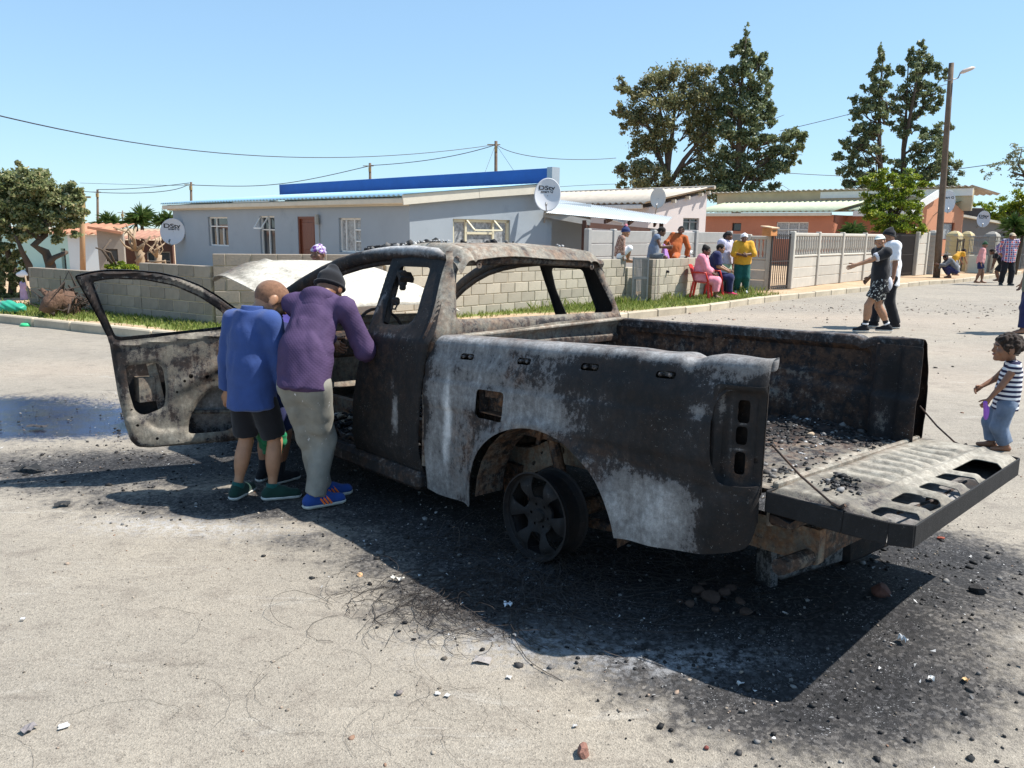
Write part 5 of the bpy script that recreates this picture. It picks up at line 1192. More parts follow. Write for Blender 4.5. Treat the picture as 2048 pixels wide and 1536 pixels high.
part(MB().box((-1.145, 0, .685), (.025, 1.40, .05), bevel=.006).box((-1.135, 0, .60), (.02, 1.42, .14)), 'floor_edge', BURNW, .66, .3)
# ---------- tailgate
tg = empty('tailgate'); tg.parent = truck
tgp = np.array([(-1.15, .77), (-1.45, .755), (-1.60, .725), (-1.675, .69), (-1.605, -.695), (-1.5, -.73), (-1.125, -.745)])
holes = [((-1.56, -.31), (.072, .145)), ((-1.565, -.035), (.075, .068)), ((-1.575, .19), (.065, .066)), ((-1.575, .425), (.072, .075)), ((-1.585, .635), (.072, .06))]
def tz(u, v): return .702 + .0 * u - .012 * (u + 1.15) * 0 - .015 * smooth((-u - 1.3) / .3) * (v > 0) * (v / .7)
def tg_fn(u, v):
    xx = u + .05 * (v / .7) * 0
    inr = smooth((-1.20 - u) / .03) * smooth((u + 1.425) / .03) * smooth((.55 - np.abs(v + .02)) / .05)
    ribs = .020 * inr * smooth(.5 + .9 * np.cos((v + .02) / .105 * 2 * np.pi)); ridge = .012 * np.exp(-((u + 1.452) / .014) ** 2)
    edge = -.022 * smooth((-.035 - poly_sdf(u, v, tgp)) / -.03)
    rim = 0
    for c_, h_ in holes: rim = rim + -.008 * np.exp(-(np.maximum(box_sdf(u, v, c_, h_, .025), 0) / .012) ** 2)
    return np.stack([u, v, tz(u, v) - .012 * inr + ribs + ridge + edge + rim + .004 * np.sin(u * 13 + v * 9)], -1)
def sd_tg(u, v):
    d = poly_sdf(u, v, tgp)
    for c_, h_ in holes: d = np.maximum(d, -box_sdf(u, v, c_, h_, .028))
    return d
sheet('inner_skin', sd_tg, (-1.69, -1.11, -.76, .79), .0105, tg_fn, .003, BURNW, tg,
      tones(.70, [(-1.33, .62, .16, .12, .52), (-1.32, .48, .10, .05, .12), (-1.40, .38, .08, .05, .25), (-1.62, .72, .1, .05, .35), (-1.66, .35, .035, .5, .42), (-1.64, -.2, .035, .5, .45), (-1.16, .3, .03, .6, .5), (-1.62, .35, .06, .25, .5), (-1.5, .55, .06, .2, .42), (-1.3, -.73, .4, .02, .3), (-1.45, .75, .3, .02, .3), (-1.46, -.72, .1, .05, .45), (-1.55, .3, .04, .02, .6)], .10, [(-1.15, 0, .03, 1, .5)]))
sheet('outer_skin', lambda u, v: poly_sdf(u, v, tgp) + .004, (-1.69, -1.11, -.76, .79), .04, lambda u, v: np.stack([u, v, tz(u, v) - .095 + .03 * smooth((-u - 1.3) / .3) * 0], -1), .004, BURN, tg, tones(.70, [(-1.56, .4, .12, .18, .5), (-1.56, -.3, .12, .16, .12)], .1), flip=True)
fl = MB(); pz = [tz(np.array([p[0]]), np.array([p[1]]))[0] for p in tgp]
nP = len(tgp)
for i in range(nP):
    a, b = tgp[i], tgp[(i + 1) % nP]; za, zb = pz[i] - .014, pz[(i + 1) % nP] - .014
    fl.bar((a[0], a[1], za - .042), (b[0], b[1], zb - .042), .008, .084, bevel=.003)
fo = part(fl, 'flange', BURNK, .14, .0, tg)
lock = MB(); lock.tube([(-1.56, .55, .66), (-1.57, .2, .65), (-1.56, -.15, .66)], .006, 6); lock.box((-1.565, .19, .65), (.05, .1, .03), bevel=.006); lock.tube([(-1.55, -.1, .66), (-1.6, -.02, .65)], .005, 6)
part(lock, 'latch_rod', BURNK, .3, .3, tg)
for s_ in (1, -1):
    cb_ = MB(); a = np.array([-1.13, .72 * s_, .86]); b = np.array([-1.40 if s_ > 0 else -1.31, .745 * s_, .695]); cb_.tube([a, (a + b) / 2 + [0, .005, -.008], b], .0045, 6); cb_.tube([b, b + [-.03, 0, -.008], b + [-.05, 0, .006]], .007, 6)
    part(cb_, 'stay_cable', BURNK, .2, .4)
# ---------- cab
yl = lambda z: .86 - .62 * np.maximum(z - 1.1, 0); yr = lambda z: -.86 + .18 * np.maximum(z - 1.1, 0)
def door_y(u, z, side):
    b = .865 + .02 * np.sin(np.clip((z - .25) / .85, 0, 1) * np.pi) - .035 * smooth((.45 - z) / .22)
    if side > 0: y = b - .62 * np.maximum(z - 1.1, 0) - .018 * smooth((z - 1.06) / .05)
    else: y = -(b - .18 * np.maximum(z - 1.1, 0)) + .018 * smooth((z - 1.06) / .05)
    return y
hd_o = round_poly([(1.725, 1.545), (1.41, 1.565), (1.20, 1.56), (1.115, 1.52), (1.055, 1.42), (.975, 1.25), (.925, 1.11), (.955, .97), (.985, .74), (1.005, .5), (.995, .25), (1.735, .245), (1.73, .36), (1.71, .63), (1.655, .86), (1.575, 1.09), (1.625, 1.27), (1.68, 1.41)], .03)
hd_g = round_poly([(1.585, 1.485), (1.27, 1.485), (1.225, 1.33), (1.165, 1.20), (1.20, 1.155), (1.30, 1.14), (1.465, 1.135), (1.49, 1.19), (1.555, 1.33)], .035)
def hd_fn(side):
    def f(u, v):
        y = door_y(u, v, side); g = poly_sdf(u, v, hd_g); y = y - side * .016 * np.exp(-(np.maximum(g, 0) / .018) ** 2)
        y = y - side * .010 * smooth((.06 - np.abs(v - 1.08)) / .05) * 0
        edge = poly_sdf(u, v, hd_o); y = y - side * .014 * smooth((edge + .018) / .018) - side * .012 * smooth((np.abs(u - 1.66) < .2) * (v > .3) * 0)
        return np.stack([u, y + .003 * np.sin(u * 11 + v * 7), v], -1)
    return f
hd_t = tones(.15, [(1.35, 1.08, .3, .025, .42), (1.58, 1.2, .03, .2, .42), (1.63, 1.05, .06, .06, .48), (1.22, .62, .035, .14, .60), (1.24, .8, .02, .06, .42), (1.45, .55, .12, .10, .26), (1.35, .42, .22, .06, .28), (1.55, .80, .05, .05, .35), (1.16, .40, .06, .05, .30), (1.5, .62, .1, .14, .24), (1.2, 1.3, .06, .2, .2)], .05, [(1.5, .95, .3, .3, .2)])
hdo = sheet('rear_half_door', lambda u, v: np.maximum(poly_sdf(u, v, hd_o), -poly_sdf(u, v, hd_g)), (.90, 1.76, .23, 1.58), .0125, hd_fn(1), .004, BURN, truck, hd_t, flip=True)
hin = MB()
ihd = lambda x, z, d: np.array([x, door_y(np.array([x]), np.array([z]), 1)[0] - d, z])
hin.bar(ihd(1.56, 1.44, .05), ihd(1.49, 1.40, .05), .03, .09, up=(0, 1, 0)); hin.box(ihd(1.53, 1.41, .04), (.05, .05, .10), bevel=.012); hin.box(ihd(1.50, 1.36, .05), (.035, .04, .05), bevel=.01); hin.box(ihd(1.48, 1.27, .04), (.045, .05, .05), bevel=.012)
hin.tube([ihd(1.485, 1.255, .03), ihd(1.47, 1.225, .03), ihd(1.43, 1.225, .03), ihd(1.43, 1.25, .03), ihd(1.47, 1.26, .03)], .006, 6)
hin.bar(ihd(1.66, 1.50, .06), ihd(1.50, 1.13, .06), .05, .03, up=(0, 1, 0)); part(hin, 'latch', BURNK, .15, .2, hdo)
sheet('rear_half_door', lambda u, v: np.maximum(poly_sdf(u, v, hd_o), -poly_sdf(u, v, hd_g)), (.90, 1.76, .23, 1.58), .0125, hd_fn(-1), .006, BURNK, truck, tones(.12, []))
# inner pillar trims on the far side
# cab rear wall with window
wz = np.array([(.645, 1.195), (.60, 1.35), (.555, 1.465), (.50, 1.51), (.2, 1.525), (-.3, 1.53), (-.62, 1.52), (-.68, 1.48), (-.725, 1.34), (-.755, 1.23), (-.735, 1.20), (-.3, 1.20), (.3, 1.195)])
rwz = round_poly(wz, .03)
def rear_fn(u, v):                                # u: path across the back, left side positive
    z = v; xr = .905 + .14 * smooth((z - 1.12) / .45) * 1.05; L = yl(z); Rr = -yr(z); c = .09
    half = np.where(u > 0, L, Rr); au = np.abs(u); s = np.sign(u)
    flat = half - c
    y = np.where(au < flat, au, flat + c * np.sin(np.clip((au - flat) / c, 0, np.pi / 2)))
    x = xr + np.where(au < flat, .02 * (au / .8) ** 2, .02 * (flat / .8) ** 2 + c * (1 - np.cos(np.clip((au - flat) / c, 0, np.pi / 2)))) + np.maximum(au - flat - c * np.pi / 2, 0)
    g = poly_sdf(u, v, rwz); x = x + .02 * np.exp(-(np.maximum(g, 0) / .015) ** 2)
    tp = smooth((z - 1.52) / .07); x = x + .05 * tp
    return np.stack([x, s * y, z], -1)
def sd_rear(u, v):
    half = np.where(u > 0, yl(v), -yr(v)); lim = half + .022
    return np.maximum(np.maximum(np.abs(u) - lim, -poly_sdf(u, v, rwz)), np.maximum(v - 1.585, .35 - v))
sheet('cab_back', sd_rear, (-1.03, 1.03, .34, 1.60), .0125, rear_fn, .005, BURNW, truck,
      tones(.42, [(.72, 1.45, .10, .12, .66), (.76, 1.3, .06, .15, .55), (.86, 1.2, .06, .2, .18), (.72, 1.15, .06, .06, .62), (-.75, 1.3, .1, .2, .42), (0, 1.55, 1, .025, .70), (.3, 1.14, .3, .05, .55), (-.4, 1.15, .3, .04, .40), (-.1, 1.15, .12, .05, .18), (-.6, 1.14, .15, .05, .5), (0, 1.195, .8, .012, .62), (0, .8, 1, .3, .3)], .45, [(.72, 1.2, .1, .3, .35), (-.1, 1.15, .3, .05, .1)]), flip=True)
# roof: side rails / A pillars, skin
RX = [1.0, 1.2, 1.45, 1.70, 1.90, 2.10, 2.28, 2.45]; RZ = [1.585, 1.618, 1.622, 1.612, 1.60, 1.575, 1.54, 1.485]
def roof_fn(u, v):                                # u along x, v across -1..1
    zc = np.interp(u, RX, RZ); hl = .57; hr = .70; y = np.where(v > 0, v * hl, v * hr) ; e = np.abs(v)
    z = zc + .028 * (1 - e ** 2) - .075 * smooth((e - .86) / .16) ** 1.3
    z = z - .06 * smooth((1.09 - u) / .1) ** 1.5
    x = u + .0 * v - .06 * smooth((u - 1.9) / .5) * e ** 2 * 0
    return np.stack([x, y, z + .006 * np.sin(u * 8) * np.sin(v * 5) - .012 * np.exp(-((e - .80) / .015) ** 2)], -1)
sheet('roof', lambda u, v: np.maximum(np.maximum(1.005 - u, np.abs(v) - 1.0), u - 2.16 - .10 * (1 - v ** 2)), (1.0, 2.28, -1.0, 1.0), .02, roof_fn, .005, BURNW, truck,
      tones(.62, [(1.05, 0, .08, 1, .60), (1.1, .6, .1, .2, .75), (1.6, .95, .5, .1, .85), (2.0, .95, .2, .1, .5), (1.05, -.5, .1, .3, .42), (1.3, 0, .2, 1, .66), (1.05, .05, .05, .05, .3)], .55, [(1.5, .95, .5, .1, .25), (1.2, .6, .15, .15, .8)]))
for s_ in (1, -1):
    hy = (lambda z: yl(z)) if s_ > 0 else (lambda z: yr(z))
    pts = [(1.13, 1.535), (1.27, 1.562), (1.5, 1.572), (1.72, 1.565), (1.92, 1.548), (2.12, 1.517), (2.30, 1.475), (2.48, 1.41), (2.66, 1.325), (2.84, 1.215), (2.98, 1.12), (3.08, 1.04)]
    P_ = [np.array([x, hy(np.array([z]))[0] * 1.0 - s_ * .025, z]) for x, z in pts]
    mbp = MB(); mbp.tube(P_, [.012, .042, .045, .046, .046, .046, .047, .048, .05, .052, .055, .06], 10)
    P2_ = [p + np.array([-.02, -s_ * .02, -.05]) for p in P_[1:-1]]; mbp.tube(P2_, .02, 8)
    o = mbp.build('roof_pillar', BURN, truck, True); zz = np.array([v.co[:] for v in o.data.vertices]);
    tn = .25 + .45 * smooth((zz[:, 2] - 1.545) / .04) * smooth((2.2 - zz[:, 0]) / .3) + .2 * smooth((zz[:, 2] - 1.58) / .03)
    a = o.data.attributes.new('tone', 'FLOAT', 'POINT'); a.data.foreach_set('value', tn.astype(np.float32)); a = o.data.attributes.new('rust', 'FLOAT', 'POINT'); a.data.foreach_set('value', np.full(len(zz), .2, dtype=np.float32))
    # rear header joint and far lock pillar
hdr = MB(); hdr.tube([(1.07, yl(1.5) - .06, 1.525), (1.06, 0, 1.545), (1.07, yr(1.5) + .06, 1.525)], [.03, .028, .03], 8); hdr.tube([(2.16, .56, 1.53), (2.25, 0, 1.545), (2.16, -.76, 1.53)], .035, 8)
for yy in (.42, -.58): hdr.lathe([(.008, -.003), (.02, -.003), (.02, .003), (.008, .003)], (1.02, yy, 1.505), frame_z((1, 0, 0)), 10)
part(hdr, 'roof_header', BURNW, .4, .5, sm=True)
ctr = MB(); ctr.tube([(1.30, .52, 1.55), (1.3, 0, 1.58), (1.3, -.70, 1.55)], .02, 6); ctr.tube([(1.75, .52, 1.55), (1.75, 0, 1.58), (1.75, -.72, 1.55)], .02, 6); part(ctr, 'roof_bow', BURNK, .2, .3, sm=True)
# sills, floor pan, tunnel
sil = MB()
for s_ in (1, -1):
    sil.bar((.98, .82 * s_, .255), (2.75, .82 * s_, .265), .13, .11, bevel=.025); sil.bar((.98, .76 * s_, .30), (2.75, .76 * s_, .31), .1, .05, bevel=.01)
part(sil, 'sill', BURNK, .30, .2)
def pan_fn(u, v):
    tun = .16 * np.exp(-(v / .17) ** 4) + .05 * np.abs(np.sin(u * 7 + 3 * np.sin(v * 6)) * np.sin(v * 9 + u * 3)) + .03 * np.sin(u * 31 + v * 13) * np.sin(v * 37)
    return np.stack([u, v, .33 + tun], -1)
sheet('floor_pan', lambda u, v: box_sdf(u, v, (1.85, 0), (.93, .80), .01), (.9, 2.8, -.82, .82), .03, pan_fn, .01, BURNK, truck, tones(.25, [(2.3, .1, .5, .4, .42), (1.5, .3, .3, .3, .2), (2.4, -.3, .3, .3, .7)], .25))
fw_ = MB(); fw_.box((2.86, 0, .72), (.03, 1.55, .70)); fw_.box((2.80, 0, .50), (.2, 1.5, .05), rot=np.array([[math.cos(.6), 0, math.sin(.6)], [0, 1, 0], [-math.sin(.6), 0, math.cos(.6)]])); fw_.box((2.93, 0, 1.03), (.24, 1.5, .05), bevel=.01)
part(fw_, 'firewall', BURNW, .55, .4)
dsh = MB(); dsh.tube([(2.62, .78, .93), (2.60, .3, .95), (2.60, -.3, .95), (2.62, -.8, .93)], .035, 8); dsh.tube([(2.62, .4, .93), (2.45, .40, .86), (2.2, .40, .98), (2.12, .40, 1.02)], [.03, .028, .025, .022], 8)
ring = [(2.10 + .10 * math.sin(t) * .6, .40 + .18 * math.cos(t), 1.02 + .18 * math.sin(t) * .85) for t in np.linspace(0, 2 * math.pi, 25)]; dsh.tube(ring, .011, 6, cap=False); dsh.tube([ring[0], (2.12, .4, 1.02), ring[12]], .012, 6)
dsh.bar((2.62, .55, .93), (2.75, .55, .40), .05, .03); dsh.bar((2.62, .05, .93), (2.6, .05, .42), .05, .03); dsh.bar((2.62, -.1, .93), (2.6, -.1, .42), .05, .03); dsh.box((2.66, .40, .84), (.16, .2, .12), bevel=.02); dsh.box((2.7, -.4, .86), (.2, .4, .16), bevel=.03)
part(dsh, 'dashboard_frame', BURNK, .22, .45, sm=True)
for yy in (.40, -.40):
    se = MB()
    for s_ in (-.2, .2): se.tube([(1.72, yy + s_, .40), (1.95, yy + s_, .44), (2.22, yy + s_, .46)], .016, 6); se.tube([(1.75, yy + s_, .46), (1.66, yy + s_, .80), (1.60, yy + s_ * .8, 1.06)], .017, 6)
    se.tube([(1.60, yy - .16, 1.06), (1.595, yy, 1.09), (1.60, yy + .16, 1.06)], .017, 6); se.tube([(2.22, yy - .2, .46), (2.24, yy, .46), (2.22, yy + .2, .46)], .016, 6)
    for i in range(7):
        f_ = i / 6; se.tube([(1.75 + .47 * f_, yy - .2, .45), (1.75 + .47 * f_, yy + .02 * math.sin(i * 4), .425), (1.75 + .47 * f_, yy + .2, .45)], .004, 4); se.tube([(1.74 - .14 * f_, yy - .19, .5 + .55 * f_), (1.72 - .14 * f_, yy, .5 + .55 * f_), (1.74 - .14 * f_, yy + .19, .5 + .55 * f_)], .004, 4)
    part(se, 'seat_frame', BURNW, .30, .7, sm=True)
# bonnet, raised at the front
def hood_fn(u, v):
    t = (u - 2.62) / 1.5; z = 1.12 + .05 * (1 - (v / .85) ** 2) + .325 * np.sin(np.clip(t, 0, 1) * np.pi / 2) - .07 * smooth((t - .86) / .2) - .07 * smooth((np.abs(v) - .45) / .45) ** 1.5 - .06 * smooth((t - .7) / .35) * smooth((np.abs(v) - .4) / .5)
    z = z + .016 * np.exp(-((np.abs(v) - .48 + .10 * t) / .03) ** 2) - .02 * np.exp(-(((u - 3.2) / .25) ** 2 + ((v - .1) / .25) ** 2)) + .003 * np.sin(u * 6 + v * 5)
    return np.stack([u, v * (1 - .04 * t), z], -1)
hood_o = round_poly([(2.62, .76), (2.58, .3), (2.57, -.3), (2.62, -.76), (3.3, -.82), (3.90, -.80), (4.10, -.5), (4.16, 0), (4.16, .45), (4.14, .78), (4.0, .86), (3.6, .86), (3.2, .82)], .08)
sheet('bonnet', lambda u, v: poly_sdf(u, v, hood_o), (2.55, 4.2, -.86, .9), .025, hood_fn, .006, BURNW, truck, tones(.92, [(3.9, .7, .25, .2, .46), (3.95, .45, .1, .25, .55), (3.6, .78, .3, .05, .62), (2.62, -.3, .04, .8, .6), (3.4, .3, .25, .2, .85)], .04, [(3.95, .7, .2, .2, .5)]))
# front wings and nose
for s_ in (1, -1):
    wo = round_poly([(2.70, .80), (2.70, .28), (2.95, .28), (2.95, .0), (3.55, .0), (3.62, .35), (4.05, .40), (4.18, .55), (4.15, .78), (3.6, .88), (3.0, .90)], .05)
    def wing_fn(u, v, s_=s_): return np.stack([u, s_ * (.86 - .12 * smooth((u - 3.7) / .5) - .10 * smooth((v - .78) / .14)), v], -1)
    sheet('front_wing', lambda u, v: np.maximum(poly_sdf(u, v, wo), -(np.hypot((u - 3.24) / .46, (v - .26) / .45) - 1) * .45), (2.68, 4.2, .2, .92), .03, wing_fn, .004, BURN, truck, tones(.5, [(3.8, .6, .3, .2, .3), (3, .6, .2, .2, .65)], .2), flip=s_ > 0)
ns = MB(); ns.box((4.12, 0, .62), (.05, 1.3, .08)); ns.box((4.12, 0, .42), (.06, 1.35, .08)); ns.box((3.98, 0, .62), (.05, .9, .4)); ns.box((3.35, 0, .62), (.55, .42, .45), bevel=.05); ns.box((3.4, -.35, .66), (.3, .2, .25), bevel=.04)
part(ns, 'engine_remains', BURNW, .4, .6)
# chassis rails, axle
def rail_fn(u, v): return np.stack([u, .50 + 0 * u, .42 + v + .13 * np.exp(-((u - .02) / .36) ** 4)], -1)
def sd_rail(u, v):
    d = box_sdf(u, v, (.9, 0), (2.15, .075), .01)
    for c_, r_ in (((.22, .0), .03), ((.42, -.02), .014), ((-.02, .02), .016), ((-.28, -.01), .02), ((.36, .02), .01)): d = np.maximum(d, r_ - np.hypot(u - c_[0], v - c_[1]))
    return d
rl = sheet('chassis_rail', sd_rail, (-1.28, 3.1, -.08, .08), .015, rail_fn, .05, BURNW, truck, tones(.50, [(.3, 0, .3, .1, .60), (-.25, 0, .15, .1, .4)], .85), flip=True)
rl2 = rl.copy(); link(rl2, truck); rl2.location = (0, -1.0 + .05, 0)
cr = MB(); cr.box((-1.2, 0, .42), (.07, .95, .12)); cr.box((.55, 0, .45), (.06, .95, .1)); cr.tube([(.04, .74, .27), (.04, -.74, .27)], .045, 10); cr.lathe([(.02, -.14), (.12, -.08), (.15, 0), (.12, .08), (.02, .14)], (.06, .05, .28), frame_z((1, 0, 0)), 16)
for s_ in (1, -1):
    cr.tube([(.68, .52 * s_, .36), (.35, .55 * s_, .24), (.04, .56 * s_, .215), (-.3, .55 * s_, .25), (-.62, .52 * s_, .38)], .028, 8)
    cr.add([(.50, .54 * s_, .40), (.66, .54 * s_, .40), (.60, .54 * s_, .18), (.53, .54 * s_, .18), (.50, .50 * s_, .40), (.66, .50 * s_, .40), (.60, .50 * s_, .18), (.53, .50 * s_, .18)], [(0, 1, 2, 3), (7, 6, 5, 4), (0, 4, 5, 1), (1, 5, 6, 2), (2, 6, 7, 3), (3, 7, 4, 0)])
    cr.tube([(.04, .60 * s_, .27), (.18, .60 * s_, .62)], .03, 8); cr.box((.32, .62 * s_, .66), (.5, .1, .06), rot=rotz(.06)); cr.tube([(.2, .66 * s_, .72), (.21, .68 * s_, .60)], .014, 6)
part(cr, 'rear_axle', BURNW, .34, .75, sm=True)
wl = MB(); wl.box((.02, 0, .70), (.9, 1.3, .012)); part(wl, 'bed_underside', BURNW, .3, .6)
# inner wheel arch liner
wa = MB()
for i in range(14):
    a0, a1 = math.pi * (i / 14 - 0) , math.pi * ((i + 1) / 14)
    c0, s0, c1, s1 = math.cos(a0), math.sin(a0), math.cos(a1), math.sin(a1)
    wa.quad((.02 + .50 * c0, .84, .275 + .475 * s0), (.02 + .50 * c1, .84, .275 + .475 * s1), (.02 + .48 * c1, .66, .285 + .455 * s1), (.02 + .48 * c0, .66, .285 + .455 * s0))
part(wa, 'arch_liner', BURNW, .40, .6, bed_l)
# ---------- wheels
def disc_fn(u, v):
    r = np.hypot(u, v); d = .032 * smooth((r - .05) / .12) - .012 * smooth((r - .17) / .04); a = np.arctan2(v, u)
    spoke = .010 * np.cos(a * 6 + .3) * smooth((r - .06) / .05) * smooth((.215 - r) / .03)
    return np.stack([u, v, -.045 + d + spoke], -1)
def sd_disc(u, v):
    r = np.hypot(u, v); d = r - .222
    for i in range(6):
        a = 2 * math.pi * i / 6 + math.pi / 6 - .05; c, s = math.cos(a), math.sin(a); ru = u * c + v * s; rv = -u * s + v * c
        w = .030 + .16 * (ru - .10); hole = np.maximum(np.abs(ru - .150) - .047, np.abs(rv) - np.clip(w, .015, .052)); hole = np.where(hole > -.02, hole, hole); d = np.maximum(d, -(hole - .006))
        lr = .062; d = np.maximum(d, .0085 - np.hypot(u - lr * math.cos(a + .52), v - lr * math.sin(a + .52)))
    return d
def wheel(loc, side, name='wheel', full=True):
    t = empty(name, loc); t.parent = truck; t.scale = (.94,) * 3; A = frame_z((0, side, 0)) if side > 0 else np.stack([np.array([1., 0, 0]), np.array([0, 0, 1.]), np.array([0, -1., 0])], 1)
    A = np.stack([np.array([side * -1., 0, 0]), np.array([0, 0, 1.]), np.array([0, float(side), 0])], 1)
    if np.linalg.det(A) < 0: A[:, 0] *= -1
    dsk = sheet('rim_face', sd_disc, (-.23, .23, -.23, .23), .0075 if full else .015, lambda u, v: disc_fn(u, v) @ A.T, .014, BURNK, t, tones(.13, [(-.1, .12, .04, .04, .38), (.08, .14, .04, .04, .30)], .0))
    b = MB(); b.lathe([(.222, -.018), (.236, -.002), (.240, .004), (.232, .006), (.226, -.012), (.212, -.05), (.200, -.10), (.214, -.155), (.236, -.168), (.231, -.173), (.195, -.11)], (0, 0, 0), A, 48)
    part(b, 'barrel', BURNK, .14, .05, t, True); h = MB(); h.lathe([(.0, -.028), (.03, -.028), (.036, -.036), (.04, -.05)], (0, 0, 0), A, 20); h.lathe([(.15, -.12), (.15, -.10), (.0, -.10)], (0, 0, 0), A, 24)
    part(h, 'hub', BURNK, .10, .0, t, True); return t
wheel((.04, .862, .290), 1); wheel((.04, -.80, .268), -1, full=False); wheel((3.22, .82, .25), 1, full=False); wheel((3.22, -.80, .25), -1, full=False)
# ---------- open front door (hinged at the front, swung out)
HW = np.array([-1.510, 5.573, 0.252]); FD = G(268, 893, .25); dd = (FD - HW)[:2]; dd /= np.linalg.norm(dd); dn = np.array([-dd[1], dd[0]]);
if dn[1] > 0: dn = -dn
def to_l(s, z, o=0.0): return TL(np.stack([HW[0] + dd[0] * s + dn[0] * o, HW[1] + dd[1] * s + dn[1] * o, z + 0 * s], -1))
do = round_poly([(1.33, 1.362), (1.245, 1.385), (1.143, 1.398), (1.0, 1.395), (.842, 1.378), (.72, 1.345), (.607, 1.295), (.50, 1.225), (.40, 1.145), (.28, 1.06), (.05, .95), (0.0, .85), (0.0, .30), (.05, .235), (.538, .228), (.975, .238), (1.05, .25), (1.09, .30), (1.115, .42), (1.14, .60), (1.155, .80), (1.165, .95), (1.21, 1.08), (1.27, 1.22)], .02)
gw = round_poly([(1.245, 1.332), (1.12, 1.350), (.94, 1.341), (.76, 1.300), (.61, 1.225), (.50, 1.145), (.42, 1.07), (.44, 1.0), (.60, .985), (.85, .968), (1.10, .952), (1.138, .965), (1.20, 1.16)], .03)
sp1 = round_poly([(1.085, .79), (.90, .80), (.865, .76), (.855, .62), (.87, .50), (1.0, .455), (1.05, .49), (1.075, .62)], .04)
sp2 = round_poly([(.60, .585), (.52, .60), (.44, .58), (.40, .45), (.395, .36), (.50, .305), (.74, .31), (.72, .42), (.66, .52)], .03)
def dr_fn(o0):
    def f(u, v):
        o = o0 + .0 * u; body = smooth((.985 - v) / .02)
        arm = .022 * np.exp(-((v - (.56 + .55 * (u - .35) * -1 + .30)) / .05) ** 2) * smooth((u - .3) / .1) * smooth((.85 - u) / .1)
        rim = .014 * np.exp(-(np.maximum(poly_sdf(u, v, sp1), 0) / .014) ** 2) * -1 + .014 * np.exp(-(np.maximum(poly_sdf(u, v, sp2), 0) / .014) ** 2) * -1
        lower = .018 * smooth((.36 + .1 * smooth((u - .9) / .15) - v) / .03)
        edge = -.03 * smooth((poly_sdf(u, v, do) + .02) / .02)
        fr = .012 * np.exp(-((np.maximum(poly_sdf(u, v, gw), 0) - .03) / .008) ** 2)
        return to_l(u, v, o + body * .03 + (arm + rim + lower) * body + edge + fr + .002 * np.sin(u * 31) * np.sin(v * 23) * body)
    return f
drs = [((1.04, .40), .010), ((.93, .30), .011), ((.80, .27), .007), ((.62, .265), .009), ((.70, .36), .008), ((.79, .60), .009), ((.74, .67), .009), ((.70, .70), .014), ((.60, .69), .014), ((.56, .66), .008), ((.52, .72), .02), ((.80, .43), .007), ((.66, .63), .006), ((1.07, .50), .008)]
def sd_dr(u, v):
    d = np.maximum(np.maximum(poly_sdf(u, v, do), -poly_sdf(u, v, gw)), np.maximum(-poly_sdf(u, v, sp1), -poly_sdf(u, v, sp2)))
    for c_, r_ in drs: d = np.maximum(d, r_ - np.hypot(u - c_[0], v - c_[1]))
    return d
dr_t = tones(.50, [(1.2, 1.2, .10, .3, .16), (.95, 1.38, .5, .035, .12), (.5, 1.2, .2, .10, .30), (1.15, .9, .05, .15, .10), (1.1, .75, .03, .2, .15), (.8, .93, .4, .03, .56), (.6, .86, .15, .06, .44), (.75, .80, .12, .05, .36), (.62, .72, .10, .05, .40), (.95, .88, .1, .05, .36), (.85, .45, .1, .05, .44), (.95, .36, .12, .05, .72), (.7, .29, .3, .04, .68), (1.06, .45, .03, .12, .64), (.75, .52, .08, .06, .56), (.5, .26, .2, .04, .35), (1.08, .27, .05, .06, .10), (.4, .8, .15, .12, .38)], .12, [(.45, .65, .15, .1, .7), (.45, .33, .12, .06, .6), (.5, .85, .15, .08, .4)])
fd = sheet('front_door', sd_dr, (-.01, 1.34, .22, 1.41), .0115, dr_fn(.0), .004, BURNW, truck, dr_t, flip=False)
def sk_fn(u, v): return to_l(u, v, -.085 + .03 * smooth((v - .9) / .2))
do_s = [(s, z) for s, z in do]
sheet('outer_skin', lambda u, v: np.maximum(poly_sdf(u, v, do) + .004, -poly_sdf(u, v, gw) - .012), (-.01, 1.34, .22, 1.41), .014, sk_fn, .004, BURN, fd, tones(.30, [(.55, .45, .2, .14, .66), (.95, .6, .12, .15, .16)], .1, [(.6, .4, .1, .1, .3)]))
ed = MB(); n_ = len(do)
for i in range(n_):
    a, b = do[i], do[(i + 1) % n_]; q = [to_l(np.array([p[0]]), np.array([p[1]]), o)[0] for p, o in ((a, -.002), (b, -.002), (b, -.08), (a, -.08))]
    ed.quad(*q)
part(ed, 'door_edge', BURNK, .12, .05, fd)
ib = MB(); L_ = lambda s, z, o: to_l(np.array([s]), np.array([z]), o)[0]
ib.bar(L_(.935, .80, -.03), L_(.88, .47, -.03), .055, .012, up=L_(0, 0, 1) - L_(0, 0, 0)); ib.tube([L_(.42, .42, -.04), L_(.72, .44, -.04)], .014, 6); ib.box(L_(.98, .62, -.05), (.1, .1, .16))
part(ib, 'window_lifter', BURNW, .46, .3, fd)
# mirror triangle at the front corner of the window
mt = MB(); mt.add([L_(.50, 1.20, .01), L_(.30, 1.04, .01), L_(.45, 1.0, .01), L_(.50, 1.20, -.02), L_(.30, 1.04, -.02), L_(.45, 1.0, -.02)], [(0, 1, 2), (5, 4, 3), (0, 3, 4, 1), (1, 4, 5, 2), (2, 5, 3, 0)]); part(mt, 'mirror_mount', BURNW, .36, .3, fd)
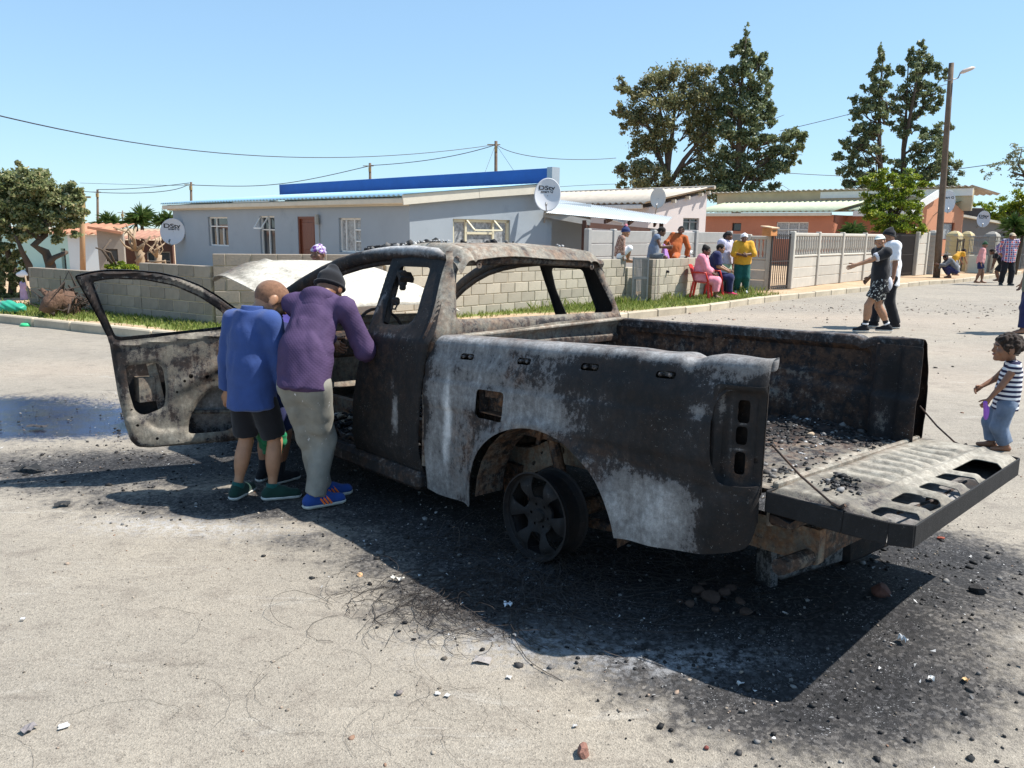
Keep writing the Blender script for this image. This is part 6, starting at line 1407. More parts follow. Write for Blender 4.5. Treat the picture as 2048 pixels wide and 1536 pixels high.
# ---------- dropped rear bumper under the tailgate
bp_ = empty('rear_bumper', G(1600, 1150, 0), 0, 'blackened steel rear bumper sagging to the ground under the lowered tailgate', 'bumper')
BO = np.array(bp_.location)
def BP(px, py, z): return G(px, py, z) - BO
b0, b1 = BP(1540, 1160, .06), BP(1668, 1122, .07)
mb = MB(); mb.bar(b0 + [0, 0, .09], b1 + [0, 0, .09], .12, .16, bevel=.02); o = mb.build('bar', BURNK, bp_); const_attr(o, .40, .05)
mb = MB(); mb.bar(b1 + [0, 0, .08], b1 + (b1 - b0) * .85 + [0, 0, .12], .13, .2, bevel=.03); mb.box(b1 + (b1 - b0) * .5 + [.02, .02, .14], (.2, .15, .12), bevel=.03); o = mb.build('step_plate', BURNK, bp_); const_attr(o, .06, .1)
mb = MB(); e = (b0 - b1) / np.linalg.norm(b0 - b1); sdv = np.array([-e[1], e[0], 0])
P8 = [b0 + sdv * .05 + [0, 0, -.05], b0 - sdv * .05 + [0, 0, -.05], b0 + e * .09 - sdv * .05 + [0, 0, .24], b0 + e * .12 + sdv * .05 + [0, 0, .26], b0 + e * .02 + sdv * .05 + [0, 0, .2], b0 - sdv * .05 + [0, 0, .18]]
mb.add(P8 + [p + e * .045 + [0, 0, .0] for p in P8], [(0, 1, 5, 4), (4, 5, 2, 3), (7, 6, 10, 11), (11, 10, 9, 8), (0, 4, 10, 6), (1, 7, 11, 5), (4, 3, 9, 10), (5, 11, 8, 2), (0, 6, 7, 1), (3, 2, 8, 9)]); o = mb.build('end_bracket', BURN, bp_); const_attr(o, .40, .0)
# torn cross member under the tailgate hinge, still fixed to the frame
cm = MB(); cm.bar((-1.19, .72, .565), (-1.19, -.70, .555), .11, .055, bevel=.012); cm.add([(-1.26, .78, .585), (-1.13, .74, .60), (-1.14, .60, .597), (-1.25, .62, .593)], [(0, 1, 2, 3)]); cm.bar((-1.2, .45, .53), (-1.2, .45, .40), .07, .05, up=(0, 1, 0)); cm.bar((-1.2, -.45, .53), (-1.2, -.45, .40), .07, .05, up=(0, 1, 0)); cm.tube([(-1.2, .72, .38), (-1.21, .45, .37), (-1.2, .2, .38)], .035, 8)
part(cm, 'cross_member', BURNW, .36, .35)
# ================================================================= PEOPLE
def skinmat(name, c):
    k = NT(name); lo = tuple(x * .86 for x in c); hi = tuple(x * 1.1 for x in c)
    k.set(k.ramp(k.noise(18, 4, .6), [(.3, lo), (.7, hi)]), .48, 0, .4); k.b.inputs['Subsurface Weight'].default_value = .06; k.b.inputs['Subsurface Radius'].default_value = (.02, .008, .004)
    k.bump(k.noise(160, 3, .6), .08, .003); return k.m
SK = dict(light=skinmat('skin_tan', (.36, .185, .105)), mid=skinmat('skin_brown', (.25, .118, .066)), dark=skinmat('skin_deep_brown', (.14, .066, .040)))
def cloth(name, c, var=.14, scale=14, bump=.25, bscale=220, rough=.9, c2=None):
    k = NT(name); b = k.ramp(k.noise(scale, 4, .6), [(.3, tuple(x * (1 - var) for x in c)), (.7, tuple(min(1, x * (1 + var)) for x in c))])
    if c2: b = k.mix(k.step(k.noise(c2[1], 4, .6), c2[2], c2[2] + .04), b, c2[0])
    k.set(b, rough, 0, .2); k.b.inputs['Sheen Weight'].default_value = .15; k.bump(k.noise(bscale, 3, .7), bump, .004); return k.m
def stripes(name, a, b, n, axis='Z', duty=.5, wob=0.0):
    k = NT(name); w = k.wave(n, axis, wob); k.set(k.mix(k.step(w, duty - .06, duty + .06), a, b), .9, 0, .2); k.bump(k.noise(200, 3, .7), .2, .004); return k.m
def plaid(name):
    k = NT(name); a = k.step(k.wave(2.3, 'X', 0), .5, .62); b = k.step(k.wave(2.3, 'Z', 0), .5, .62); c = k.mix(a, (.55, .05, .05), (.06, .05, .22)); c2 = k.mix(b, c, (.09, .05, .18)); c3 = k.mix(k.math('MULTIPLY', k.step(k.wave(4.6, 'X', 0), .86, .93), .8), c2, (.75, .70, .70)); c3 = k.mix(k.math('MULTIPLY', k.step(k.wave(4.6, 'Z', 0), .86, .93), .8), c3, (.75, .70, .70)); k.set(c3, .9, 0, .2); return k.m
def quilted(name, c):
    k = NT(name); P = k.n('ShaderNodeMapping'); P.inputs['Rotation'].default_value = (.0, .78, 0.0); k.L(k.tc.outputs['Object'], P.inputs['Vector']); v = P.outputs[0]
    wx = k.wave(22, 'X', 0, vec=v); wz = k.wave(22, 'Z', 0, vec=v); q = k.math('MULTIPLY', wx, wz)
    b = k.ramp(k.noise(9, 4, .6), [(.3, tuple(x * .85 for x in c)), (.7, tuple(x * 1.15 for x in c))]); b = k.mix(k.math('MULTIPLY', k.step(k.noise(55, 5, .8), .66, .69), k.step(k.noise(4, 3, .6), .52, .62)), b, (.55, .55, .58))
    k.set(b, .85, 0, .25); k.bump(q, .22, .003); return k.m
def paintjeans(name, c):
    k = NT(name); b = k.ramp(k.noise(7, 6, .65), [(.3, tuple(x * .78 for x in c)), (.7, tuple(x * 1.2 for x in c))])
    m = k.n('ShaderNodeMapping'); m.inputs['Scale'].default_value = (1, 1, .35); m.inputs['Rotation'].default_value = (.2, .5, .3); k.L(k.tc.outputs['Object'], m.inputs['Vector'])
    s = k.math('MULTIPLY', k.step(k.noise(48, 3, .6, m.outputs[0]), .665, .69), k.step(k.noise(5, 2, .5), .5, .58)); b = k.mix(s, b, (.75, .75, .76))
    k.set(b, .9, 0, .2); k.bump(k.noise(120, 4, .7), .3, .004); return k.m
CL = dict(fleece=cloth('blue_fleece', (.036, .070, .215), .12, 10, .4, 130), black=cloth('black_cloth', (.013, .013, .016)), purple=quilted('quilted_purple', (.070, .043, .10)), purplerib=cloth('purple_rib', (.10, .05, .20)), jeans=paintjeans('paint_splashed_grey_jeans', (.235, .225, .195)),
          navy=cloth('navy_cloth', (.022, .026, .085)), hood=cloth('indigo_hood', (.055, .045, .20)), denim=cloth('faded_denim', (.13, .175, .25), .3, 9), stripe=stripes('navy_white_stripes', (.025, .025, .06), (.72, .72, .74), 8.3, 'Z', .5), white=cloth('white_cotton', (.74, .74, .76), .05), whitecap=cloth('pale_cap', (.66, .70, .64), .08),
          tee=cloth('black_tee', (.016, .016, .019)), grey=cloth('light_grey_panel', (.50, .50, .54), .08), patt=cloth('patterned_black_shorts', (.015, .015, .017), c2=((.55, .55, .5), 26, .56)), pink=cloth('pink_cotton', (.72, .25, .32), .1), pinkl=cloth('salmon_shirt', (.66, .30, .29), .12), lav=cloth('lavender_cotton', (.46, .45, .58), .06), mint=cloth('mint_cotton', (.38, .55, .42), .08), yellow=cloth('mustard_cotton', (.62, .32, .03), .08), green=cloth('dark_green_cloth', (.012, .085, .075)),
          scarf=cloth('printed_head_scarf', (.50, .46, .58), c2=((.16, .05, .25), 34, .5)), camo=cloth('camouflage_cloth', (.22, .115, .085), c2=((.50, .34, .27), 38, .52)), rust=cloth('rust_cotton', (.40, .10, .025), .12), vest=cloth('blue_grey_vest', (.15, .19, .27), .1), plaid=plaid('red_plaid'), beigecap=cloth('beige_cap', (.50, .40, .28)), greenb=cloth('green_beanie', (.012, .06, .025)), dkhair=cloth('black_hair', (.012, .009, .008), .3, 60, .6, 300), brhair=cloth('brown_curly_hair', (.030, .018, .012), .4, 60, .8, 160), buzz=cloth('cropped_hair', (.19, .098, .058), .25, 60, .4, 400),
          shoegreen=cloth('dark_green_canvas', (.012, .04, .03)), shoeblue=cloth('blue_canvas', (.02, .06, .24)), orange=cloth('orange_strip', (.80, .16, .03)), sole=cloth('pale_rubber_sole', (.55, .54, .50), .08), greysuit=cloth('grey_jacket', (.13, .14, .155)), pinkshoe=cloth('pink_canvas', (.62, .03, .14)), olive=cloth('olive_shirt', (.13, .14, .10)), bluecap=cloth('navy_beanie', (.03, .045, .13)))
EYEW = M('eye_white', (.42, .38, .35), .3, .02); EYED = M('eye_dark', (.02, .012, .008), .2, .05); LIPM = skinmat('lip', (.26, .095, .075))
def rotm(yaw=0, pitch=0, roll=0):                 # pitch>0 nods/leans forward (+Y), yaw>0 turns left
    a, b, c = R(yaw), R(pitch), R(roll)
    Y = np.array([[math.cos(a), -math.sin(a), 0], [math.sin(a), math.cos(a), 0], [0, 0, 1]])
    X = np.array([[1, 0, 0], [0, math.cos(b), math.sin(b)], [0, -math.sin(b), math.cos(b)]])
    Z = np.array([[math.cos(c), 0, math.sin(c)], [0, 1, 0], [-math.sin(c), 0, math.cos(c)]])
    return Y @ X @ Z
def ik(a, c, l1, l2, hint):
    a = np.asarray(a, float); c = np.asarray(c, float); d = c - a; L = np.linalg.norm(d); Lc = min(L, (l1 + l2) * .998)
    if Lc < L: c = a + d / L * Lc; d = c - a; L = Lc
    x = (l1 * l1 - l2 * l2 + L * L) / (2 * L); h = math.sqrt(max(l1 * l1 - x * x, 0)); u = d / L
    hv = np.asarray(hint, float); hv = hv - u * (hv @ u); hv /= np.linalg.norm(hv) + 1e-9
    return a + u * x + hv * h, c
def person(label, loc, yaw, H, skin='mid', hh=None, leg=.52, lean=0, twist=0, side=0, pelvis=None, wrL=None, wrR=None, ehL=None, ehR=None, anL=None, anR=None, khL=None, khR=None, toeL=None, toeR=None,
           head=(0, 0, 0), top=None, bottom=None, shoes=None, socks=None, hair=('short', 'dkhair'), fat=1.0, res=.012, group=None, extra=None, curl=.6, back=0.0, limb=1.0, amp=1.0, eyes=True, headoff=(0, 0, 0)):
    hh = hh or .135 * H; S = H; nb = 1 - hh / H - .025                     # neck base
    hipz = leg; cs = (nb - leg) / (.84 - .52)                             # torso scale
    pv = np.array([0, 0, hipz + .015]) if pelvis is None else np.asarray(pelvis, float)
    Rm = rotm(twist, lean, side); Rh = rotm(twist * .5, lean * .55, side * .6)
    wa = pv + Rh @ np.array([0, 0, .10 * cs]); chh = wa + Rm @ np.array([0, -back, .12 * cs]); nk = chh + Rm @ np.array([0, 0, .10 * cs])
    wS = .108 if hh / H < .16 else .098
    J = dict(pelvis=pv, waist=wa, chest=chh, neck=nk)
    for s, n in ((-1, 'L'), (1, 'R')):
        J['sh' + n] = nk + Rm @ np.array([s * wS, 0, -.022]); J['hip' + n] = pv + rotm(twist * .2) @ np.array([s * .05, 0, -.02])
        la, lb = .178 * cs ** .3, .148 * cs ** .3
        w = wrL if n == 'L' else wrR; eh = ehL if n == 'L' else ehR
        if w is None: w = J['sh' + n] + np.array([s * .035, .03, -.318])
        J['el' + n], J['wr' + n] = ik(J['sh' + n], w, la, lb, eh if eh is not None else np.array([s * .4, -1, -.2]))
        an = anL if n == 'L' else anR; kh = khL if n == 'L' else khR
        if an is None: an = np.array([s * .055, -.01, .045])
        J['kn' + n], J['an' + n] = ik(J['hip' + n], an, hipz * .475, hipz * .45, kh if kh is not None else np.array([s * .1, 1, 0]))
        tt = toeL if n == 'L' else toeR; fl_ = .105
        J['toe' + n] = np.asarray(tt, float) if tt is not None else J['an' + n] + np.array([s * .02, fl_, -.028])
    Hd = Rm @ rotm(*head); hs = hh / H
    hc = nk + Rm @ np.array([0, .012, .02]) + Hd @ np.array([0, .03 * hs / .135, hs * .5 + .0]) + np.asarray(headoff)
    for k_ in J: J[k_] = J[k_] * S
    hc = hc * S; f = fat
    t = empty('person', loc, yaw, label, 'person', group)
    # --- body
    B = []; nr = .034 * S * (1 if hs < .16 else .95)
    B.append(P_cone(J['neck'] - Rm @ [0, 0, .01 * S], hc + Hd @ np.array([0, -.12, -.22]) * hh, nr * 1.15, nr, .02 * S))
    B.append(P_ell(J['chest'], np.array([.082 * f, .056 * f, .105 * cs]) * S, Rm, .05 * S)); B.append(P_ell(J['waist'], np.array([.070 * f, .050 * f, .09 * cs]) * S, Rh, .05 * S)); B.append(P_ell(J['pelvis'], np.array([.078 * f, .056 * f, .07]) * S, rotm(twist * .2), .05 * S))
    armr = [c * limb for c in (.030, .024, .024, .017)]; lgr = [c * limb for c in (.048, .034, .033, .022)]
    for n in 'LR':
        B.append(P_cone(J['neck'] + (J['sh' + n] - J['neck']) * .3, J['sh' + n], .026 * S, .030 * S * f, .03 * S))
        B.append(P_cone(J['sh' + n], J['el' + n], armr[0] * S * f, armr[1] * S * f, .015 * S)); B.append(P_cone(J['el' + n], J['wr' + n], armr[2] * S * f, armr[3] * S, .012 * S))
        B.append(P_cone(J['hip' + n], J['kn' + n], lgr[0] * S * f, lgr[1] * S * f, .02 * S)); B.append(P_cone(J['kn' + n], J['an' + n], lgr[2] * S * f, lgr[3] * S, .015 * S))
        cm_ = J['kn' + n] * .68 + J['an' + n] * .32; kb = J['kn' + n] - (J['hip' + n] + J['an' + n]) / 2; B.append(P_ell(cm_ - (kb / (np.linalg.norm(kb) + 1e-6)) * .010 * S, np.array([.034 * limb, .034 * limb, .07]) * S * f, frame_z(J['an' + n] - J['kn' + n]), .03 * S))
        if shoes is None or shoes[0] == 'flipflop':
            he = J['an' + n] + (J['an' + n] - J['toe' + n]) * np.array([.22, .22, 0]) - np.array([0, 0, .022 * S]); B.append(P_cone(he, J['toe' + n], .022 * S, .017 * S, .02 * S)); B.append(P_cone(J['an' + n], J['toe' + n] * .8 + he * .2, .022 * S, .014 * S, .02 * S))
        d = J['wr' + n] - J['el' + n]; d /= np.linalg.norm(d); B.append(P_ell(J['wr' + n] + d * .030 * S, np.array([.012, .024, .034]) * S * (1.1 if hs > .16 else 1), frame_z(d), .012 * S))
    h_ = lambda x, y, z: hc + Hd @ (np.array([x, y, z]) * hh)
    hp = [P_ell(h_(0, -.03, .09), np.array([.37, .455, .41]) * hh, Hd, .02), P_ell(h_(0, .12, -.22), np.array([.275, .285, .285]) * hh, Hd, .12 * hh), P_cone(h_(0, .395, .04), h_(0, .455, -.10), .035 * hh, .062 * hh, .06 * hh), P_ell(h_(0, .35, .10), np.array([.25, .08, .05]) * hh, Hd, .06 * hh),
          P_ell(h_(0, .395, -.235), np.array([.13, .06, .05]) * hh, Hd, .03 * hh), P_ell(h_(0, .34, -.40), np.array([.13, .09, .09]) * hh, Hd, .08 * hh)]
    for s in (-1, 1): hp.append(P_ell(h_(s * .375, -.05, -.05), np.array([.045, .11, .16]) * hh, Hd, .02 * hh)); hp.append(P_ell(h_(s * .2, .3, -.12), np.array([.12, .1, .1]) * hh, Hd, .08 * hh))
    V, F = implicit(B, res); F2 = [tuple(q) for q in F]; n0 = len(V)
    hp.append(P_cone(J['neck'] - Rm @ [0, 0, .005 * S], hc + Hd @ np.array([0, -.12, -.22]) * hh, nr * 1.12, nr * 1.02, .02 * S))
    Vh, Fh = implicit(hp, min(res, max(.0042, hh * .03)))
    # fingers
    mb = MB(); mb.V = [V]; mb.F = F2; mb.M = [0] * len(F2); mb.n = n0; mb.add(Vh, [tuple(q) for q in Fh])
    for n, s in (('L', -1), ('R', 1)):
        d = J['wr' + n] - J['el' + n]; d /= np.linalg.norm(d); A = frame_z(d); u = A[:, 1]; w = A[:, 0]
        inw = -s * np.array([1.0, 0, 0]); w = w if w @ (np.array([-s, 0, 0]) + np.array([0, .3, -.5])) > 0 else -w
        base = J['wr' + n] + d * .056 * S; hsz = S * (1.1 if hs > .16 else 1)
        for i, (o, L) in enumerate(((-.018, .036), (-.006, .043), (.006, .041), (.017, .031))):
            p = base + u * o * hsz; q1 = p + (d * math.cos(curl * .5) + w * math.sin(curl * .5)) * L * .45 * hsz; q2 = q1 + (d * math.cos(curl * 1.3) + w * math.sin(curl * 1.3)) * L * .33 * hsz; q3 = q2 + (d * math.cos(curl * 2) + w * math.sin(curl * 2)) * L * .25 * hsz
            mb.tube([p - d * .015 * hsz, q1, q2, q3], np.array([.0062, .0058, .0052, .0042]) * hsz, 6)
        fr = u if (u @ np.array([0, 1, .3])) > 0 else -u; p = J['wr' + n] + d * .014 * hsz + fr * .016 * hsz; mb.tube([p, p + (d * .75 + fr * .6 + w * .35) * .022 * hsz, p + (d * .95 + fr * .55 + w * .5) * .042 * hsz], np.array([.0082, .0072, .0052]) * hsz, 6)
    mb.build('body', SK[skin], t, True)
    if eyes:
        e = MB()
        for s in (-1, 1):
            A = Hd; e.lathe([(.0, .05), (.03, .045), (.052, .02), (.055, 0)], h_(s * .155, .345, .035) / 1.0, Hd @ np.array([[1, 0, 0], [0, 0, 1], [0, -1, 0]]).T * hh, 10, 0) if False else None
            c = h_(s * .15, .366, .03); X_ = Hd @ np.array([[1, 0, 0], [0, 0, 1], [0, 1, 0]]).astype(float)
            e.lathe([(.050 * hh, 0), (.042 * hh, .014 * hh), (.0, .022 * hh)], c, X_, 10, 0); e.lathe([(.032 * hh, .014 * hh), (.0, .028 * hh)], c, X_, 8, 1)
            e.tube([h_(s * .06, .415, .11), h_(s * .15, .415, .135), h_(s * .26, .36, .115)], .016 * hh, 5, 1)
        e.build('eyes', [EYEW, EYED], t, True)
        MB().add(*(lambda v, f: (v, [tuple(q) for q in f]))(*implicit([P_ell(h_(0, .43, -.225), np.array([.115, .035, .022]) * hh, Hd, .01), P_ell(h_(0, .425, -.262), np.array([.10, .035, .026]) * hh, Hd, .01)], max(.0025, hh * .02)))).build('lips', LIPM, t, True)
    sd_ = len(label)
    def wr_(amp, fr):
        def fn(X, d):
            n1 = vnoise(X / S, (14, 14, 6.5), sd_) - .5; n2 = 1 - np.abs(2 * vnoise(X / S + .04 * n1[:, None], (26, 26, 15), sd_ + 3) - 1); n3 = 1 - np.abs(2 * vnoise(X @ np.array([[.8, 0, .6], [0, 1, 0], [-.6, 0, .8]]) / S, (34, 20, 10), sd_ + 5) - 1)
            return d + amp * S * (1.9 * n1 + .9 * (n2 - .55) + .8 * (n3 - .55) * np.clip(n1 * 6 + .5, 0, 1))
        return fn
    def garment(name, prims, mat, amp=.0035, fr=38, h=None, post=None):
        w = wr_(amp, fr)
        V, F = implicit(prims, h or res, (lambda X, d: post(X, w(X, d))) if post else w)
        return obj(name, mesh_from(name, V, F, mat if isinstance(mat, list) else CL[mat] if isinstance(mat, str) else mat, None, True), t)
    if bottom:                                                            # (mat, legfrac, inflate, low?)
        mat, fr_, inf = bottom[:3]; g = [P_ell(J['pelvis'], np.array([.080 * f, .060 * f, .062]) * S + inf * S, rotm(twist * .2), .04 * S)]
        g.append(P_ell(J['pelvis'] * .5 + J['waist'] * .5, np.array([.070 * f, .052 * f, .05]) * S + inf * S, Rh, .04 * S, [(J['waist'] + Rh @ [0, 0, .0], Rh @ np.array([0, 0, 1.0]))]))
        for n in 'LR':
            if fr_ > .5:
                e = J['kn' + n] + (J['an' + n] - J['kn' + n]) * (fr_ - .5) * 2; d = (J['an' + n] - J['kn' + n]); d /= np.linalg.norm(d)
                g.append(P_cone(J['hip' + n], J['kn' + n], (.054 * f + inf) * S, (.041 * f + inf) * S, .03 * S)); g.append(P_cone(J['kn' + n], e + d * .03 * S, (.041 * f + inf) * S, (.031 + inf * 1.3) * S, .02 * S, [(e, d)]))
            else:
                e = J['hip' + n] + (J['kn' + n] - J['hip' + n]) * fr_ * 2; d = (J['kn' + n] - J['hip' + n]); d /= np.linalg.norm(d)
                g.append(P_cone(J['hip' + n], e + d * .04 * S, (.056 * f + inf) * S, (.052 * f + inf) * S, .03 * S, [(e, d)]))
        garment('trousers' if fr_ > .5 else 'shorts', g, mat, (.0055 if fr_ > .5 else .003) * amp, 30)
    if top:                                                               # (mat, sleeve, hem, inflate)
        mat, slv, hem, inf = top[:4]; up = Rm @ np.array([0, 0, 1.0]); uph = Rh @ np.array([0, 0, 1.0]); cut = [(J['pelvis'] - uph * hem * S, -uph)]
        g = [P_ell(J['chest'], np.array([.092 * f, .066 * f, .112 * cs]) * S + inf * S, Rm, .05 * S, cut), P_ell(J['waist'], np.array([.084 * f, .064 * f, .10 * cs]) * S + inf * S, Rh, .05 * S, cut), P_cone(J['waist'], J['pelvis'] - uph * (hem + .02) * S, (.070 * f + inf) * S, (.072 * f + inf) * S, .04 * S, cut)]
        for s in (-1, 1):
            o = Rh @ np.array([s * .03 * f, 0, 0]) * S; g.append(P_cone(J['waist'] + o, J['pelvis'] + o - uph * (hem + .02) * S, (.058 * f + inf) * S, (.066 * f + inf) * S, .04 * S, cut))
        nt_ = J['neck'] + up * .012 * S; g.append(P_cone(J['chest'] + up * .05 * S, nt_ + up * .01 * S, .05 * S, (.043 + inf) * S, .03 * S, [(nt_ + up * (.012 if len(top) < 5 else .035) * S, up)]))
        for n, s in (('L', -1), ('R', 1)):
            g.append(P_cone(J['neck'] * .6 + J['sh' + n] * .4 - up * .008 * S, J['sh' + n], .030 * S + inf * S, (.036 * f + inf) * S, .03 * S))
            if slv > .5:
                e = J['el' + n] + (J['wr' + n] - J['el' + n]) * (slv - .5) * 2; d = J['wr' + n] - J['el' + n]; d /= np.linalg.norm(d)
                g.append(P_cone(J['sh' + n], J['el' + n], (.037 * f + inf) * S, (.030 * f + inf) * S, .015 * S)); g.append(P_cone(J['el' + n], e + d * .02 * S, (.030 * f + inf) * S, (.024 + inf) * S, .012 * S, [(e, d)]))
            elif slv > 0:
                e = J['sh' + n] + (J['el' + n] - J['sh' + n]) * slv * 2; d = J['el' + n] - J['sh' + n]; d /= np.linalg.norm(d)
                g.append(P_cone(J['sh' + n], e + d * .02 * S, (.038 * f + inf) * S, (.034 * f + inf) * S, .02 * S, [(e, d)]))
        garment('top', g, mat, .0052 * amp, 26)
    for n in 'LR':
        if shoes and shoes[0] != 'flipflop':
            an, to = J['an' + n], J['toe' + n]; fd = (to - an) * np.array([1, 1, 0]); fd /= np.linalg.norm(fd) + 1e-9; zf = min(an[2], to[2] + .03 * S)
            bz = np.array([0, 0, 1.0]); base = an - bz * .045 * S; he = base - fd * .022 * S + bz * .026 * S; tp = base + fd * .105 * S + bz * .020 * S
            so_ = [P_cone(he, tp, .027 * S, .023 * S, .02 * S, [(base + bz * .012 * S, -bz)]), P_cone(an + bz * .005 * S, tp * .55 + he * .45 + bz * .012 * S, .026 * S, .024 * S, .02 * S, [(an + bz * .022 * S, bz)])]
            sh_ = garment('shoe', so_, shoes[0], 0.0, 30, min(res, .008 * S / 1.3 + .001))
            sm = MB().add(*(lambda v, f_: (v, [tuple(q) for q in f_]))(*implicit([P_cone(he + bz * -.004 * S, tp, .031 * S, .027 * S, .02, [(base + bz * .014 * S, bz), (base, -bz)])], min(res, .006 * S)))).build('sole', CL[shoes[1]], t, True); sm.parent = sh_
            if len(shoes) > 2 and shoes[2]:
                sd = np.cross(fd, bz)
                for q in range(3):
                    a_ = base + fd * (.032 + q * .014) * S
                    for sg in (-1, 1): MB().tube([a_ + sd * sg * .0315 * S + bz * .016 * S, a_ - fd * .012 * S + sd * sg * .029 * S + bz * .034 * S, a_ - fd * .022 * S + sd * sg * .018 * S + bz * .050 * S], .0042 * S, 5).build('stripe', CL[shoes[2]], t).parent = sh_
        elif shoes:
            an, to = J['an' + n], J['toe' + n]; fd = (to - an) * np.array([1, 1, 0]); fd /= np.linalg.norm(fd)
            MB().bar(an - fd * .035 * S - [0, 0, .042 * S], to + fd * .02 * S + [0, 0, -.012 * S], .055 * S, .012 * S, bevel=.004).build('sandal', CL['black'], t)
        if socks:
            d = J['kn' + n] - J['an' + n]; d /= np.linalg.norm(d); e = J['an' + n] + d * socks[1] * S
            garment('sock', [P_cone(J['an' + n] - [0, 0, .01 * S], e + d * .02 * S, .027 * S, .029 * S, .01, [(e, d)])], socks[0], 0, 30)
    # hair and headwear
    kind, hm = hair[0], CL[hair[1]]; hr = min(res, .007)
    cut_f = (h_(0, .33, .16), Hd @ np.array([0, .75, -.66])); cut_n = (h_(0, -.2, -.20), Hd @ np.array([0, .35, -.94]))
    cap_ = lambda g_: [P_ell(h_(0, -.03, .09), (np.array([.37, .455, .41]) + g_) * hh, Hd, .02, [cut_f, cut_n])]
    def hmesh(name, prims, mat, post=None, h=None, parent=None):
        V, F = implicit(prims, h or hr, post); return obj(name, mesh_from(name, V, F, mat, None, True), parent or t)
    if kind == 'short': hmesh('hair', cap_(.028), hm)
    elif kind == 'buzz': hmesh('hair', cap_(.006), hm)
    elif kind == 'curly':
        cr = np.random.default_rng(3); pr = [P_ell(h_(0, -.06, .12), (np.array([.40, .47, .42])) * hh, Hd, .02, [(h_(0, .36, .2), Hd @ np.array([0, .8, -.6])), (h_(0, -.2, -.22), Hd @ np.array([0, .2, -.98]))])]
        for _ in range(150):
            v = cr.normal(size=3); v /= np.linalg.norm(v); q = np.array([0, -.06, .12]) + v * np.array([.40, .47, .42])
            if (q[1] - .30) * .8 - (q[2] - .2) * .6 > 0 or q[2] < -.16 + .0 * q[1]: continue
            pr.append(P_ell(h_(*q), np.full(3, cr.uniform(.05, .085)) * hh, None, .012))
        hmesh('hair', pr, hm, None, .0045)
    elif kind in ('beanie', 'bobble', 'beaniehigh'):
        tall = .10 if kind != 'beaniehigh' else .30
        cb = [(h_(0, .40, .13), Hd @ np.array([0, .28, -.96]))]
        bo = hmesh('beanie', [P_ell(h_(0, -.04, .12 + tall * .3), np.array([.41, .49, .42 + tall * .6]) * hh, Hd, .05, cb), P_cone(h_(0, -.12, .3), h_(0, -.18, .48 + tall), .28 * hh, .16 * hh, .1 * hh)], hm, (lambda X, d: d + .012 * hh * np.sin(((X - hc) @ Hd)[:, 2] * 70 / hh * .25)))
        rimc = [h_(.42 * math.cos(a), -.04 + .50 * math.sin(a), .06 + .13 * math.sin(a) * 1.0) for a in np.linspace(0, 2 * math.pi, 25)]; MB().tube(rimc, .045 * hh, 8, cap=False).build('brim', hm, t, True).parent = bo
        if kind == 'bobble': MB().add(*(lambda v, f_: (v, [tuple(q) for q in f_]))(*implicit([P_ell(h_(0, -.15, .70), np.full(3, .19) * hh, None, .01)], .012, lambda X, d: d + .01 * np.sin(X[:, 0] * 190) * np.sin(X[:, 2] * 170)))).build('bobble', CL['pink'], t, True).parent = bo
        if hair[-1] == 'hairback': hmesh('hair', [P_cone(h_(-.1, -.42, -.1), h_(-.15, -.45, -.85), .2 * hh, .15 * hh, .05)], CL['dkhair'])
    elif kind == 'cap':
        co = hmesh('cap', [P_ell(h_(0, -.03, .12), np.array([.41, .50, .42]) * hh, Hd, .02, [(h_(0, 0, .16), Hd @ np.array([0, .12, -1.0]))])], hm)
        vv = []; ff = []
        for i in range(9):
            a = math.pi * (.12 + .76 * i / 8); vv += [h_(.40 * math.cos(a), -.03 + .47 * math.sin(a), .19), h_(.36 * math.cos(a), .16 + .62 * math.sin(a), .17 - .04 * math.cos(2 * a) * -1 - .05)]
        n_ = len(vv); vv += [v + Hd @ np.array([0, 0, .03]) * hh for v in vv]
        for i in range(8): ff += [(2 * i, 2 * i + 2, 2 * i + 3, 2 * i + 1), (n_ + 2 * i, n_ + 2 * i + 1, n_ + 2 * i + 3, n_ + 2 * i + 2), (2 * i + 1, 2 * i + 3, n_ + 2 * i + 3, n_ + 2 * i + 1)]
        MB().add(vv, ff).build('peak', CL[hair[2]] if len(hair) > 2 else hm, t).parent = co
        hmesh('hair', cap_(.012), CL['dkhair'])
    elif kind == 'scarf':
        so2 = hmesh('head_scarf', [P_ell(h_(0, -.05, .14), np.array([.41, .49, .44]) * hh, Hd, .03, [(h_(0, .40, .14), Hd @ np.array([0, .35, -.94]))]), P_ell(h_(.1, -.5, .0), np.array([.17, .15, .2]) * hh, Hd, .08 * hh)], hm, lambda X, d: d + .006 * np.sin(X[:, 0] * 60 + X[:, 2] * 90))
        if hair[-1] == 'tail': hmesh('hair', [P_cone(h_(-.15, -.42, -.1), h_(-.2, -.35, -.95), .17 * hh, .13 * hh, .05)], CL['dkhair'], None, None)
    elif kind == 'bun': hmesh('hair', cap_(.03) + [P_ell(h_(0, -.25, .48), np.full(3, .17) * hh, None, .05)], hm)
    elif kind == 'hood':
        hmesh('hood', [P_ell(h_(0, -.06, .08), np.array([.46, .54, .52]) * hh, Hd, .05, [(h_(0, .30, 0), Hd @ np.array([0, 1.0, 0]))]), P_cone(h_(0, -.25, -.3), J['neck'], .32 * hh, .3 * hh, .1 * hh)], hm, lambda X, d: d + .006 * np.sin(X[:, 0] * 50 + X[:, 2] * 60))
    if extra: extra(t, J, h_, S, Rm, Hd, garment)
    return t
CHILD = dict(leg=.49)
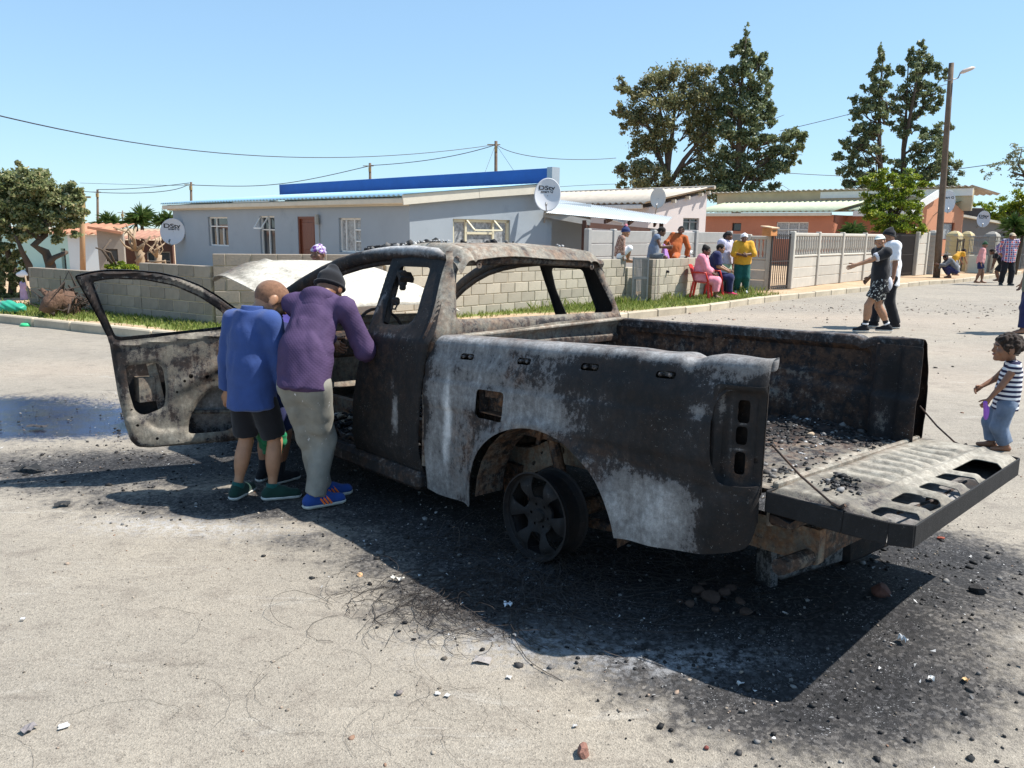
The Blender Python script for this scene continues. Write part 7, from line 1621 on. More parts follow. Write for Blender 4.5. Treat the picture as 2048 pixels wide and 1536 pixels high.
# --- the two boys and the hooded child looking into the cab
def blue_extra(t, J, h_, S, Rm, Hd, garment):
    up = Rm @ np.array([0, 0, 1.0]); n = J['neck'] + up * .012 * S
    garment('collar', [P_cone(n - up * .02 * S, n + up * .042 * S + Rm @ np.array([0, .01, 0]) * S, .058 * S, .050 * S, .01, [(n + up * .036 * S, up)])], 'fleece', .001, 30, .007)
person('boy with cropped hair in a blue fleece and black shorts, back to the camera', G(515, 998), R(-20), 1.39, 'light', .235, .485, lean=7, twist=-4, back=.012, fat=1.0, head=(-34, 28, 0), top=('fleece', .98, .07, .016), bottom=('black', .43, .004), limb=.86, amp=.8, shoes=('shoegreen', 'sole', None),
       wrL=(-.165, .03, .43), wrR=(.155, .07, .42), ehL=(-.6, -.8, 0), ehR=(.6, -.8, 0), anL=(-.092, -.02, .045), anR=(.062, .025, .045), toeL=(-.100, .085, .02), toeR=(.15, .09, .02), hair=('buzz', 'buzz'), res=.0095, extra=blue_extra, socks=('green', .028))
def purple_extra(t, J, h_, S, Rm, Hd, garment):
    up = Rm @ np.array([0, 0, 1.0]); b = Rm @ np.array([0, -1.0, 0]); n = J['neck']
    garment('hood', [P_ell(n + b * .025 * S + up * .008 * S, np.array([.068, .045, .036]) * S, Rm, .02), P_ell(n + b * .045 * S - up * .035 * S, np.array([.050, .024, .045]) * S, Rm, .03)], 'purple', .004, 40, .009)
    uph = up; w = J['pelvis'] + (J['waist'] - J['pelvis']) * .12
    rd = garment('hem_band', [P_ell(w, np.array([.100, .080, .030]) * S, rotm(-10, 22), .01)], 'purplerib', .004, 70, .009)
person('older boy in quilted purple hoodie and paint splashed grey jeans leaning into the cab', G(628, 1008), R(-6), 1.54, 'mid', .205, .515, lean=31, twist=-4, side=3, head=(-4, 8, 0), pelvis=(.0, -.07, .515), top=('purple', .99, .03, .014), bottom=('jeans', .985, .010), limb=.85, amp=1.25, shoes=('shoeblue', 'sole', 'orange'),
       wrR=(.185, .23, .57), ehR=(.5, -.3, -1), wrL=(-.02, .36, .60), ehL=(-1, .1, -.5), anL=(.01, .075, .045), anR=(.015, -.035, .045), khL=(-.1, 1, 0), khR=(.1, 1, 0), toeR=(.085, .02, .02), toeL=(.09, .14, .02), fat=.90, hair=('beanie', 'black'), res=.0095, extra=purple_extra)
person('child in an indigo hood bending between the two older boys', G(545, 962), R(-28), 1.30, 'mid', .21, .48, lean=34, head=(0, 20, 0), pelvis=(-.04, -.02, .48), top=('navy', .98, .06, .014), bottom=('navy', .44, .014), shoes=('black', 'sole', None), wrL=(-.06, .25, .42), wrR=(.10, .28, .45), socks=('black', .11), hair=('hood', 'hood'), res=.011)
# green shopping bag hanging from the hooded child's hand
gb = AT(543, 872, 4.98); V, F = implicit([P_ell(gb * 0, (.10, .05, .13), None, .02), P_cone((0, 0, .10), (0, 0, .19), .04, .012, .05)], .009, lambda X, d: d + .010 * np.sin(X[:, 0] * 55 + 3 * np.sin(X[:, 2] * 31)) * np.sin(X[:, 2] * 43))
tag(obj('shopping_bag', mesh_from('shopping_bag', V, F, cloth('green_plastic', (.01, .16, .065), rough=.4), None, True), None, gb), 'green plastic bag hanging between the two boys in front of the truck', 'bag')
# --- head beyond the bonnet
g = AT(648, 700, 10.6); person('child in a purple printed head scarf standing beyond the raised bonnet', (g[0], g[1], 0), R(160), 1.44, 'dark', .225, top=('lav', .9, .05, .012), bottom=('navy', .98, .01), shoes=('black', 'sole', None), hair=('scarf', 'scarf'), res=.016)
# --- toddler
def tod_extra(t, J, h_, S, Rm, Hd, garment):
    up = Rm @ np.array([0, 0, 1.0])
    mbx = MB(); n = J['neck'] + up * .006 * S
    mbx.tube([n + Rm @ np.array([.052 * math.cos(a), .050 * math.sin(a), .006 + .0 * math.sin(a)]) * S for a in np.linspace(0, 2 * math.pi, 21)], .007, 6, cap=False)
    for s in (-1, 1): mbx.tube([(J['shL'] if s < 0 else J['shR']) + Rm @ np.array([-s * .012 + s * .0 , .050 * math.cos(a), .048 * math.sin(a) - .008]) * S for a in np.linspace(0, 2 * math.pi, 17)], .006, 5, cap=False)
    mbx.build('trim', CL['navy'], t, True)
tg_ = G(2000, 900)
person('toddler in a striped vest and faded jeans at the right beside the tailgate', tg_, R(68), .915, 'mid', .208, .415, lean=-3, head=(8, 4, 0), top=('stripe', 0, .06, .014), bottom=('denim', .93, .022), wrL=(-.14, .19, .40), ehL=(-.8, -.6, 0), wrR=(.09, .19, .53), ehR=(1, -.4, -.3), anL=(-.03, -.035, .045), anR=(.05, .06, .05), hair=('curly', 'brhair'), fat=1.12, res=.0075, extra=tod_extra, curl=.8)
tl_ = AT(1969, 818, tg_[1] - .06)
V, F = implicit([P_cone((0, 0, .05), (.015, 0, -.06), .016, .012, .01), P_ell((.02, 0, -.03), (.022, .008, .06), None, .01)], .004)
tag(obj('toy', mesh_from('toy', V, F, M('violet_plastic', (.30, .10, .50), .35, .1)), None, tl_), 'violet plastic toy held in the hand of the toddler', 'toy')
# --- walkers
def walk_extra(t, J, h_, S, Rm, Hd, garment):
    f = Rm @ np.array([0, 1.0, 0]); rt = Rm @ np.array([1.0, 0, 0])
    for n in 'LR':
        d = J['el' + n] - J['sh' + n]; d /= np.linalg.norm(d); a = J['sh' + n] + d * .085 * S; e = J['sh' + n] + d * .125 * S
        garment('sleeve_band', [P_cone(a, e, .0475 * S, .0465 * S, .01, [(e, d), (a, -d)])], 'grey', 0, 30, .012)
    o = J['pelvis'] + Rm @ np.array([-.055, -.055, -.06]) * S
    garment('side_panel', [P_ell(J['pelvis'] + Rm @ np.array([-.052, -.052, -.02]) * S, np.array([.052, .052, .085]) * S, Rm, .01, [(J['pelvis'] - [0, 0, .088 * S], np.array([0, 0, -1.0]))])], 'grey', .002, 30, .012)
    MB().box(J['chest'] + f * .088 * S + Rm @ np.array([-.02, 0, .03]) * S, (.09, .006, .03), rotm(0, 0)).build('chest_print', CL['white'], t)
    for n in 'LR':
        d = J['kn' + n] - J['an' + n]; d /= np.linalg.norm(d); a = J['an' + n] + d * .030 * S; garment('sock_band', [P_cone(a, a + d * .018 * S, .0305 * S, .0305 * S, .005, [(a + d * .018 * S, d), (a, -d)])], 'white', 0, 30, .006)
person('smiling young walker in a pale cap, black tee and patterned shorts striding left', G(1750, 666), R(80), 1.66, 'light', .215, lean=3, twist=12, head=(58, -8, 6), top=('tee', .28, .10, .010), bottom=('patt', .35, .016), shoes=('black', 'sole', None), socks=('black', .085), wrL=(-.15, .30, .70), ehL=(-.3, -.6, -1), wrR=(.12, .08, .57), anL=(-.04, .115, .06), anR=(.04, -.135, .065), khR=(0, 1, .3), toeR=(.04, -.04, .02), hair=('cap', 'whitecap', 'whitecap'), fat=1.05, res=.013, extra=walk_extra)
g = AT(1769, 664, 14.75); person('man in a black beanie, white tee and black trousers walking behind the cap wearer', (g[0], g[1], 0), R(82), 1.76, 'mid', .22, lean=2, head=(4, 0, 0), top=('white', .42, .09, .016), bottom=('black', .985, .013), shoes=('black', 'sole', None), wrL=(-.17, .02, .50), anL=(-.04, -.09, .05), anR=(.04, .10, .05), hair=('beanie', 'black'), res=.015)
g = G(2053, 667); person('person in dark trousers and flip flops cut off by the right frame edge', g, R(88), 1.68, 'mid', .22, top=('olive', .3, .08, .014), bottom=('navy', .95, .014), shoes=('flipflop',), anL=(-.05, .07, .045), anR=(.05, -.05, .045), hair=('short', 'dkhair'), res=.014)
# --- people by the wall
MAT_REDP = M('red_plastic', (.60, .035, .025), .4, .06, 3, .03)
def chair(label, g, yaw):
    t = empty('plastic_chair', g, yaw, label, 'chair', 'red plastic chairs by the wall')
    V, F = None, None
    sheet('seat', lambda u, v: box_sdf(u, v, (0, 0), (.22, .21), .06), (-.23, .23, -.22, .22), .025, lambda u, v: np.stack([u, v, .42 - .03 * np.exp(-((u / .15) ** 2 + (v / .15) ** 2)) + .02 * smooth((v - .15) / .06) * -1], -1), .018, MAT_REDP, t)
    def bk(u, v): return np.stack([u, -.20 - .14 * (v - .42) / .4 + .04 * (u / .22) ** 2 , v], -1)
    def sdb(u, v):
        d = box_sdf(u, v, (0, .62), (.22, .20), .08)
        for i in (-.12, -.04, .04, .12): d = np.maximum(d, -box_sdf(u, v, (i, .60), (.018, .11), .015))
        return d
    sheet('backrest', sdb, (-.23, .23, .41, .83), .02, bk, .014, MAT_REDP, t)
    for sx in (-1, 1):
        for sy in (-1, 1): MB().bar((sx * .235, sy * .235 - .01, 0), (sx * .19, sy * .17, .42), .055, .045, bevel=.008).build('leg', MAT_REDP, t)
        MB().tube([(sx * .22, -.24, .64), (sx * .25, -.05, .645), (sx * .25, .12, .63), (sx * .22, .18, .42)], .022, 8).build('armrest', MAT_REDP, t, True)
    return t
c1 = G(1402, 597, .1); chair('red plastic chair under the woman in pink', c1, R(-112)); c2 = G(1428, 590, .1); chair('red plastic chair under the woman in navy', c2, R(-105))
def seated(label, c, yaw, H, seat, **kw):
    S = H; pv = (0, -.02, seat / H + .075)
    return person(label, c, yaw, H, pelvis=pv, anL=(-.075, .20 + kw.pop('fa', 0), .045), anR=(.065, .23 + kw.pop('fb', 0), .045), khL=(-.1, 1, 1), khR=(.1, 1, 1), **kw)
seated('seated woman in pink top and pink trousers with hair tied up', c1, R(-112), 1.56, .42, skin='dark', hh=.225, lean=3, head=(-10, 0, 0), top=('pink', .9, .06, .02), bottom=('pink', .85, .016), shoes=('flipflop',), wrL=(-.05, .17, .40), wrR=(.06, .18, .39), hair=('bun', 'dkhair'), fat=1.3, res=.014)
seated('seated woman in a navy blouse and dark jeans with pink shoes', c2, R(-100), 1.62, .43, skin='light', hh=.23, lean=6, head=(-10, 0, 0), top=('navy', .45, .06, .02), bottom=('denimdk' if 'denimdk' in CL else 'navy', .97, .014), shoes=('pinkshoe', 'pinkshoe', None), wrL=(-.09, .20, .40), wrR=(.10, .16, .40), hair=('short', 'dkhair'), fat=1.3, res=.014)
g = G(1446, 585, .1); person('woman in a lavender top and mint trousers with a dark head covering', g, R(-140), 1.60, 'dark', .225, lean=-2, head=(28, 0, 0), top=('lav', .5, .05, .02), bottom=('mint', .97, .012), shoes=('black', 'sole', None), hair=('scarf', 'black', 'tail'), fat=1.28, wrL=(-.16, -.06, .56), res=.014)
g = G(1461, 584, .1); person('small child in a patterned top half hidden behind the lavender woman', g, R(-170), .95, 'light', .19, .43, top=('camo', .9, .05, .014), bottom=('purplerib', .95, .015), hair=('short', 'dkhair'), res=.014)
g = G(1481, 587, .1); person('woman in a mustard yellow top and dark green trousers with hands at her chest', g, R(172), 1.56, 'dark', .22, head=(-6, 0, 0), top=('yellow', .62, .03, .022), bottom=('green', .97, .016), shoes=('white', 'sole', None), wrL=(-.035, .16, .665), ehL=(-1, -.2, -.5), wrR=(.04, .17, .655), ehR=(1, -.2, -.5), hair=('scarf', 'white'), fat=1.32, anL=(-.075, -.01, .045), anR=(.075, -.01, .045), res=.014)
# --- children on the wall
wz = 1.07
g = AT(1238, 517, 18.8); person('child in a bobble hat and camouflage jacket sitting on the wall end', (g[0], g[1], wz - .07), R(-88), 1.22, 'light', .205, .48, pelvis=(0, 0, .135), lean=8, head=(-6, 4, 0), top=('camo', .95, .03, .018), bottom=('white', .6, .02), anL=(-.16, .20, .02), anR=(.02, .17, .045), khL=(-.5, .6, 1), khR=(.2, .5, 1), wrL=(-.15, .20, .06), wrR=(.10, .06, .05), hair=('bobble', 'bluecap'), res=.014)
g = AT(1307, 517, 19.35); person('boy in a blue grey sleeveless top dangling his bare legs from the gate pillar', (g[0], g[1], wz - .09), R(-100), 1.35, 'dark', .205, .49, pelvis=(0, -.02, .13), lean=14, head=(-4, 4, 0), top=('vest', .12, .05, .016), bottom=('greysuit', .42, .014), shoes=('black', 'black', None), anL=(-.06, .19, -.17), anR=(.10, .16, -.13), khL=(-.1, 1, .5), khR=(.1, 1, .5), wrL=(-.06, .24, .25), wrR=(.1, .25, .28), hair=('short', 'dkhair'), res=.014)
g = AT(1347, 517, 20.2); person('boy in a rust orange outfit leaning back on the wall with one knee raised', (g[0], g[1], wz - .08), R(165), 1.42, 'dark', .205, .49, pelvis=(0, 0, .125), lean=-26, side=-14, head=(10, 16, 0), top=('rust', .95, .04, .016), bottom=('rust', .95, .014), anR=(.16, .15, .10), anL=(.02, .19, -.16), khR=(.35, .4, 1), khL=(-.1, 1, .4), wrL=(-.215, -.06, .075), ehL=(-1, 0, .2), wrR=(.10, .10, .30), hair=('short', 'dkhair'), res=.014)
pc = AT(1329, 492, 19.6)
V, F = implicit([P_cone((0, 0, 0), (.02, -.03, -.30), .045, .085, .05), P_cone((.02, -.03, -.30), (.06, -.03, -.72), .085, .11, .06), P_cone((.05, -.02, -.5), (.11, -.03, -.76), .05, .04, .05)], .018, lambda X, d: d + .014 * np.sin(X[:, 0] * 60 + X[:, 2] * 6) )
tag(obj('cloth', mesh_from('cloth', V, F, cloth('violet_cloth', (.40, .20, .48)), None, True), None, pc), 'violet cloth hanging down the wall from the boys hands', 'cloth')
cp_ = AT(1376, 514, 20.9); bw = empty('bowl', (cp_[0], cp_[1], wz), 0, 'white plastic bowl standing on the tan wall', 'bowl')
MB().lathe([(.0, .0), (.05, .0), (.05, .04), (.075, .06), (.11, .16), (.10, .16), (.06, .07), (0, .07)], n=16).build('cup', M('white_plastic', (.78, .78, .78), .4, .03), bw, True); MB().lathe([(.045, .002), (.056, .005), (.054, .045)], n=16).build('base_ring', MAT_REDP, bw)
# --- street group at the right
g = G(1900, 556, .1); person('person in a grey top squatting beside the street light pole', g, R(80), 1.6, 'dark', .215, pelvis=(0, -.10, .17), lean=38, head=(0, -10, 0), top=('greysuit', .9, .05, .016), bottom=('navy', .9, .014), anL=(-.06, .03, .045), anR=(.06, .0, .045), khL=(-.1, 1, .6), khR=(.1, 1, .6), wrL=(-.08, .33, .32), wrR=(.05, .30, .20), res=.017)
g = AT(1909, 552, 33.5); person('bending child in an orange yellow top by the narrow gate', (g[0], g[1], .1), R(-75), 1.30, 'mid', .205, .48, pelvis=(0, -.08, .47), lean=52, head=(0, -20, 0), top=('yellow', .3, .05, .016), bottom=('grey', .9, .012), wrL=(-.08, .30, .40), wrR=(.08, .32, .42), res=.018)
g = G(1956, 566, .06); person('barefoot child in a salmon shirt, denim shorts and green beanie', g, R(-120), 1.42, 'mid', .205, .5, lean=4, head=(-60, 0, 0), top=('pinkl', .95, .02, .016), bottom=('navy', .30, .012), wrR=(.17, .02, .46), wrL=(-.15, .05, .48), anL=(-.05, .07, .045), anR=(.05, -.06, .045), hair=('beanie', 'greenb'), res=.016)
g = G(1995, 562, .06); person('barefoot child in black bending forward with hands on knees', g, R(70), 1.36, 'dark', .205, .49, pelvis=(0, -.07, .47), lean=44, head=(0, -22, 0), top=('black', .3, .05, .016), bottom=('black', .45, .02), wrL=(-.09, .17, .34), wrR=(.10, .16, .34), res=.017)
g = G(2010, 571, 0); person('tall man in a red plaid shirt, dark trousers and beige cap with arms folded behind', g, R(172), 1.80, 'mid', .23, head=(6, 0, 0), top=('plaid', .95, .07, .018), bottom=('black', .985, .012), shoes=('black', 'sole', None), wrL=(-.10, -.06, .56), wrR=(.13, -.03, .60), anL=(-.085, -.01, .045), anR=(.085, -.01, .045), hair=('cap', 'beigecap', 'beigecap'), fat=1.08, res=.016)
# ================================================================= DEBRIS, STONES, LITTER
def rocks(name, P, S, mat, flat=.7, sub=1):
    """many little angular stones as one mesh"""
    bm_ = bmesh.new(); bmesh.ops.create_icosphere(bm_, subdivisions=sub, radius=1.0); v0 = np.array([v.co[:] for v in bm_.verts]); f0 = np.array([[v.index for v in f.verts] for f in bm_.faces]); bm_.free()
    n = len(P); k_ = len(v0); sc = rng.uniform(.55, 1.2, (n, 1, 3)) * np.array([1, 1, flat]) * np.asarray(S).reshape(n, 1, 1)
    V = v0[None] * (1 + rng.uniform(-.32, .32, (n, k_, 1))) * sc; a = rng.uniform(0, 2 * np.pi, n); c, s_ = np.cos(a), np.sin(a)
    X_ = V[..., 0] * c[:, None] - V[..., 1] * s_[:, None]; Y_ = V[..., 0] * s_[:, None] + V[..., 1] * c[:, None]
    V = np.stack([X_, Y_, V[..., 2]], -1) + np.asarray(P)[:, None, :]
    F = (f0[None] + (np.arange(n) * k_)[:, None, None]).reshape(-1, 3)
    return mesh_from(name, V.reshape(-1, 3), F, mat, None, False, dict(leaf=np.repeat(rng.uniform(0, 1, n), k_)))
def palette(name, stops, rough=.9, metal=0.0):
    k = NT(name); k.set(k.mix(.5, k.ramp(k.attr('leaf'), stops), k.ramp(k.noise(60, 4, .6), [(.3, (.6,) * 3), (.7, (1.15,) * 3)]), 'MULTIPLY'), rough, metal, .3); return k.m
PEB = palette('pebble', [(0, (.10, .085, .07)), (.4, (.24, .20, .16)), (.7, (.36, .31, .25)), (1, (.26, .15, .10))])
CHARM = palette('charcoal_crumb', [(0, (.006, .006, .007)), (.6, (.02, .019, .019)), (.85, (.06, .055, .052)), (1, (.24, .23, .22))], .7)
ASHM = palette('ash_flake', [(0, (.02, .02, .022)), (.25, (.10, .10, .10)), (.5, (.40, .40, .40)), (1, (.66, .65, .64))], .8)
def scatter(n, fn, x0, x1, y0, y1):
    x = rng.uniform(x0, x1, n); y = rng.uniform(y0, y1, n); w = fn(x, y); k_ = rng.uniform(0, 1, n) < w; return x[k_], y[k_]
# gravel on the road
x, y = scatter(30000, lambda x, y: ground_fields(x, y)[3] * .35 * np.exp(-((y - 14) / 6) ** 2) + .02, 0, 16, 7, 22)
keep = poly_sdf(x, y, VERGE) > .2; x, y = x[keep], y[keep]
tag(obj('gravel', rocks('gravel', np.column_stack([x, y, np.full(len(x), .004)]), np.minimum(rng.lognormal(-4.4, .55, len(x)), .045), PEB)), kind='stuff')
x, y = scatter(9000, lambda x, y: .25 + 0 * x, -4.5, 4.5, 1.6, 7)
tag(obj('grit', rocks('grit', np.column_stack([x, y, ground_z(x, y) + .002]), np.minimum(rng.lognormal(-5.6, .5, len(x)), .016), PEB, .6)), kind='stuff')
# charcoal crumbs and ash flakes where the fire was
cf = lambda x, y: np.clip(ground_fields(x, y)[0] - .12, 0, 1)
x, y = scatter(26000, lambda x, y: cf(x, y) * .55, -4.5, 3.6, 2.2, 8)
tag(obj('charcoal_crumbs', rocks('charcoal_crumbs', np.column_stack([x, y, ground_z(x, y) + .003]), np.minimum(rng.lognormal(-5.3, .6, len(x)), .02), CHARM, .7)), kind='stuff')
def flakes(name, P, S, mat):
    n = len(P); a = rng.uniform(0, 2 * np.pi, n); t = rng.uniform(-.5, .5, (n, 2)); ang = np.sort(rng.uniform(0, 2 * np.pi, (n, 5)), 1); rr = rng.uniform(.5, 1.1, (n, 5)) * np.asarray(S)[:, None]
    X_ = rr * np.cos(ang) * 1.3; Y_ = rr * np.sin(ang) * .8; c, s_ = np.cos(a)[:, None], np.sin(a)[:, None]
    V = np.stack([X_ * c - Y_ * s_, X_ * s_ + Y_ * c, X_ * t[:, :1] + Y_ * t[:, 1:]], -1) + P[:, None, :]
    return mesh_from(name, V.reshape(-1, 3), np.arange(n * 5).reshape(n, 5), mat, None, False, dict(leaf=np.repeat(rng.uniform(0, 1, n), 5)))
x, y = scatter(16000, lambda x, y: cf(x, y) * .42 + ground_fields(x, y)[4] * .25, -4.5, 3.6, 2.2, 8)
tag(obj('ash_flakes', flakes('ash_flakes', np.column_stack([x, y, ground_z(x, y) + rng.uniform(.006, .018, len(x))]), np.minimum(rng.lognormal(-5.4, .5, len(x)), .014), ASHM)), kind='stuff')
# debris in the bed, cab, on the roof and on the tailgate
def truck_debris(name, n, u, v, z, sz, mat=CHARM, w=None):
    uu = rng.uniform(*u, n); vv = rng.uniform(*v, n)
    if w is not None: k_ = rng.uniform(0, 1, n) < w(uu, vv); uu, vv = uu[k_], vv[k_]
    zz = z(uu, vv) if callable(z) else np.full(len(uu), z)
    return tag(obj(name, rocks(name, TW(np.column_stack([uu, vv, zz])), np.minimum(rng.lognormal(math.log(sz), .5, len(uu)), sz * 3), mat, .6)), kind='stuff')
truck_debris('bed_debris', 5200, (-1.1, .8), (-.66, .66), lambda u, v: flo_fn(u, v)[:, 2] + .002, .008, CHARM, lambda u, v: np.clip(.3 + .9 * smooth((.0 - v) / .4) + .6 * np.sin(u * 7 + v * 5) * np.sin(v * 8 - u * 3), 0, 1))
truck_debris('bed_ash', 260, (-1.1, .8), (-.66, .66), lambda u, v: flo_fn(u, v)[:, 2] + .004, .006, ASHM)
truck_debris('roof_crumbs', 1600, (1.55, 2.2), (-.9, .99), lambda u, v: 1.60 + 0 * u, .011, CHARM, lambda u, v: (v > -2) * 0.0) if False else None
uu = rng.uniform(1.15, 2.15, 2600); vv = rng.uniform(-.9, .98, 2600); kk = rng.uniform(0, 1, 2600) < (smooth((uu - 1.55) / .3) * smooth((vv - .2) / .4) * .8 + .015); P_ = roof_fn(uu[kk], vv[kk]) + [0, 0, .006]
tag(obj('roof_crumbs', rocks('roof_crumbs', TW(P_), np.minimum(rng.lognormal(-4.4, .5, kk.sum()), .03), CHARM, .8)), kind='stuff')
uu = np.concatenate([rng.normal(1.62, .03, 10), rng.normal(1.38, .08, 12), rng.normal(1.15, .04, 3)]); vv = np.concatenate([rng.normal(.78, .06, 10), rng.normal(.75, .1, 12), rng.normal(-.45, .1, 3)]); P_ = roof_fn(uu, np.clip(vv, -.95, .95)) + [0, 0, .012]
tag(obj('roof_ash_lumps', rocks('roof_ash_lumps', TW(P_), np.minimum(rng.lognormal(-4.4, .4, len(uu)), .02), palette('white_ash', [(0, (.36, .35, .34)), (1, (.55, .54, .52))]), .8)), kind='stuff')
truck_debris('tailgate_crumbs', 900, (-1.45, -1.22), (.30, .66), lambda u, v: tg_fn(u, v)[:, 2] + .004, .007, CHARM, lambda u, v: np.exp(-(((u + 1.31 + (v - .48) * .25) / .055) ** 2 + ((v - .48) / .11) ** 2)))
truck_debris('cab_debris', 3000, (1.0, 2.7), (-.75, .78), lambda u, v: pan_fn(u, v)[:, 2] + .01, .014, CHARM)
truck_debris('cab_ash', 700, (1.6, 2.8), (-.75, .6), lambda u, v: pan_fn(u, v)[:, 2] + .02, .018, palette('pale_rubble', [(0, (.20, .14, .09)), (.5, (.42, .34, .25)), (1, (.62, .58, .52))]))
# steel belt wire left by the burnt tyres
WIREM = M('burnt_wire', (.055, .045, .040), .7, .3, 40, 0, metal=.4)
def curls(name, n, c, sp, rad, r, zmax, arc=(1.2, 5), mat=WIREM):
    mb = MB()
    for i in range(n):
        g = np.array([c[0] + rng.normal(0, sp[0]), c[1] + rng.normal(0, sp[1]), 0]); R_ = rad * rng.uniform(.35, 1.3); a0 = rng.uniform(0, 6.28); da = rng.uniform(*arc); m = 16; t = np.linspace(0, 1, m); a = a0 + da * t
        tz_ = rng.uniform(0, 1) ** 2.2 * zmax; dr = rng.uniform(-.35, .35)
        P = np.stack([g[0] + R_ * (1 + dr * t) * np.cos(a) - R_ * math.cos(a0), g[1] + R_ * (1 + dr * t) * np.sin(a) - R_ * math.sin(a0), .004 + tz_ * np.sin(t * np.pi) ** 2 + .003 * np.sin(t * 23)], 1); P[:, 2] += ground_z(P[:, 0], P[:, 1]); P += np.stack([rng.normal(0, .004, m), rng.normal(0, .004, m), np.zeros(m)], 1)
        mb.tube(P, r, 3, cap=False)
    return tag(mb.build(name, mat), kind='stuff')
wc = G(1000, 1190)
curls('tyre_wire', 70, G(870, 1215), (.20, .12), .13, .0010, .07)
curls('tyre_wire', 60, G(960, 1225), (.22, .10), .18, .0010, .10, (.8, 3))
curls('tyre_wire', 160, G(1120, 1180), (.35, .14), .3, .0016, .07, (.6, 2.4))
curls('tyre_wire', 90, G(1300, 1150), (.30, .16), .3, .0015, .05)
curls('tyre_wire', 40, G(960, 1100), (.10, .08), .10, .0013, .16)
curls('tyre_wire', 16, G(820, 1350), (.55, .28), .26, .0005, .012, (.5, 2.2))
curls('tyre_wire', 10, G(1000, 1440), (.8, .16), .24, .0005, .008, (.4, 2.0))
curls('tyre_wire', 8, G(400, 1330), (.6, .3), .24, .0005, .008, (.4, 1.8))
# single stones and scraps
def stone(label, px, py, size, col, name='stone', cat='stone', flat=.75, group=None, z=0.0):
    bm_ = bmesh.new(); bmesh.ops.create_icosphere(bm_, subdivisions=2, radius=1.0)
    sc = rng.uniform(.75, 1.15, 3) * size / 2; d = rng.normal(size=(5, 3)); d /= np.linalg.norm(d, axis=1)[:, None]
    for v in bm_.verts:
        p = np.array(v.co[:])
        for q in d:
            ex = p @ q - .62
            if ex > 0: p = p - q * ex * .85
        p = p * (1 + rng.uniform(-.06, .06)); v.co = Vector(p * sc * np.array([1, 1, flat]))
    me = bpy.data.meshes.new(name); bm_.to_mesh(me); bm_.free()
    mt = 'stone_' + '_'.join(str(int(c_ * 100)) for c_ in col); me.materials.append(MATS.get(mt) or M(mt, col, .9, .3, 30, .4, 120))
    g = GZ(px, py) if z == 0 else G(px, py, z); o = obj(name, me, None, (g[0], g[1], g[2] + size * flat * .28)); o.rotation_euler = (rng.uniform(-.3, .3), rng.uniform(-.3, .3), rng.uniform(0, 6)); return tag(o, label, cat, group)
stone('reddish brown angular stone on the bare road at the bottom middle', 1166, 1510, .062, (.24, .12, .09))
stone('small grey stone casting a shadow left of the reddish stone', 798, 1389, .034, (.19, .165, .155))
stone('orange tan pebble at the edge of the shadow near the wire tangle', 720, 1152, .030, (.55, .34, .18))
stone('dark burnt lump on the sooty ground right of the tailgate shadow', 1955, 1186, .085, (.03, .028, .028), 'burnt_lump', 'lump')
stone('half buried dark red brick piece inside the tailgate shadow', 1762, 1188, .10, (.09, .04, .03), 'brick_piece', 'brick')
stone('tiny dark red stone on the bare road at the lower right', 1412, 1498, .024, (.17, .05, .04))
stone('small black crumb of char near the right bottom edge', 1942, 1520, .026, (.03, .03, .03), 'char_lump', 'lump')
stone('tan stone lying on the sooty cargo bed floor', 1622, 873, .05, (.50, .38, .26), z=.65)
stone('small rust red scrap on the road behind the tailgate end', 1880, 1078, .05, (.30, .08, .05), 'rusty_scrap', 'scrap', .4)
for i, (px, py, s_) in enumerate([(1395, 1185, .10), (1420, 1200, .12), (1448, 1190, .09), (1462, 1178, .07), (1380, 1212, .07), (1432, 1222, .06), (1480, 1205, .06), (1405, 1170, .06), (1490, 1228, .09), (1360, 1205, .05)]):
    stone(['leftmost clod of the heap by the rear bumper', 'largest clod in the middle of the heap by the rear bumper', 'clod on the right half of the heap by the rear bumper', 'clod at the back right of the heap by the rear bumper', 'clod at the front left of the heap by the rear bumper', 'small clod at the front of the heap by the rear bumper', 'small clod right of the heap by the rear bumper', 'small clod at the very back of the heap by the rear bumper', 'clod lying apart in front of the heap by the rear bumper', 'tiny clod left of the heap by the rear bumper'][i], px, py, s_ * .8, (.075, .048, .038), 'clod', 'clod', .6, 'clods heaped by the rear bumper')
def scrap(label, px, py, w, l, col, name='paper_scrap', cat='scrap', h=.02, rz=None):
    n = 5; V = []; w *= .62; l *= .62; h *= .7
    for i in range(n):
        for j in range(4): V.append(((j / 3 - .5) * w * (1 + rng.uniform(-.3, .3)), (i / (n - 1) - .5) * l, h * rng.uniform(.1, 1)))
    V2 = [(a, b, c + .0015) for a, b, c in V]; F = [(i * 4 + j, i * 4 + j + 1, i * 4 + j + 5, i * 4 + j + 4) for i in range(n - 1) for j in range(3)]; m = len(V)
    mt = 'scrap_' + '_'.join(str(int(c_ * 100)) for c_ in col); mm = MATS.get(mt) or M(mt, col, .75, .12, 20, .2)
    me = mesh_from(name, V + V2, F + [tuple(q + m for q in f[::-1]) for f in F], mm); o = obj(name, me, None, GZ(px, py) + np.array([0, 0, .004])); o.rotation_euler[2] = rng.uniform(0, 3) if rz is None else rz; return tag(o, label, cat)
scrap('crumpled white paper scrap in the shadow below the rear wheel', 1016, 1216, .045, .06, (.68, .69, .72), h=.05)
scrap('flat grey burnt sheet scrap on the bare road below the wire tangle', 965, 1324, .07, .11, (.30, .27, .25), 'burnt_sheet', h=.015, rz=1.4)
scrap('pale curled scrap in the wire tangle at the shadow edge', 795, 1163, .04, .10, (.55, .52, .46), 'burnt_sheet', h=.035, rz=1.3)
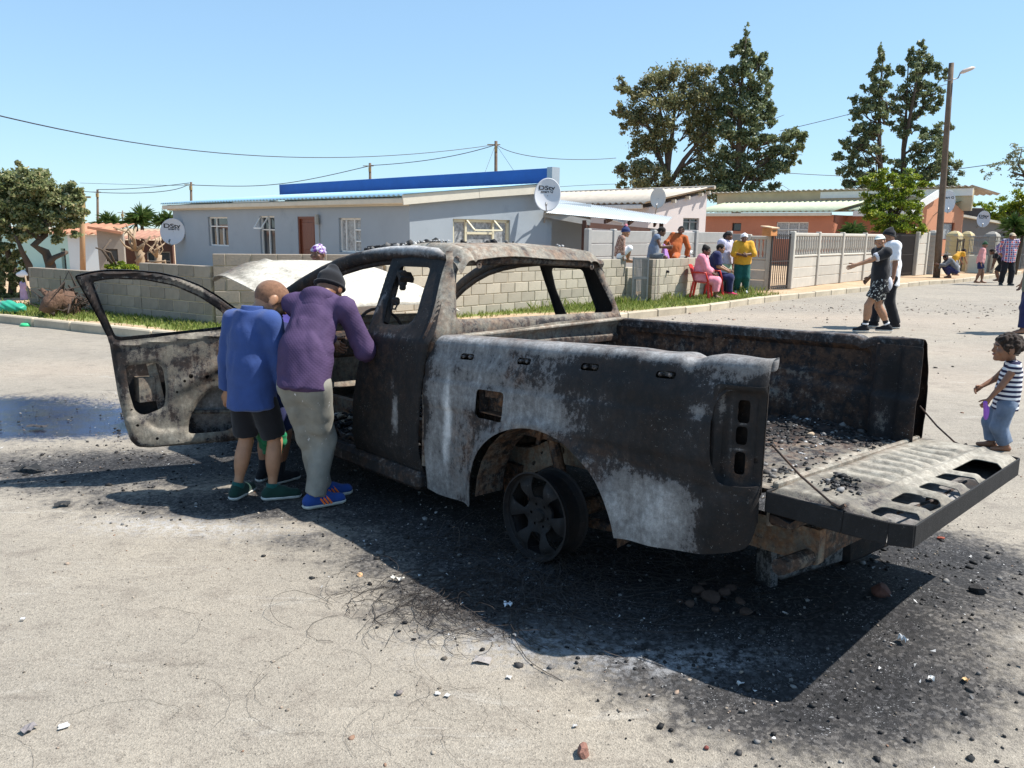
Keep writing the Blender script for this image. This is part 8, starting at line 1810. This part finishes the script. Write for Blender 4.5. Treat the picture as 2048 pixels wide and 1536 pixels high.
scrap('upright white strip on sooty ground right of the shadow tip', 1805, 1286, .025, .06, (.72, .72, .72), h=.05, rz=.4)
scrap('white chip on the dark patch at the lower right', 1862, 1362, .03, .035, (.70, .68, .64))
scrap('orange tan peel on the dark patch at the far lower right', 1930, 1364, .03, .04, (.60, .40, .20), 'peel')
scrap('white rectangular chip below the shadow tip', 1477, 1372, .02, .035, (.54, .53, .51))
scrap('curved grey metal scrap on the road at the lower left', 58, 1462, .05, .08, (.20, .18, .18), 'metal_scrap', h=.02)
scrap('white paper flake at the lower left edge of the road', 128, 1455, .05, .05, (.54, .53, .51), h=.006)
scrap('black folded sheet scrap on the road left of the door shadow', 60, 943, .14, .32, (.03, .03, .03), 'metal_scrap', h=.06, rz=1.2)
scrap('dark ragged scrap in the sunlight between the shadows at left', 125, 1013, .10, .14, (.035, .033, .03), 'metal_scrap', h=.04)
scrap('flat dark board piece lying in the wet patch', 75, 855, .10, .26, (.05, .045, .045), 'board', h=.03, rz=1.5)
scrap('tiny white chip at far left of the road', 46, 1242, .02, .03, (.66, .66, .68))
for (px, py, l_, rz_) in ((1235, 1022, .05, 1), (875, 1390, .03, .5), (895, 1394, .03, 1.2), (1150, 1455, .02, .3), (1018, 1357, .03, 1.2)):
    scrap({1235: 'pale flake under the bed side behind the wheel', 875: 'white flake right of the grey stone', 895: 'second white flake just right of the first one', 1150: 'white chip above the reddish brown stone', 1018: 'white and black chip on the bare road below the wires'}[px], px, py, .03, l_, (.50, .49, .48), h=.008, rz=rz_)
# ---- left verge: uprooted stump, green bag, hung cloth
rb = G(118, 633, .1); rt_ = empty('uprooted_stump', rb, 0, 'brown uprooted tree stump with root arms lying on the grass by the wall', 'stump'); kx = rb[1] / 1611
mb = MB(); L2 = lambda px, py, dy=0: AT(px, py, rb[1] + dy) - rb
mb.tube([L2(92, 626, -.1), L2(104, 606, -.05), L2(112, 594), L2(120, 585)], [.13, .16, .14, .09], 9); mb.tube([L2(104, 604), L2(95, 590), L2(82, 578)], [.09, .06, .03], 7); mb.tube([L2(110, 596), L2(118, 586), L2(122, 578)], [.09, .06, .035], 7); mb.tube([L2(100, 598), L2(108, 588), L2(98, 584)], [.07, .05, .03], 7)
mb.tube([L2(125, 618, .25), L2(140, 605, .3), L2(155, 600, .35)], [.26, .28, .16], 10); mb.build('trunk', M('stump_bark', (.13, .075, .05), .95, .35, 7, .7, 18, bdist=.05), rt_, True)
rng2 = np.random.default_rng(5); mb = MB()
for _ in range(70):
    a = L2(140, 608, .3) + rng2.normal(0, .14, 3); mb.tube([a, a + rng2.normal(0, .10, 3), a + rng2.normal(0, .2, 3)], [.022, .014, .005], 5)
tag(mb.build('roots', M('root_dark', (.055, .04, .032), .95, .3), rt_), kind='stuff')
gb = G(24, 626, .1); V, F = implicit([P_ell((-.06, 0, .11), (.17, .14, .12), None, .05), P_ell((.12, 0, .09), (.14, .12, .085), None, .05)], .014, lambda X, d: d + .012 * np.sin(X[:, 0] * 40 + X[:, 2] * 25) * np.sin(X[:, 2] * 38 + X[:, 1] * 22))
tag(obj('full_bag', mesh_from('full_bag', V, F, cloth('teal_plastic', (.03, .30, .20), rough=.4), None, True), None, gb), 'bulging teal green plastic bag on the grass at the far left', 'bag')
gd = G(52, 652, 0.0); tag(MB().lathe([(0, .05), (.07, .05), (.10, .0), (.09, 0)], n=14).build('green_bowl', cloth('bright_green_plastic', (.05, .55, .22), rough=.35), None, True, loc=gd), 'small bright green plastic tub in the gutter at the left', 'tub')
hc_ = AT(45, 580, 17.0); V, F = implicit([P_cone((0, 0, .15), (.02, 0, -.18), .03, .07, .05), P_ell((.05, 0, .10), (.09, .03, .06), None, .03)], .02, lambda X, d: d + .012 * np.sin(X[:, 0] * 70))
tag(obj('hung_cloth', mesh_from('hung_cloth', V, F, cloth('pale_lilac_cloth', (.42, .30, .42)), None, True), None, hc_), 'pale lilac cloth hanging on the creeper fence at the far left', 'cloth')
hc_ = AT(44, 549, 17.0); V, F = implicit([P_ell((0, 0, 0), (.13, .05, .06), None, .03), P_ell((.03, 0, .05), (.06, .04, .05), None, .03)], .02)
tag(obj('hung_bag', mesh_from('hung_bag', V, F, CL['white'], None, True), None, hc_), 'crumpled white plastic caught on top of the creeper fence', 'bag')
for (a, b_, lab) in (((50, 552), (62, 607), 'thin pale stick leaning on the creeper fence'), ((68, 553), (77, 603), 'thin pale stick leaning on the block wall end')):
    P = [AT(*a, 16.3), AT(*b_, 15.6)]; tag(MB().tube(P, .018, 6).build('stick', BARKP), lab, 'stick')
